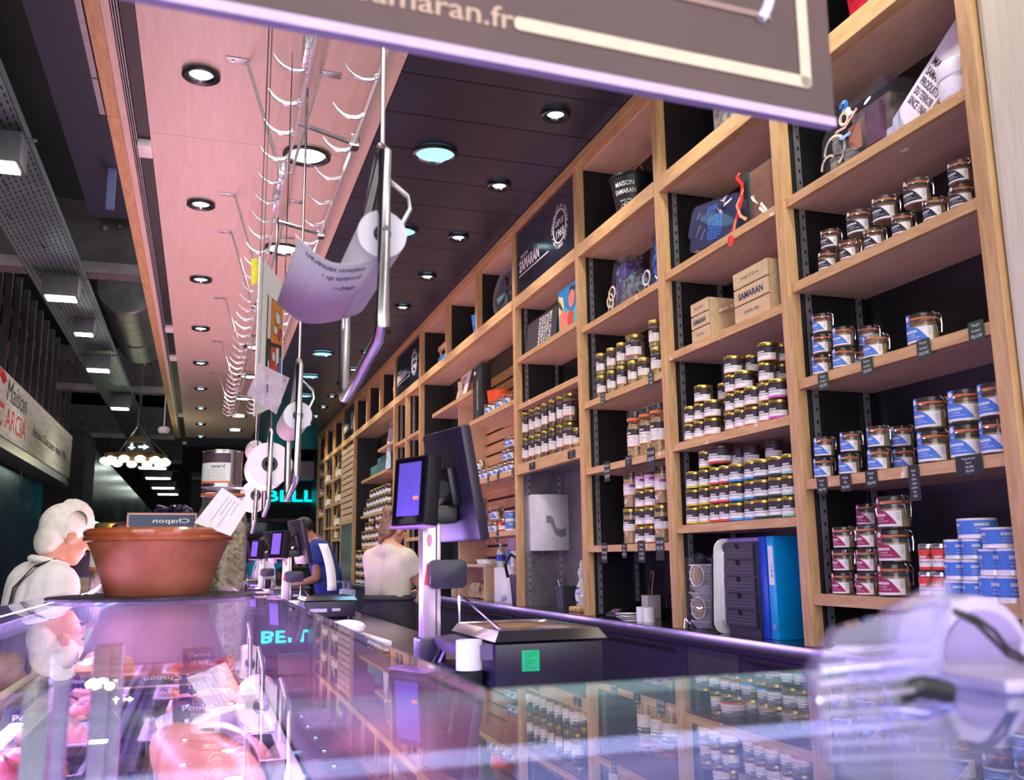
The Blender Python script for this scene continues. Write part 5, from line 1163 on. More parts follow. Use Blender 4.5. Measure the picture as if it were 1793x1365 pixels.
for k in range(4): obj('sheet', MB().box(-.03+.006*k, .10, -.06, .07, .004*k, .004*k+.003), PAPER, t)
# bay B
t = thing('photo_bag', 'gift bag printed with an old town view in the top compartment', 'bag', (2.42, 3.60, BM1))
obj('bag', MB().box(-.06, .06, -.17, .17, 0, .36), mat('photo_grey', (120,120,122), .6, col2=(196,196,190), scale=28, bump=.0), t, bevel=.003)
mb = MB(); mb.text('Maison', .06, lambda x, y: (-.0615, .13-x, .07+y), wide=.22, bold=.02); mb.text('Samaran', .05, lambda x, y: (-.0615, .12-x, .0+y), wide=.2, bold=.02); obj('lettering', mb, INKW, t)
def btray(y, z, ang, lean, label, bow, x=2.262):
    t = thing('gift_tray', label, 'tray', (x, y, z), (0, math.radians(lean), 0), 'navy gift trays'); c_, s_ = math.cos(ang), math.sin(ang)
    F_ = lambda px_, py_, d: (-d, -(px_*c_-py_*s_), px_*s_+py_*c_+.085+abs(s_)*.2)
    obj('tray', MB().prism(rrect(.44, .16, .03, 5), 0, .022, F_), mat('navy_tray', (24,34,78), .3, var=.05), t)
    obj('wrap', MB().prism(rrect(.448, .168, .034, 5), -.003, .026, F_), CEL, t)
    mb = MB()
    for i, (w_, tx) in enumerate(((.11, 'MAISON'), (.12, 'SAMARAN'), (.12, 'PRODUITS'), (.12, 'DU TERROIR'), (.11, 'SINCE 1968'))): mb.text(tx, .030, lambda x, y: F_(.045-.027*i+y, .06-x, .0225), wide=w_, bold=.015)
    obj('blue_lettering', mb, mat('bright_blue_ink', (70,150,255), .5), t)
    mb = MB()
    for q in (-.17, -.12): mb.text('samaran', .018, lambda x, y: F_(q+x*.6-y*.8, -.03+x*.8+y*.6+(.02 if q < -.15 else -.01), .0228), wide=.06)
    obj('small_print', mb, INKW, t)
    if bow:
        mb = MB()
        for a_ in range(5): ribbon(mb, [F_(.12+.03*math.cos(a_*1.3+s)*s*.9, .03+.035*math.sin(a_*1.3+s)*s*.9, .03+.02*math.sin(s*2)) for s in [j*.16 for j in range(12)]], .007)
        ribbon(mb, [F_(.10-.06*s, .04-.05*s-.02*math.sin(s*6), .03) for s in [j/10 for j in range(11)]], .006)
        obj('bow', mb, mat('silver_ribbon', (206,196,214), .35), t)
        obj('seal', MB().prism([(.12+.022*math.cos(2*PI*i/14), .03+.018*math.sin(2*PI*i/14)) for i in range(14)], .05, .056, F_), INKD, t)
    return t
btray(3.66, SH['B1']+.035, -.20, 8, 'navy gift tray with a silver bow, resting on the other tray', True)
btray(3.60, SH['B1']-.02, -.10, 6, 'navy gift tray with bright blue lettering under the bowed one', False, 2.238)
t = thing('gift_box', 'brown gift box in cellophane with red and orange ribbons', 'gift box', (2.33, 3.27, SH['B1']))
obj('box', MB().box(-.07, .09, -.11, .07, 0, .25), mat('kraft_brown', (150,94,56), .6), t, bevel=.003); obj('side_panel', MB().box(-.072, .092, .07, .082, 0, .255), mat('green_side', (40,96,84), .4), t)
obj('wrap', crumple(MB(), (0, -.01, .13), (.105, .125, .13), 9), CEL, t)
mb = MB(); ribbon(mb, [(-.10, .10, .26), (-.11, .11, .24), (-.10, .085, .20), (-.11, .08, .12), (-.115, .15, .02), (-.118, .19, -.03)], .009); ribbon(mb, curl((-.118, .17, -.035), .018, .9), .010); obj('red_ribbon', mb, RIBR, t)
mb = MB(); ribbon(mb, [(-.105, .07, .17), (-.112, .12, .11), (-.115, .09, .05), (-.112, .05, .02)], .007); ribbon(mb, [(-.105, .08, .14), (-.115, .14, .03), (-.117, .155, -.05)], .006); obj('orange_ribbon', mb, RIBO, t)
def crate(loc, wy, dx, h, label, rope):
    t = thing('wooden_crate', label, 'crate', loc, (0, 0, 0), 'wooden gift crates'); PINE = wood('pine_slat', (190,160,120), (214,188,150), (5,.8,5), scale=8); g = h/3
    for i in range(3):
        z0, z1 = i*g+.003, (i+1)*g-.004
        s = obj('front_slat', MB().box(0, .010, -wy/2, wy/2, z0, z1), PINE, t, bevel=.0015, seg=1)
        obj('rear_slat', MB().box(dx-.01, dx, -wy/2, wy/2, z0, z1), PINE, t)
        mb = MB(); tx, bd_, sz, wf = (('DEPUIS 1968', 0, .24, .42), ('SAMARAN', .035, .50, .72), ('M A I S O N', 0, .26, .5))[i]
        mb.text(tx, g*sz, lambda x, y: (-.0012, -x, (z0+z1)/2-g*sz*.36+y), align=.5, wide=wy*wf, bold=bd_); obj('lettering', mb, mat('stencil_ink', (62,62,84), .7), s)
    for sy in (-1, 1):
        o_ = sy*(wy/2-.006); obj('side_board', MB().box(.011, dx-.011, o_-.006, o_+.006, .002, h-.002), PINE, t)
        if rope: obj('rope_handle', MB().tube([(.06+(dx-.12)*s, o_+sy*(.008+.045*math.sin(s*PI)), h*.74+.03*math.sin(s*PI)-.02) for s in [j/10 for j in range(11)]], .008, 7), mat('rope', (190,170,140), .9, var=.2, scale=120, bump=.6), t)
    obj('bottom', MB().box(.011, dx-.011, -wy/2+.012, wy/2-.012, .004, .014), PINE, t)
    for sx_ in (.012, dx-.028): obj('corner_post', MB().box(sx_, sx_+.014, -wy/2+.012, -wy/2+.026, .014, h-.01).box(sx_, sx_+.014, wy/2-.026, wy/2-.012, .014, h-.01), PINE, t)
    return t
crate((2.225, 3.335, SH['B2']+.001), .265, .20, .235, 'larger slatted pine crate with stencilled name beside the upright', False)
crate((2.225, 3.775, SH['B2']+.001), .16, .30, .20, 'smaller slatted pine crate with a rope handle', True)
# bay C
t = thing('black_bucket', 'black bucket with white lettering and a wire handle in the top row', 'bucket', (2.36, 4.70, BM1))
obj('body', MB().lathe([(0,.002),(.09,0),(.132,.25),(.14,.252),(.14,.265),(.13,.265),(.088,.01),(0,.01)], 32), mat('bucket_black', (22,24,32), .4), t)
obj('handle', MB().tube([(.0, .14*math.cos(s), .26+.075*math.sin(s)) if True else None for s in [j*PI/12 for j in range(13)]], .003, 6), CHROME, t)
obj('ear', MB().box(-.02, .02, .13, .15, .215, .255), CHROME, t, bevel=.004)
mb = MB(); BR = lambda x, y: ((.0925+.168*y)*math.cos(LA+.25+x/.12), (.0925+.168*y)*math.sin(LA+.25+x/.12), y)
for i, (tx, sz, w_, b_) in enumerate((('MAISON', .04, .12, .01), ('SAMARAN', .04, .14, .01), ('SINCE 1968', .016, .08, 0))): mb.text(tx, sz, lambda x, y: BR(x, .185-.045*i+y), align=.5, wide=w_, bold=b_)
obj('lettering', mb, INKW, t); mb = MB()
for a_ in range(5): mb.tube([BR(.018*math.cos(2*PI*j/10)+.022*math.cos(a_*1.256), .05+.016*math.sin(2*PI*j/10)+.022*math.sin(a_*1.256)) for j in range(10)], .0022, 4, closed=True)
obj('emblem', mb, INKW, t)
for i, (y, z, s, seed, lb, core) in enumerate(((4.76, SH['C1'], (.07, .11, .16), 21, 'tall crinkled cellophane gift bag with violet contents', (92,70,130)), (4.58, SH['C1'], (.06, .15, .085), 22, 'low crinkled cellophane gift bag with grey contents', (110,116,112)), (4.30, SH['C1'], (.05, .09, .17), 23, 'cellophane bag with bright blue contents by the upright', (30,90,190)))):
    t = thing('cellophane_bag', lb, 'gift bag', (2.34 if i != 1 else 2.285, y, z), group='cellophane gift bags')
    obj('contents', crumple(MB(), (0, 0, s[2]*.93), (s[0]*.72, s[1]*.72, s[2]*.88), seed+9), mat('contents_%d' % i, core, .35, var=.35, scale=40), t); obj('wrap', crumple(MB(), (0, 0, s[2]*1.03), s, seed), CEL, t)
    mb = MB(); ribbon(mb, curl((-.075, s[1]*.9, .09), .04, 1.1), .006); ribbon(mb, curl((-.07, s[1]*1.05, .03), .03, .8, .0), .005); obj('ribbon', mb, RIBW if i != 2 else mat('silver_ribbon'), t)
# bay D first shelf
t = thing('slate_tray', 'dark rounded tray with white lettering on the shelf below the name panel', 'tray', (2.27, 6.08, SH['D1']), (0, math.radians(6), 0))
F_ = lambda x, y, d: (-d, -x, y+.13)
obj('slab', MB().prism(rrect(.66, .25, .05, 5), 0, .016, F_), mat('dark_slab', (52,52,58), .5), t)
mb = MB()
for i, tx in enumerate(('MAISON', 'SAMARAN', 'PRODUITS', 'DU TERROIR', 'SINCE 1968')): mb.text(tx, .058, lambda x, y: F_(-.02+.055*i-y+.02, -.11+x, .017), wide=.21, bold=.015)
obj('lettering', mb, INKW, t)
t = thing('comic_box', 'tall gift box with a brightly coloured comic-style picture', 'gift box', (2.25, 5.50, SH['D1']))
obj('box', MB().box(0, .10, -.165, .165, 0, .30), mat('box_blue', (30,130,190), .4), t)
mb = MB(); F_ = lambda x, y: (-.0015, -x, y)
mb.add([F_(*p) for p in ((-.165,0),(.165,0),(.165,.14),(.05,.1),(-.03,.16),(-.165,.12))], [tuple(range(6))], 0); mb.add([F_(*p) for p in ((-.165,.12),(-.06,.16),(-.08,.24),(-.165,.27))], [tuple(range(4))], 1)
mb.add([(-.0022,)+F_(.07+.055*math.cos(i*.45), .20+.065*math.sin(i*.45))[1:] for i in range(14)], [tuple(range(14))], 2); mb.add([(-.0022,)+F_(*p)[1:] for p in ((-.15,.03),(-.02,.02),(.0,.11),(-.1,.16),(-.15,.12))], [tuple(range(5))], 2)
mb.add([(-.003,)+F_(*p)[1:] for p in ((.0,.02),(.09,.03),(.1,.10),(.03,.13),(-.01,.08))], [tuple(range(5))], 3); mb.add([(-.0028,)+F_(*p)[1:] for p in ((.02,.22),(.06,.28),(.13,.27),(.125,.24),(.07,.255))], [tuple(range(5))], 4); mb.add([(-.003,)+F_(*p)[1:] for p in ((-.165,.20),(-.1,.15),(-.09,.17),(-.15,.235))], [tuple(range(4))], 5)
obj('picture', mb, [mat('teal_print', (60,190,190), .5), mat('sand_print', (210,206,160), .5), mat('skin_print', (236,130,110), .5), mat('tomato_print', (214,70,56), .5), PRN['brown'], PRN['green']], t)
# top row and slatted bay oddments
t = thing('steel_fan', 'round grey steel disc fan leaning in the top row', 'fan', (2.36, 7.05, BM1+.23), (0, PI/2+.12, .2))
obj('rim', MB().lathe([(.20,-.02),(.235,-.03),(.235,.03),(.20,.02),(.20,-.02)], 32), ZINC, t); obj('disc', MB().lathe([(0,.0),(.2,-.01),(.2,.01),(0,.012)], 32), mat('disc_grey', (96,98,104), .4, .4), t)
for k in range(5): obj('blade', MB().prism([(.02,-.01),(.17,-.05),(.18,.03),(.03,.02)], -.025, -.02, lambda x, y, d, k=k: (x*math.cos(k*1.256)-y*math.sin(k*1.256), x*math.sin(k*1.256)+y*math.cos(k*1.256), d)), STEEL, t)
def cup(loc, r, h, m_, label, tx=None, ink=INKD):
    t = thing('plain_cup', label, 'cup', loc); obj('body', MB().lathe([(0,.003),(r*.78,0),(r,h),(r*.95,h),(r*.74,.008),(0,.008)], 24), m_, t)
    if tx: mb = MB(); mb.text(tx, h*.3, lambda x, y: lab(r*(.83+.2*(.25+y/h))+.001, LA, x-.0, h*.3+y), align=.5, wide=r*1.5); obj('lettering', mb, ink, t)
    return t
cup((2.34, 7.75, BM1), .11, .20, mat('cup_blue', (20,110,200), .4), 'bright blue bucket cup in the top row', 'SAMARAN')
cup((2.36, 11.55, BM1), .10, .22, WHITEP, 'white cup in the top row beyond the narrow bays', 'samaran')
cup((2.335, 7.30, SH['E2']), .10, .20, mat('cup_orange', (236,84,34), .45), 'orange cup standing behind the blue jars of the slatted bay', 'SAMARAN')
cup((2.34, 18.5, BM1), .12, .26, mat('cup_orange'), 'orange cup at the far end of the top row')
t = thing('blue_gift_crate', 'blue box with a wooden bar above it in the top row', 'box', (2.30, 9.02, BM1)); obj('box', MB().box(0, .2, -.28, .28, 0, .13), mat('box_bright_blue', (20,130,210), .4), t, bevel=.004); obj('wooden_bar', MB().box(0, .03, -.28, .28, .20, .25).box(.005, .025, .2, .22, .13, .2).box(.005, .025, -.22, -.2, .13, .2), OAKH, t)
t = thing('certificate_frame', 'white framed certificate leaning on the high slatted-bay shelf', 'picture frame', (2.29, 8.42, SH['E1']), (0, math.radians(14), 0))
obj('frame', MB().box(0, .012, -.17, .17, 0, .30), WHITEP, t, bevel=.003); obj('sheet', MB().box(-.001, 0, -.14, .14, .03, .27), mat('lilac_sheet', (214,196,214), .6), t)
mb = MB().box(-.002, -.001, -.06, .09, .12, .19)
for k in range(4): mb.box(-.002, -.001, -.1+.03*(k % 2), .1, .10-k*.018, .106-k*.018)
mb.text('diplome', .03, lambda x, y: (-.002, -x, .235+y), align=.5, wide=.12); obj('print', mb, PRN['brown'], t)['kind'] = 'stuff'
t = thing('bottle_box', 'tall black bottle box with white script beside the orange cup', 'box', (2.225, 7.58, SH['E2'])); obj('box', MB().box(0, .09, -.13, .13, 0, .47), mat('box_black', (28,26,30), .35), t, bevel=.003)
mb = MB(); mb.text('Jacques Dufour', .06, lambda x, y: (-.0012, -.03+y, .08+x), wide=.26); obj('lettering', mb, INKW, t); obj('label_mark', MB().box(-.0015, 0, .04, .08, .40, .43), INKW, t)
for i, (y, dz, c) in enumerate(((12.9, .15, (70,130,130)), (12.35, .22, (60,110,120)))):
    b_ = obj('teal_box', MB().box(0, .25, -.26, .26, 0, dz), mat('teal_card_%d' % i, c, .5), loc=(2.26, y, SH['G2']), bevel=.004); tag(b_, '%s teal storage box on the far shelf' % ['lower', 'taller'][i], 'box', 'teal boxes')
b_ = thing('framed_note', 'lilac framed note on the far high shelf', 'picture frame', (2.26, 11.75, SH['G1']), (0, .15, 0)); obj('frame', MB().box(0, .015, -.22, .22, 0, .32), mat('lilac_frame', (206,170,196), .5), b_); obj('sheet', MB().box(-.002, 0, -.18, .18, .04, .28), mat('dim_sheet', (120,92,110), .6), b_)
b_ = thing('tent_card', 'white tent-shaped card standing at the end of a far shelf', 'card', (2.25, 11.72, SH['G2'])); obj('panel', MB().prism([(-.14,0),(.14,0),(.10,.30),(-.02,.36)], 0, .02, lambda x, y, d: (-d, -x, y)), mat('ice_card', (206,226,232), .5), b_)
mb = MB(); mb.text('OUVERT', .04, lambda x, y: (-.0215, .08-x, .14+y), wide=.12); obj('lettering', mb, INKD, b_)
# ================================================================== back counter: bay D niche, C, B, E
t = thing('towel_dispenser', 'white wall paper-towel dispenser with a grey S-shaped window', 'dispenser', (2.425, UP[4]-UW-.008, 1.335))
n = 10; prof = [(-.145, 0)]+[(-.145+.29*i/n, -.09-.05*math.sin(PI*i/n)) for i in range(n+1)]+[(.145, 0)]
obj('casing', MB().prism(prof, .012, .42, lambda x, y, d: (x, y, d)), mat('dispenser_white', (238,236,234), .25), t, bevel=.006)
sp = lambda x: -.0925-.05*math.sin(PI*(x+.145)/.29)
S1 = [(-.055,.265),(-.02,.262),(.0,.235),(.005,.205),(.02,.175),(.05,.165),(.08,.168),(.105,.19)]; S2 = [(.105,.165),(.105,.12),(.06,.105),(.02,.12),(-.002,.15),(-.01,.18),(-.025,.205),(-.055,.212)]
k_ = len(S1); vs = [(x, sp(x), y) for x, y in S1]+[(x, sp(x), y) for x, y in reversed(S2)]
mb = MB().add(vs, [(i, i+1, k_+i+1, k_+i) for i in range(k_-1)]); obj('window', mb, mat('window_grey', (150,148,160), .2), t)
mb = MB()
for x in (-.06, -.02, .03): mb.cyl((x, -.08, .012), (x, -.08, -.008), .012, n=8)
obj('outlet_teeth', mb, PGRY, t)
t = thing('soap_bottle', 'clear dish-soap bottle with a blue label standing on a sponge', 'bottle', (2.35, 5.62, CT+.032))
SB_ = lambda s: [(0,0),(.045*s,.0),(.05*s,.01),(.05*s,.09),(.042*s,.13),(.026*s,.16),(.024*s,.175),(.034*s,.205),(.03*s,.235),(.012*s,.25),(.012*s,.255),(0,.255)]
obj('bottle_body', MB().lathe(SB_(1), 24, sx=.75, sy=1.1), mat('clear_soap', (196,200,190), .08, var=.03, spec=.8), t)
obj('cap', MB().lathe([(0,.25),(.014,.25),(.014,.275),(.008,.28),(.006,.295),(0,.295)], 14), mat('cap_cream', (226,220,190), .4), t)
def ell(cx, cz, a, b, off, m, mb):
    mb.add([(lambda q: (-.0385*math.cos(q)-off, -.056*math.sin(q), cz+b*math.sin(2*PI*i/20)))(a*math.cos(2*PI*i/20)) for i in range(20)], [tuple(range(20))], m)
mb = MB(); M_ = .0
ell(0, .07, .75, .052, .0015, 0, mb); ell(0, .07, .6, .04, .0028, 1, mb); mb.text('SOL', .02, lambda x, y: (-.0385*math.cos(x/.056)-.0042, -.056*math.sin(x/.056), .075+y), 0, .02, align=.5, wide=.035)
obj('label', mb, [mat('soap_blue', (34,66,190), .4), LBLW], t, rot=(0, 0, math.radians(25)))
sp_ = obj('sponge', MB().box(-.07, .06, -.09, .09, 0, .03), mat('sponge', (196,160,104), .95, var=.2, scale=80, bump=.8), loc=(2.35, 5.60, CT+.0005), bevel=.006); tag(sp_, 'brown sponge under the dish-soap bottle', 'sponge')
t = thing('utensil_box', 'dark square box holding thin steel skewers beside the soap', 'box', (2.40, 6.02, CT+.0005)); obj('box', MB().add([(-.05,-.06,0),(.05,-.06,0),(.05,.06,0),(-.05,.06,0),(-.055,-.065,.15),(.055,-.065,.15),(.055,.065,.15),(-.055,.065,.15),(-.048,-.058,.15),(.048,-.058,.15),(.048,.058,.15),(-.048,.058,.15),(-.045,-.055,.02),(.045,-.055,.02),(.045,.055,.02),(-.045,.055,.02)], [(0,3,2,1),(0,1,5,4),(1,2,6,5),(2,3,7,6),(3,0,4,7),(4,5,9,8),(5,6,10,9),(6,7,11,10),(7,4,8,11),(8,9,13,12),(9,10,14,13),(10,11,15,14),(11,8,12,15),(12,13,14,15)]), PGRY, t)
for k in range(4): obj('skewer', MB().cyl((-.02+.012*k, -.02+.014*k, .022), (-.05+.012*k, .03+.03*k, .19), .003, n=6), STEEL, t)
t = thing('spray_bottle', 'white spray bottle with a red trigger behind the soap', 'spray bottle', (2.48, 5.72, CT+.0005)); obj('bottle_body', MB().lathe([(0,0),(.04,0),(.042,.13),(.018,.18),(.016,.2),(0,.2)], 20), WHITEP, t); obj('trigger_head', MB().box(-.05, .02, -.015, .015, .225, .26).box(-.05, -.035, -.01, .01, .18, .225).cyl((0,0,.2), (0,0,.225), .017, n=12), mat('trigger_red', (226,60,40), .4), t, bevel=.004)
jk = obj('copper_lid', MB().lathe([(0,0),(.08,0),(.085,.01),(.03,.02),(0,.022)], 24), mat('copper', (170,96,72), .3, .7), loc=(2.44, 5.85, 1.24)); bpy.data.objects.remove(jk)
# bay C counter
t = thing('card_terminal', 'black card payment terminal lying on the back counter', 'card terminal', (2.36, 5.00, CT+.0005), (0, 0, .5)); obj('body', MB().add([(-.14,-.045,0),(.14,-.045,0),(.14,.045,0),(-.14,.045,0),(-.14,-.042,.025),(.12,-.04,.085),(.12,.04,.085),(-.14,.042,.025)], [(0,3,2,1),(4,5,6,7),(0,1,5,4),(1,2,6,5),(2,3,7,6),(3,0,4,7)]), PBLK, t, bevel=.008)
mb = MB()
for i in range(3):
    for j in range(3): mb.box(-.125+i*.022, -.11+i*.022, -.03+j*.02, -.015+j*.02, .031+i*.005, .037+i*.005, (i+j) % 3)
obj('keys', mb, [PRN['cyan'], PRN['red'], PRN['green']], t); obj('screen', MB().add([(-.04,-.03,.0495),(.02,-.03,.0635),(.02,.03,.0635),(-.04,.03,.0495)], [(0,1,2,3)]), mat('gloss_black'), t)
t = thing('receipt_pile', 'crumpled pile of white receipts on the counter before the cups', 'receipts', (2.26, 4.74, CT+.0005))
for k in range(5): obj('receipt', MB().prism(rrect(.16-.01*k, .09, .01, 2), 0, .002, lambda x, y, d, k=k: (y+.006*math.sin(x*30+k), x*1.0+.006*k, .004+k*.007+.004*math.sin(x*24+k*2)+d)), PAPER, t)
for i, y in enumerate((4.60, 4.52)):
    q = obj('till_roll', MB().lathe([(.012,0),(.032,0),(.032,.075),(.012,.075),(.012,0)], 22), PAPER, loc=(2.27, y, CT+.0005)); tag(q, 'white till roll standing on the back counter, %s' % ['beside the receipts', 'beside the oak upright'][i], 'paper roll', 'till rolls')
t = thing('pen_cup', 'square white cup with wooden sticks on the back counter', 'cup', (2.40, 4.75, CT+.0005)); obj('cup', MB().box(-.04, .04, -.04, .04, 0, .13), mat('cup_pale', (186,176,170), .5), t, bevel=.003)
for k in range(3): obj('stick', MB().box(-.008, .0, -.01, .01, .0, .22, M=Matrix.Translation((0, .01+.012*k, .05)) @ Matrix.Rotation(.22+.08*k, 4, 'X')), mat('stick_wood', (196,150,110), .6), t)
t = thing('black_jug', 'glossy black jug in the corner of the back counter', 'jug', (2.44, 4.46, CT+.0005)); obj('jug_body', MB().lathe([(0,0),(.055,0),(.06,.02),(.055,.13),(.06,.17),(.05,.168),(.045,.02),(0,.015)], 24), mat('gloss_black'), t); obj('jug_handle', MB().tube([(-.055,.0,.14),(-.09,.0,.13),(-.095,.0,.08),(-.058,.0,.04)], .007, 7), mat('gloss_black'), t)
mt = obj('counter_mat', MB().box(2.20, 2.34, 4.30, 4.86, CT, CT+.0004), PGRY); bpy.data.objects.remove(mt)
# bay B counter
t = thing('tub_bag', 'plastic bag of stacked cream foam tubs on the back counter', 'bag', (2.33, 4.0, CT+.0005))
for k in range(9): obj('foam_tub', MB().lathe([(0,0),(.062,0),(.085,.03),(.09,.031),(.09,.036),(.08,.036),(.058,.006),(0,.006)], 24, c=(.004*(k % 2), .004*((k+1) % 3), .002+k*.033)), mat('foam_cream', (228,220,196), .7), t)
obj('wrap', crumple(MB(), (0, 0, .165), (.105, .105, .17), 31), CEL, t)
mb = MB()
for zz in (.10, .25): mb.tube([lab(.108, LA+.1, .038*math.cos(2*PI*i/16), zz+.05*math.sin(2*PI*i/16)) for i in range(16)], .003, 5, closed=True); mb.add([lab(.1075, LA+.1, .03*math.cos(2*PI*i/16), zz+.042*math.sin(2*PI*i/16)) for i in range(16)], [tuple(range(16))], 1)
obj('oval_label', mb, [LBLW, mat('tan_label', (176,150,104), .6)], t)
for i, (y, dx, m_, h, lb) in enumerate(((3.79, .0, mat('dark_tray', (44,46,64), .35), .37, 'dark plastic tray standing on edge beside the foam tubs'), (3.735, -.02, mat('tray_white', (226,224,218), .35), .42, 'white plastic tray standing on edge beside the drawer unit'))):
    t = thing('storage_tray', lb, 'tray', (2.36+dx, y, CT+.0005), (math.radians(5), 0, 0), 'trays on edge'); F_ = lambda x, z, d: (x, d, z+h/2)
    obj('rim', MB().prism(rrect(.30, h, .05, 5), -.012, -.004, F_), m_, t, bevel=.003); obj('well', MB().prism(rrect(.24, h-.06, .05, 5), -.034, -.012, F_), m_, t, bevel=.008)
t = thing('drawer_unit', 'dark five-drawer desktop unit on the back counter', 'drawer unit', (2.235, 3.56, CT+.0005)); dm = mat('drawer_dark', (40,38,46), .45, var=.06)
obj('casing', MB().box(.004, .30, -.13, .13, .035, .40), mat('drawer_case', (54,50,66), .4), t, bevel=.003); obj('foot', MB().box(.01, .29, -.125, .125, 0, .035), dm, t)
for k in range(5):
    z0 = .042+k*.071; n_ = [(-.12, z0), (.12, z0), (.12, z0+.066), (.022, z0+.066)]+[(.022*math.cos(a*PI/8), z0+.066-.024*math.sin(a*PI/8)) for a in range(1, 8)]+[(-.022, z0+.066), (-.12, z0+.066)]
    d_ = obj('drawer', MB().prism(n_, 0, .012, lambda x, z, d: (.004-d, -x, z)), dm, t)
    mb = MB()
    for r_ in range(3): mb.box(-.0098, -.008, -.105, .105, z0+.012+r_*.014, z0+.014+r_*.014)
    obj('groove', mb, mat('groove_grey', (96,94,104), .4), d_)['kind'] = 'stuff'
for k, (c, dz) in enumerate((((150,130,190), 0), ((176,150,200), .006), ((120,110,170), .012))):
    q = obj('paper_folder', MB().prism(rrect(.26, .34, .02, 3), 0, .005, lambda x, y, d: (x+.15, y-.01*k, d)), mat('folder_%d' % k, c, .5), loc=(2.235, 3.54, CT+.4012+dz)); tag(q, 'violet plastic folder on the drawer unit, %s' % ['bottom one', 'middle one', 'top one'][k], 'folder', 'folders on the drawers')
bk = obj('red_notebook', MB().box(0, .2, -.06, .06, 0, .035), mat('notebook', (226,214,214), .6, col2=(206,80,80), scale=9), loc=(2.25, 3.42, CT+.42)); bpy.data.objects.remove(bk)
for i, (y, c, lb) in enumerate(((3.405, (20,70,190), 'dark blue ring binder beside the drawer unit'), (3.345, (0,160,226), 'bright blue ring binder with a white spine label'))):
    t = thing('ring_binder', lb, 'binder', (2.25, y, CT+.0005), group='ring binders'); obj('cover', MB().box(0, .28, -.026, .026, 0, .42), mat('binder_%d' % i, c, .35), t, bevel=.003)
    if i: obj('spine_label', MB().box(-.0012, 0, -.016, .016, .22, .38), LBLW, t); mb = MB(); mb.text('SAV', .03, lambda x, y: (-.002, -.01+y*.6, .25+x), wide=.06); obj('lettering', mb, INKD, t); obj('finger_ring', MB().lathe([(.006,0),(.012,0),(.012,.002),(.006,.002),(.006,0)], 14, M=Matrix.Translation((0, 0, .05)) @ Matrix.Rotation(-PI/2, 4, 'Y')), STEEL, t)
# bay E counter
t = thing('paper_stack', 'stack of white wrapping paper with the top sheets curling over', 'paper', (2.26, 7.02, CT+.0005)); obj('ream', MB().box(0, .26, -.22, .22, 0, .27), PAPER, t, bevel=.003)
mb = MB()
for i in range(9): s = i/8; mb.v += [(-.01-.03*math.sin(s*2), -.22+.15*s, .275-.27*s*s), (.25, -.22-.06*s, .275-.12*s)]
mb.f = [(2*i, 2*i+1, 2*i+3, 2*i+2) for i in range(8)]; mb.m = [0]*8; q = obj('curled_sheet', mb, PAPER, t); q.modifiers.new('s', 'SOLIDIFY').thickness = .002
t = thing('waste_basket', 'dark woven basket with a black strap beside the paper stack', 'basket', (2.32, 6.68, CT+.0005)); obj('basket', MB().lathe([(0,0),(.09,0),(.11,.22),(.10,.22),(.085,.01),(0,.01)], 20), PBLK, t); obj('strap', MB().tube([(-.10,.08,.2),(-.13,.06,.3),(-.10,.0,.37),(-.06,-.06,.33)], .012, 6), PBLK, t); obj('kraft_bag', MB().box(-.06, .06, -.06, .05, .1, .34), mat('kraft', (176,146,112), .8, var=.1), t)
t = thing('box_file', 'white box file standing against the oak upright', 'box file', (2.25, 6.555, CT+.0005)); obj('file', MB().box(0, .26, -.035, .035, 0, .32), WHITEP, t, bevel=.003); obj('spine_mark', MB().box(-.001, 0, -.02, .02, .03, .07), PGRY, t)
t = thing('shelf_box', 'small oak box shelf standing on the back counter', 'shelf', (2.26, 8.05, CT+.0005)); OK2 = LAM
for a in ((0,.26,-.55,-.52,0,.27), (0,.26,.52,.55,0,.27)): obj('side', MB().box(*a), OK2, t)
obj('top', MB().box(0, .26, -.56, .56, .27, .295), OK2, t); obj('rear', MB().box(.24, .26, -.52, .52, 0, .27), OK2, t)
t = thing('carton', 'small white carton with a blue corner on the counter', 'carton', (2.30, 6.86, CT+.272)); obj('box', MB().box(-.0, .2, -.10, .16, 0, .13), mat('carton_white', (214,206,200), .6, var=.05), t, bevel=.003); obj('blue_corner', MB().box(-.002, .1, .08, .162, .02, .135), mat('carton_blue', (40,120,210), .5), t); obj('plastic_bits', MB().sph((.06,-.03,.14), (.05,.06,.02), 10, 6), mat('violet_bits', (110,90,190), .4, var=.3, scale=60), t)
t = thing('water_bottle', 'small clear water bottle with a blue label on the paper stack', 'bottle', (2.30, 7.18, CT+.272)); obj('bottle_body', MB().lathe([(0,0),(.033,0),(.034,.10),(.03,.13),(.014,.16),(.013,.175),(0,.175)], 18), mat('clear_soap'), t); obj('label', MB().lathe([(.0345,.05),(.0345,.10)], 18, cap=False), mat('soap_blue'), t); obj('cap', MB().lathe([(0,.175),(.014,.175),(.014,.19),(0,.19)], 12), WHITEP, t)
t = thing('coat_hanger_box', 'pile of small white trays on the oak box shelf', 'tray pile', (2.30, 7.75, CT+.297))
for k in range(3): obj('small_tray', MB().prism(rrect(.2, .26, .03, 3), 0, .012, lambda x, y, d, k=k: (x+.1, y+.02*k, .013*k+d)), WHITEP, t)
t = thing('paper_bags', 'crumpled brown paper bags inside the oak box shelf', 'paper bags', (2.30, 7.9, CT+.0005)); obj('bag', crumple(MB(), (.08, .1, .07), (.07, .18, .065), 41), mat('kraft'), t); obj('bag', crumple(MB(), (.08, -.22, .06), (.07, .12, .055), 42), mat('kraft'), t)
nt_ = obj('pinned_note', MB().box(0, .002, -.10, .10, 0, .28), mat('pale_note', (206,190,206), .7), loc=(SB-.032, 7.62, 1.30)); tag(nt_, 'pale note pinned on the slatted back of the bay', 'note')
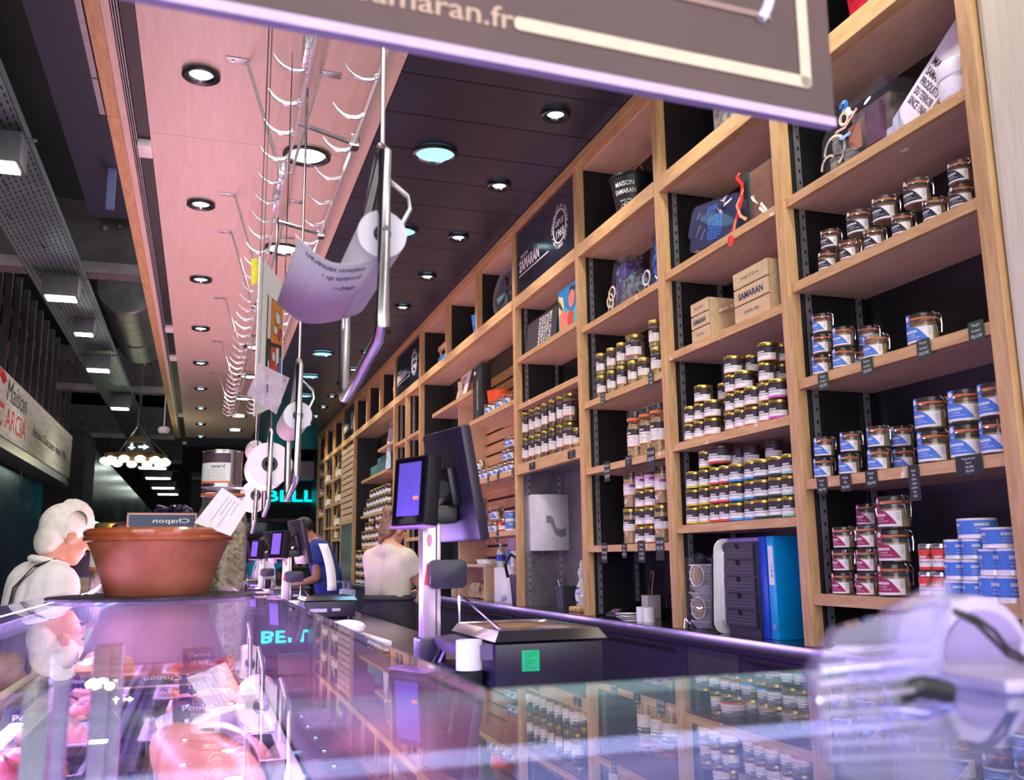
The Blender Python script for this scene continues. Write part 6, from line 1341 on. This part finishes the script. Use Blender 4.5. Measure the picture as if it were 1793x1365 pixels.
# ================================================================== meat on trays in the glass counter
def blob(mb, c, r, seed, n=12, k=8, amp=.18, m=0):
    rnd = random.Random(seed); ph = [rnd.random()*6 for _ in range(6)]; R = Euler((rnd.random()*.6, rnd.random()*.6, rnd.random()*6)).to_matrix(); o = len(mb.v)
    mb.sph((0,0,0), r, n, k, m)
    for i in range(o, len(mb.v)):
        v = Vector(mb.v[i]); q = v.normalized() if v.length else v
        v *= 1+amp*(math.sin(q.x*3+ph[0])*math.sin(q.y*3.3+ph[1])+.6*math.sin(q.z*5+ph[2]+q.x*4))
        mb.v[i] = tuple(R @ v+Vector(c))
    return mb
MEAT = [mat('chicken_pink', (222,150,142), .35, col2=(236,184,168), scale=26, bump=.2), mat('red_meat', (150,44,52), .35, col2=(192,84,80), scale=22, bump=.25), mat('yellow_chicken', (222,186,110), .35, col2=(236,206,150), scale=20, bump=.25), mat('sausage_pink', (206,116,110), .3, col2=(226,160,150), scale=50), mat('breaded_orange', (206,124,62), .6, col2=(226,160,96), scale=60, bump=.6), mat('pale_wrapped', (236,228,236), .3, var=.04, scale=12)]
TRAYM = mat('tray_dark', (60,54,70), .3); TRAYW = mat('tray_pale', (222,216,228), .3)
DZ = .8505
def tray_thing(x, y, w_, l_, kind, label, dark, cnt, sz, seed, name):
    t = thing('meat_tray', label, 'meat tray', (x, y, DZ), group='trays in the meat counter'); h = .045
    o_, i_ = (w_/2, l_/2), (w_/2-.012, l_/2-.012)
    vs = [(-o_[0]*.94,-o_[1]*.94,0),(o_[0]*.94,-o_[1]*.94,0),(o_[0]*.94,o_[1]*.94,0),(-o_[0]*.94,o_[1]*.94,0),(-o_[0],-o_[1],h),(o_[0],-o_[1],h),(o_[0],o_[1],h),(-o_[0],o_[1],h),(-i_[0],-i_[1],h),(i_[0],-i_[1],h),(i_[0],i_[1],h),(-i_[0],i_[1],h),(-i_[0],-i_[1],.008),(i_[0],-i_[1],.008),(i_[0],i_[1],.008),(-i_[0],i_[1],.008)]
    obj('tray', MB().add(vs, [(0,3,2,1),(0,1,5,4),(1,2,6,5),(2,3,7,6),(3,0,4,7),(4,5,9,8),(5,6,10,9),(6,7,11,10),(7,4,8,11),(8,9,13,12),(9,10,14,13),(10,11,15,14),(11,8,12,15),(12,13,14,15)]), TRAYM if dark else TRAYW, t)
    rnd = random.Random(seed)
    for k in range(cnt):
        a = (k*2.399); rr = math.sqrt((k+.5)/cnt)*.8
        p = (math.cos(a)*rr*(i_[0]-sz[0]*.6), math.sin(a)*rr*(i_[1]-sz[1]*.6), .01+sz[2]*.75+(.02 if k % 3 == 2 else 0))
        obj(name, blob(MB(), p, sz, seed*31+k), MEAT[kind], t)
    return t
ROW = [('chicken_piece', 0, 7, (.07, .055, .03)), ('wrapped_pack', 5, 3, (.10, .08, .03)), ('chicken_breast', 0, 8, (.07, .05, .028)), ('breaded_bite', 4, 12, (.03, .03, .02)), ('sausage', 3, 9, (.075, .02, .02)), ('red_steak', 1, 7, (.075, .06, .022)), ('whole_chicken', 2, 3, (.09, .075, .055))]
WH = ['beneath the bowl end', 'beside the violet divider', 'in the middle of the case', 'near the far glass end']
plan_r = ((0, 2.22, 6), (1, 2.56, 0), (2, 2.90, 4), (3, 3.24, 5), (4, 3.58, 1), (5, 3.92, 6)); 
lbls = {0: 'tray of pink chicken joints', 1: 'tray of white wrapped packs', 2: 'tray of raw chicken breasts', 3: 'tray of orange breaded bites', 4: 'tray of pink sausages', 5: 'tray of dark red steaks', 6: 'tray of whole yellow chickens'}
for side, x, order in (('right', .035, (0, 1, 2, 3, 4, 5)), ('left', -.335, (5, 0, 4, 2, 6, 6))):
    for i, k in enumerate(order):
        n_, kd, cnt, sz = ROW[k]
        tray_thing(x, 2.22+.345*i, .31 if side == 'right' else .27, .325, kd, '%s on the %s side of the divider, %s row' % (lbls[k], 'staff' if side == 'right' else 'customer', ORD[i]), i % 2 == 0, cnt, sz, i+(10 if side == 'left' else 0), n_)
        if i % 2 == 1:
            pt = thing('meat_price_tag', 'slanted black price tag standing in the %s' % lbls[k]+(' by the customers' if side == 'left' else ' by the staff'), 'price tag', (x-.02, 2.22+.345*i-.10, DZ+.045), (math.radians(-25), 0, math.radians(12)), 'meat price tags')
            obj('plate', MB().box(-.06, .06, -.003, 0, 0, .085), mat('tag_violet', (52,44,88), .3), pt); obj('stake', MB().box(-.004, .004, -.001, .002, -.03, .02), STEEL, pt)
            mb = MB(); mb.text(('Poulet', 'Saucisse', 'Canard')[i // 2], .022, lambda a, b: (a, -.0036, .05+b), align=.5, wide=.08); mb.text(('8.90€', '12.50€', '15.90€')[i // 2], .026, lambda a, b: (a, -.0036, .015+b), align=.5, wide=.07); obj('lettering', mb, INKW, pt)
hm = thing('wrapped_ham', 'large netted ham with a white paper collar lying in the meat counter', 'ham', (.03, 1.86, DZ))
hb = MB(); blob(hb, (0,0,.075), (.085,.13,.066), 77, 20, 14, .06); obj('ham', hb, mat('ham_skin', (196,130,96), .4, col2=(214,160,130), scale=30, bump=.3), hm)
obj('paper_collar', MB().lathe([(.0905,-.03),(.094,0),(.0905,.035),(.088,.03),(.088,-.03)], 26, c=(0,0,0), M=Matrix.Translation((0, .03, .076)) @ Matrix.Rotation(PI/2, 4, 'X'), sy=.83), MEAT[5], hm)
# ================================================================== clear slicer guard and white housing on the corner glass
SLY = .66
def sp2(u, v, y): return at(u, v, Y=y)
ACR = glass('acrylic', (232,226,250), 1.2, 1.5, .02, .07, (190,170,236))
sl_ = thing('ham_slicer', 'small slicer with a clear ribbed guard and rounded white housing on the corner glass', 'slicer', (.86, .66, GZ+.001))
G1 = [(1470,1100),(1552,1078),(1655,1058),(1650,1250),(1545,1268),(1448,1285),(1420,1180)]
obj('clear_tray', MB().prism(G1, 0, .012, lambda u, v, d: sp2(u, v, .60)+Vector((0, d, 0))), ACR, sl_, 'world')
for i, v0 in enumerate(range(1136, 1280, 27)):
    a, b = sp2(1432+abs(v0-1190)*.12, v0+8, .597), sp2(1640, v0-14, .597)
    obj('rib', MB().tube([a, (a+b)/2, b], .0022, 6), glass('rib_acrylic', (240,234,252), 2.0, 1.6, .05, .30, (226,212,246)), sl_, 'world')
G2 = [(1553,1068),(1660,1012),(1668,1030),(1660,1130),(1640,1250),(1556,1240)]
obj('guard_plate', MB().prism(G2, 0, .008, lambda u, v, d: sp2(u, v, .63)+Vector((0, d, 0))), ACR, sl_, 'world')
HS = mat('housing_white', (186,172,214), .3)
c0 = sp2(1722, 1150, .72)
n = 26; arc = [(c0.x+.062*math.cos(2*PI*i/n), c0.z+.058*math.sin(2*PI*i/n)) for i in range(n)]
obj('blade_housing', MB().prism(arc, 0, .05, lambda x, z, d: (x, .72+d, z)), HS, sl_, 'world', bevel=.008)
obj('blade', MB().prism([(c0.x+.048*math.cos(2*PI*i/n), c0.z-.002+.046*math.sin(2*PI*i/n)) for i in range(n)], -.004, -.001, lambda x, z, d: (x, .72+d, z)), mat('blade_lilac', (150,132,190), .35, .3), sl_, 'world')
c1 = sp2(1790, 1190, .75); obj('motor_block', MB().box(c1.x-.05, c1.x+.12, .70, .80, GZ+.004, c1.z+.035), HS, sl_, 'world', bevel=.02)
obj('base', MB().box(c0.x-.12, c0.x+.17, .58, .77, GZ+.001, GZ+.012), HS, sl_, 'world', bevel=.004)
obj('pusher', MB().tube([sp2(1560, 1222, .61), sp2(1610, 1200, .60), sp2(1660, 1212, .60)], .009, 8), PBLK, sl_, 'world')
for k in range(2):
    obj('cable', MB().tube([sp2(1668+k*4, 1068+k*4, .66), sp2(1710, 1082+k*10, .65), sp2(1742, 1105+k*18, .645), sp2(1765, 1135+k*12, .65), sp2(1793+k*4, 1150+k*10, .66)], .0022, 6), PBLK, sl_, 'world')
# ================================================================== people
SKIN = mat('skin', (206,148,124), .5, col2=(216,160,136), scale=18, sub=.08)
SKIND = mat('skin_tan', (150,100,76), .5, col2=(164,112,86), scale=18, sub=.08)
def cap(mb, p0, p1, r0, r1=None, n=14):
    r1 = r0 if r1 is None else r1; p0, p1 = Vector(p0), Vector(p1)
    mb.cyl(p0, p1, r0, r1, n); mb.sph(p0, r0, n, 8); mb.sph(p1, r1, n, 8); return mb
def hand(mb, wr, d, side, palm):
    """palm and five fingers; d = finger direction, palm = palm normal, side = thumb direction"""
    d, side, palm = Vector(d).normalized(), Vector(side).normalized(), Vector(palm).normalized()
    c = wr+d*.05; mb.sph(c, (.042,.042,.042), 12, 8, R=Matrix((side, d, palm)).transposed() @ Matrix.Diagonal((.95, 1.15, .38)))
    for k, (o, l) in enumerate(((.030,.068), (.010,.078), (-.010,.072), (-.029,.056))):
        a = c+d*.038+side*o; b = a+d*l*.5+palm*.008; e = b+d*l*.42+palm*.028; cap(mb, a, b, .0095, .0088, 8); cap(mb, b, e, .0088, .0075, 8)
    a = c-d*.015+side*.034; b = a+side*.026+d*.03+palm*.008; e = b+d*.03+side*.004+palm*.012; cap(mb, a, b, .0115, .010, 8); cap(mb, b, e, .010, .008, 8)
def person(label, J, fw, hf, skin, vox, cloth, head=1.0, name='person'):
    """J: joints in world space; fw body forward, hf head forward"""
    up = Vector((0,0,1)); fw = Vector(fw).normalized(); rt = fw.cross(up).normalized(); hf = Vector(hf).normalized(); hr = hf.cross(up).normalized(); hu = hr.cross(hf).normalized()
    J = {k: Vector(v) for k, v in J.items()}; base = Vector((J['hip'].x, J['hip'].y, 0)); t = thing(name, label, 'person', base)
    L = lambda k: J[k]
    R_ = cloth.get('tr', .092); mb = MB(); H = J['head']; s = head; HM = Matrix((hr, hf, hu)).transposed()
    P = lambda x, y, z: H+hr*(x*s)+hf*(y*s)+hu*(z*s)
    mb.sph(P(0,-.012,.022), (.074*s,.094*s,.096*s), 20, 14, R=HM); mb.sph(P(0,.028,-.05), (.056*s,.060*s,.066*s), 18, 12, R=HM); mb.sph(P(0,.052,-.092), (.027*s,.026*s,.022*s), 12, 8, R=HM)
    cap(mb, P(0,.088,.012), P(0,.106,-.024), .008*s, .014*s, 8); mb.sph(P(0,.078,-.052), (.022*s,.012*s,.009*s), 10, 6, R=HM)
    for sd in (-1, 1):
        mb.sph(P(sd*.076,-.008,-.012), (.010*s,.022*s,.034*s), 10, 8, R=HM); mb.sph(P(sd*.03,.075,.030), (.024*s,.014*s,.008*s), 10, 6, R=HM); mb.sph(P(sd*.04,.058,-.028), (.022*s,.022*s,.020*s), 10, 6, R=HM)
    cap(mb, P(0,-.02,-.06), J['neck'], .050*s, .056); tors = []
    for sd in (-1, 1):
        sh, hp = J['sh'+'LR'[sd > 0]], J['hip']+rt*(sd*.085)
        cap(mb, J['neck'], sh, .045, .055); cap(mb, sh-rt*sd*.05-up*.03, hp, R_, R_+.003); cap(mb, J['chest']+rt*sd*.06, J['belly']+rt*sd*.05, R_, R_+.008)
        e, w_ = J['el'+'LR'[sd > 0]], J['wr'+'LR'[sd > 0]]; cap(mb, sh, e, .050, .040); cap(mb, e, w_, .040, .027); d = (w_-e).normalized(); th = fw if abs(d.dot(fw)) < .8 else up; hand(mb, w_, d, th-d*th.dot(d), -rt*sd if abs(d.z) > .5 else -up)
        kn, an = J.get('kn'+'LR'[sd > 0], hp+fw*.03+Vector((0,0,-hp.z+.47))), J.get('an'+'LR'[sd > 0], Vector((hp.x, hp.y, .08)))
        cap(mb, hp, kn, .085, .056); cap(mb, kn, an, .054, .036); cap(mb, an+Vector((0,0,-.03)), an+fw*.13+Vector((0,0,-.05)), .036, .03)
        J['kn'+'LR'[sd > 0]], J['an'+'LR'[sd > 0]] = kn, an
    for i in range(len(mb.v)): mb.v[i] = tuple(Vector(mb.v[i])-base)
    body = remesh('body', mb, skin, vox, t, smooth_it=5)
    # eyes and lips
    e_ = MB()
    for sd in (-1, 1): e_.sph(P(sd*.030,.0795,.012)-base, (.0115*s,.0075*s,.0075*s), 10, 7, R=HM)
    obj('eyes', e_, mat('eye', (60,44,38), .15), t); obj('lips', MB().sph(P(0,.086,-.056)-base, (.022*s,.007*s,.006*s), 10, 6, R=HM), mat('lip', (170,92,88), .5), t)
    # clothes
    sh_ = MB(); tr_ = MB(); so_ = MB(); sl = cloth.get('sleeve', .62); f = cloth.get('fat', .018)
    for sd in (-1, 1):
        k = 'LR'[sd > 0]; sh, hp = J['sh'+k], J['hip']+rt*(sd*.085); el = J['el'+k]
        cap(sh_, J['neck']-up*.03-fw*.012, sh-up*.01, .052+f*.5, .052+f); cap(sh_, sh-rt*sd*.05-up*.03, hp+up*(.06 if cloth.get('tuck') else .02), R_+f, R_+.005+f); cap(sh_, J['chest']+rt*sd*.06, J['belly']+rt*sd*.05, R_+f, R_+.01+f*1.2)
        cap(sh_, sh, sh.lerp(el, sl*.5), .052+f, .052+f); sh_.cyl(sh, sh.lerp(el, sl), .056+f, .056+f*1.1, 16)
        cap(tr_, hp+up*.03, J['kn'+k], .10, .072); cap(tr_, J['kn'+k], J['an'+k], .072, .062)
        cap(so_, J['an'+k]+Vector((0,0,-.035)), J['an'+k]+fw*.14+Vector((0,0,-.045)), .046, .036)
    for m_ in (sh_, tr_, so_):
        for i in range(len(m_.v)): m_.v[i] = tuple(Vector(m_.v[i])-base)
    remesh('shirt', sh_, cloth['shirt'], vox*1.05, t, smooth_it=7); remesh('trousers', tr_, cloth['trousers'], vox*1.4, t, smooth_it=4)
    cut = -.0
    q = remesh('shoes', so_, cloth.get('shoes', PBLK), vox*1.2, t, smooth_it=2)
    return t, base, P, HM, fw, rt
def strands(P, base, n, seed, m_, t, lo=-.10, back=1.0, r=.0035, lift=.0, name='hair_strands', front=.085):
    rnd = random.Random(seed); mb = MB()
    for i in range(n):
        lat = (rnd.random()*2-1)*1.25; st = rnd.random()*.5; pts = []
        for j in range(10):
            a = st*.9+(2.75-st*.9)*j/9            # 0 = forehead, pi = nape
            ra = 1.06+lift*math.sin(j/9*PI)+(.05 if j == 9 else 0)+rnd.random()*.02
            lx = math.sin(lat)*.082*(.35+.65*math.sin(a*.9+.3)); q = math.cos(lat*.75)
            pts.append(P(lx*ra*1.03, (math.cos(a)*front*1.05*q-.012)*ra, (.024+math.sin(a)*.102*q-max(0, a-1.9)*.085)*ra)-base)
        mb.tube(pts, r, 5, rf=lambda s: 1-.6*s*s)
    o = obj(name, mb, m_, t); o['kind'] = 'stuff'; return o
# ---- old man at the counter, seen from his right side
u0 = at(119, 934, Y=4.72); hx, hy = u0.x, u0.y
fwm = Vector((.90, .43, 0)).normalized(); rtm = fwm.cross(Vector((0,0,1)))
mp = lambda s, z, r=0: Vector((hx, hy, 0))+fwm*s+rtm*r+Vector((0, 0, z))
JM = dict(head=mp(.0, 1.428), neck=mp(-.075, 1.295), chest=mp(-.115, 1.16), belly=mp(-.12, 1.00), hip=mp(-.14, .86), shL=mp(-.10, 1.235, -.165), shR=mp(-.085, 1.225, .165), elL=mp(-.06, .97, -.20), elR=mp(-.10, .97, .20), wrL=mp(-.03, .74, -.20), wrR=mp(-.06, .74, .20), knL=mp(-.12, .47, -.09), knR=mp(-.12, .47, .09), anL=mp(-.16, .08, -.09), anR=mp(-.16, .08, .09))
SHW = mat('white_shirt', (246,240,240), .85, var=.008, scale=14, bump=.2)
man, mb_, PM, HMm, f_, r_ = person('white-haired man in a white short-sleeved shirt standing at the counter', JM, fwm, (.88, .40, -.28), SKIN, .008, dict(shirt=SHW, trousers=mat('grey_trousers', (92,92,100), .8), sleeve=.56, fat=.022), 1.12)
HRW = mat('white_hair', (232,226,216), .6, var=.04, scale=30)
hm_ = MB().sph(PM(0,-.026,.034)-mb_, (.088*1.12,.098*1.12,.094*1.12), 20, 14, R=HMm).sph(PM(0,-.068,-.03)-mb_, (.078*1.12,.05*1.12,.075*1.12), 16, 12, R=HMm)
hq = remesh('hair', hm_, HRW, .008, man, smooth_it=3)
strands(PM, mb_, 260, 5, HRW, man, lift=.10, r=.0042)
cl_ = MB().tube([JM['neck']+f_*(.072*math.cos(a))+r_*(.078*math.sin(a))+Vector((0,0,.012-.02*math.cos(a)))-mb_ for a in [2*PI*i/24 for i in range(24)]], .016, 8, closed=True); obj('collar', cl_, SHW, man)
stp = MB(); pth = [mp(-.07, 1.31, .07), mp(-.16, 1.29, .085), mp(-.232, 1.20, .075), mp(-.25, 1.08, .07), mp(-.26, .95, .05)]
ribbon(stp, [p-mb_ for p in pth], .020); q = obj('bag_strap', stp, mat('strap_dark', (52,48,44), .7), man); q.modifiers.new('s', 'SOLIDIFY').thickness = .004
obj('hearing_aid', MB().tube([PM(.09,-.02,.02)-mb_, PM(.094,-.034,.0)-mb_, PM(.09,-.032,-.02)-mb_], .0035, 6), WHITEP, man)
bgp = thing('shopping_bag', 'olive and navy shopping bag held in front of the white-haired man', 'bag', at(147, 1000, Y=4.9)-Vector((0, 0, .55)))
obj('bag', MB().box(-.04, .05, -.05, .06, 0, .60), mat('olive_cloth', (120,124,96), .8, var=.08), bgp, bevel=.02); obj('flap', MB().box(-.045, .055, -.055, .065, .52, .64), mat('navy_cloth', (44,48,70), .8), bgp, bevel=.015); obj('bag_foot', MB().box(-.03, .04, -.04, .05, -bgp.location.z, 0), mat('navy_cloth'), bgp)
# ---- woman at the back counter
w0 = at(708, 929, Y=6.25)
fww = Vector((.80, .60, 0)).normalized(); rtw = fww.cross(Vector((0,0,1)))
wp = lambda s, z, r=0: Vector((w0.x-.11, w0.y-.02, 0))+fww*s+rtw*r+Vector((0, 0, z))
JW = dict(head=wp(.05, 1.505), neck=wp(-.005, 1.40), chest=wp(-.01, 1.25), belly=wp(.0, 1.10), hip=wp(-.005, .95), shL=wp(.0, 1.315, -.155), shR=wp(.0, 1.315, .155), elL=wp(.10, 1.11, -.20), elR=wp(.11, 1.12, .20), wrL=wp(.32, 1.05, -.12), wrR=wp(.33, 1.06, .12))
wom, wb_, PWm, HMw, f_, r_ = person('woman in a beige T-shirt and dark apron working at the back counter', JW, fww, (.80, .52, -.30), SKIN, .010, dict(shirt=mat('beige_tee', (206,196,176), .9, var=.03, scale=10, bump=.2), trousers=mat('pale_trousers', (196,196,206), .8), sleeve=.58, fat=.012, tr=.074, tuck=1), 1.0)
HRB = mat('brown_hair', (120,90,70), .5, var=.25, scale=40)
hh = MB().sph(PWm(0,-.022,.03)-wb_, (.084,.092,.092), 18, 12, R=HMw).sph(PWm(0,-.065,-.03)-wb_, (.068,.045,.07), 14, 10, R=HMw).sph(PWm(.0,-.085,.098)-wb_, (.048,.042,.040), 14, 10).sph(PWm(.02,-.10,.07)-wb_, (.03,.03,.04), 10, 8)
cap(hh, PWm(0,-.085,-.03)-wb_, PWm(-.01,-.085,-.12)-wb_, .038, .018); remesh('hair', hh, HRB, .009, wom, smooth_it=3)
strands(PWm, wb_, 130, 8, HRB, wom, lift=.07, r=.004)
obj('earring', MB().tube([PWm(.082,-.006+.008*math.cos(a), -.052+.008*math.sin(a))-wb_ for a in [2*PI*i/10 for i in range(10)]], .0018, 5, closed=True), GOLD, wom)
ap = MB(); n = 28
for i in range(n+1):
    a = 2*PI*i/n
    for j, (z, rx, ry) in enumerate(((1.07, .180, .125), (1.0, .190, .140), (.92, .200, .165), (.80, .200, .175), (.62, .205, .180), (.45, .21, .185))):
        k = 1+.02*math.sin(a*5+j); p = wp(0, z)+r_*(rx*k*math.sin(a))+f_*(ry*k*math.cos(a)); ap.v.append(tuple(p-wb_))
ap.f = [(i*6+j, (i+1)*6+j, (i+1)*6+j+1, i*6+j+1) for i in range(n) for j in range(5)]; ap.m = [0]*len(ap.f)
q = obj('apron', ap, mat('dark_apron', (44,40,54), .8, var=.15, scale=9, bump=.3), wom); q.modifiers.new('s', 'SOLIDIFY').thickness = .006
bt = MB(); bt.tube([wp(0, 1.045)+r_*(.186*math.sin(a))+f_*(.136*math.cos(a))-wb_ for a in [2*PI*i/28 for i in range(28)]], .010, 6, closed=True); obj('apron_tie', bt, mat('dark_apron'), wom)
# ---- man in a dark blue T-shirt bending over the worktop
fb = Vector((-.95, .2, 0)).normalized(); rb = fb.cross(Vector((0,0,1)))
b0 = at(548, 975, Y=9.0); bp_ = lambda s, z, r=0: Vector((b0.x+.16, 9.35, 0))+fb*s+rb*r+Vector((0, 0, z))
JB = dict(head=bp_(.22, 1.60), neck=bp_(.10, 1.48), chest=bp_(.03, 1.33), belly=bp_(-.03, 1.14), hip=bp_(-.06, .96), shL=bp_(.06, 1.42, -.19), shR=bp_(.06, 1.42, .19), elL=bp_(.06, 1.13, -.23), elR=bp_(.08, 1.13, .23), wrL=bp_(.30, 1.06, -.15), wrR=bp_(.30, 1.06, .15))
bm, bb, PB2, HMb, f_, r_ = person('person in a dark blue T-shirt bending over the rear worktop', JB, fb, (-.85, .1, -.5), SKIND, .012, dict(shirt=mat('navy_tee', (26,48,120), .85, var=.05), trousers=mat('black_trousers', (34,32,40), .8), sleeve=.55, fat=.03), 1.0)
remesh('hair', MB().sph(PB2(0,-.02,.03)-bb, (.082,.098,.094), 16, 12, R=HMb), mat('black_hair', (30,26,26), .6), .011, bm)
obj('glove', MB().sph(JB['wrR']+f_*.06-bb, (.05,.05,.035), 12, 8), mat('blue_glove', (30,90,190), .5), bm)
# ---- far person in turquoise
c0_ = at(462, 975, Y=13.6); fc = Vector((.3, .95, 0)).normalized(); rc_ = fc.cross(Vector((0,0,1)))
cp_ = lambda s, z, r=0: Vector((c0_.x, 13.9, 0))+fc*s+rc_*r+Vector((0, 0, z))
JC = dict(head=cp_(.04, 1.52), neck=cp_(0, 1.38), chest=cp_(0, 1.24), belly=cp_(0, 1.08), hip=cp_(0, .92), shL=cp_(0, 1.33, -.18), shR=cp_(0, 1.33, .18), elL=cp_(.02, 1.06, -.23), elR=cp_(.02, 1.06, .23), wrL=cp_(.16, .92, -.20), wrR=cp_(.16, .92, .20))
cm, cb_, PC2, HMc, f_, r_ = person('far person in a turquoise T-shirt with the back turned', JC, fc, (.3, .95, -.2), SKIND, .014, dict(shirt=mat('turquoise_tee', (0,130,170), .85, var=.05), trousers=mat('black_trousers'), sleeve=.55, fat=.03), 1.0)
remesh('hair', MB().sph(PC2(0,-.02,.03)-cb_, (.084,.098,.096), 16, 12, R=HMc), mat('black_hair'), .013, cm)
# carrier bag by the far scale, spray bottles on the worktop edge
t = thing('carrier_bag', 'white plastic carrier bag standing on the far worktop', 'bag', (.80, 12.75, .9555)); obj('bag', crumple(MB(), (0, 0, .17), (.14, .14, .17), 51), mat('bag_white', (230,228,236), .5), t)
for i, (u, c) in enumerate(((583, (150,170,190)), (602, (130,140,170)))):
    p = at(u, 1052, Z=.957); p = Vector((.96, p.y*.0+6.55+i*-.22, .9555))
    t = thing('pump_bottle', 'grey plastic pump bottle at the worktop edge, %s' % ['beside the scale', 'beside the apron'][i], 'bottle', p, group='pump bottles'); obj('bottle_body', MB().box(-.035, .035, -.04, .04, 0, .15), mat('pump_grey_%d' % i, c, .25), t, bevel=.012); obj('pump', MB().cyl((0,0,.15), (0,0,.19), .018, n=12).box(-.05, .012, -.012, .012, .19, .205), mat('pump_dark', (70,70,90), .4), t)
for k_, (o_, used_) in PROTO.items():
    if not used_:
        for ch in list(o_.children): bpy.data.objects.remove(ch)
        bpy.data.objects.remove(o_)
for o_ in bpy.data.objects:
    for k_ in ('h', 'r'):
        if k_ in o_: del o_[k_]
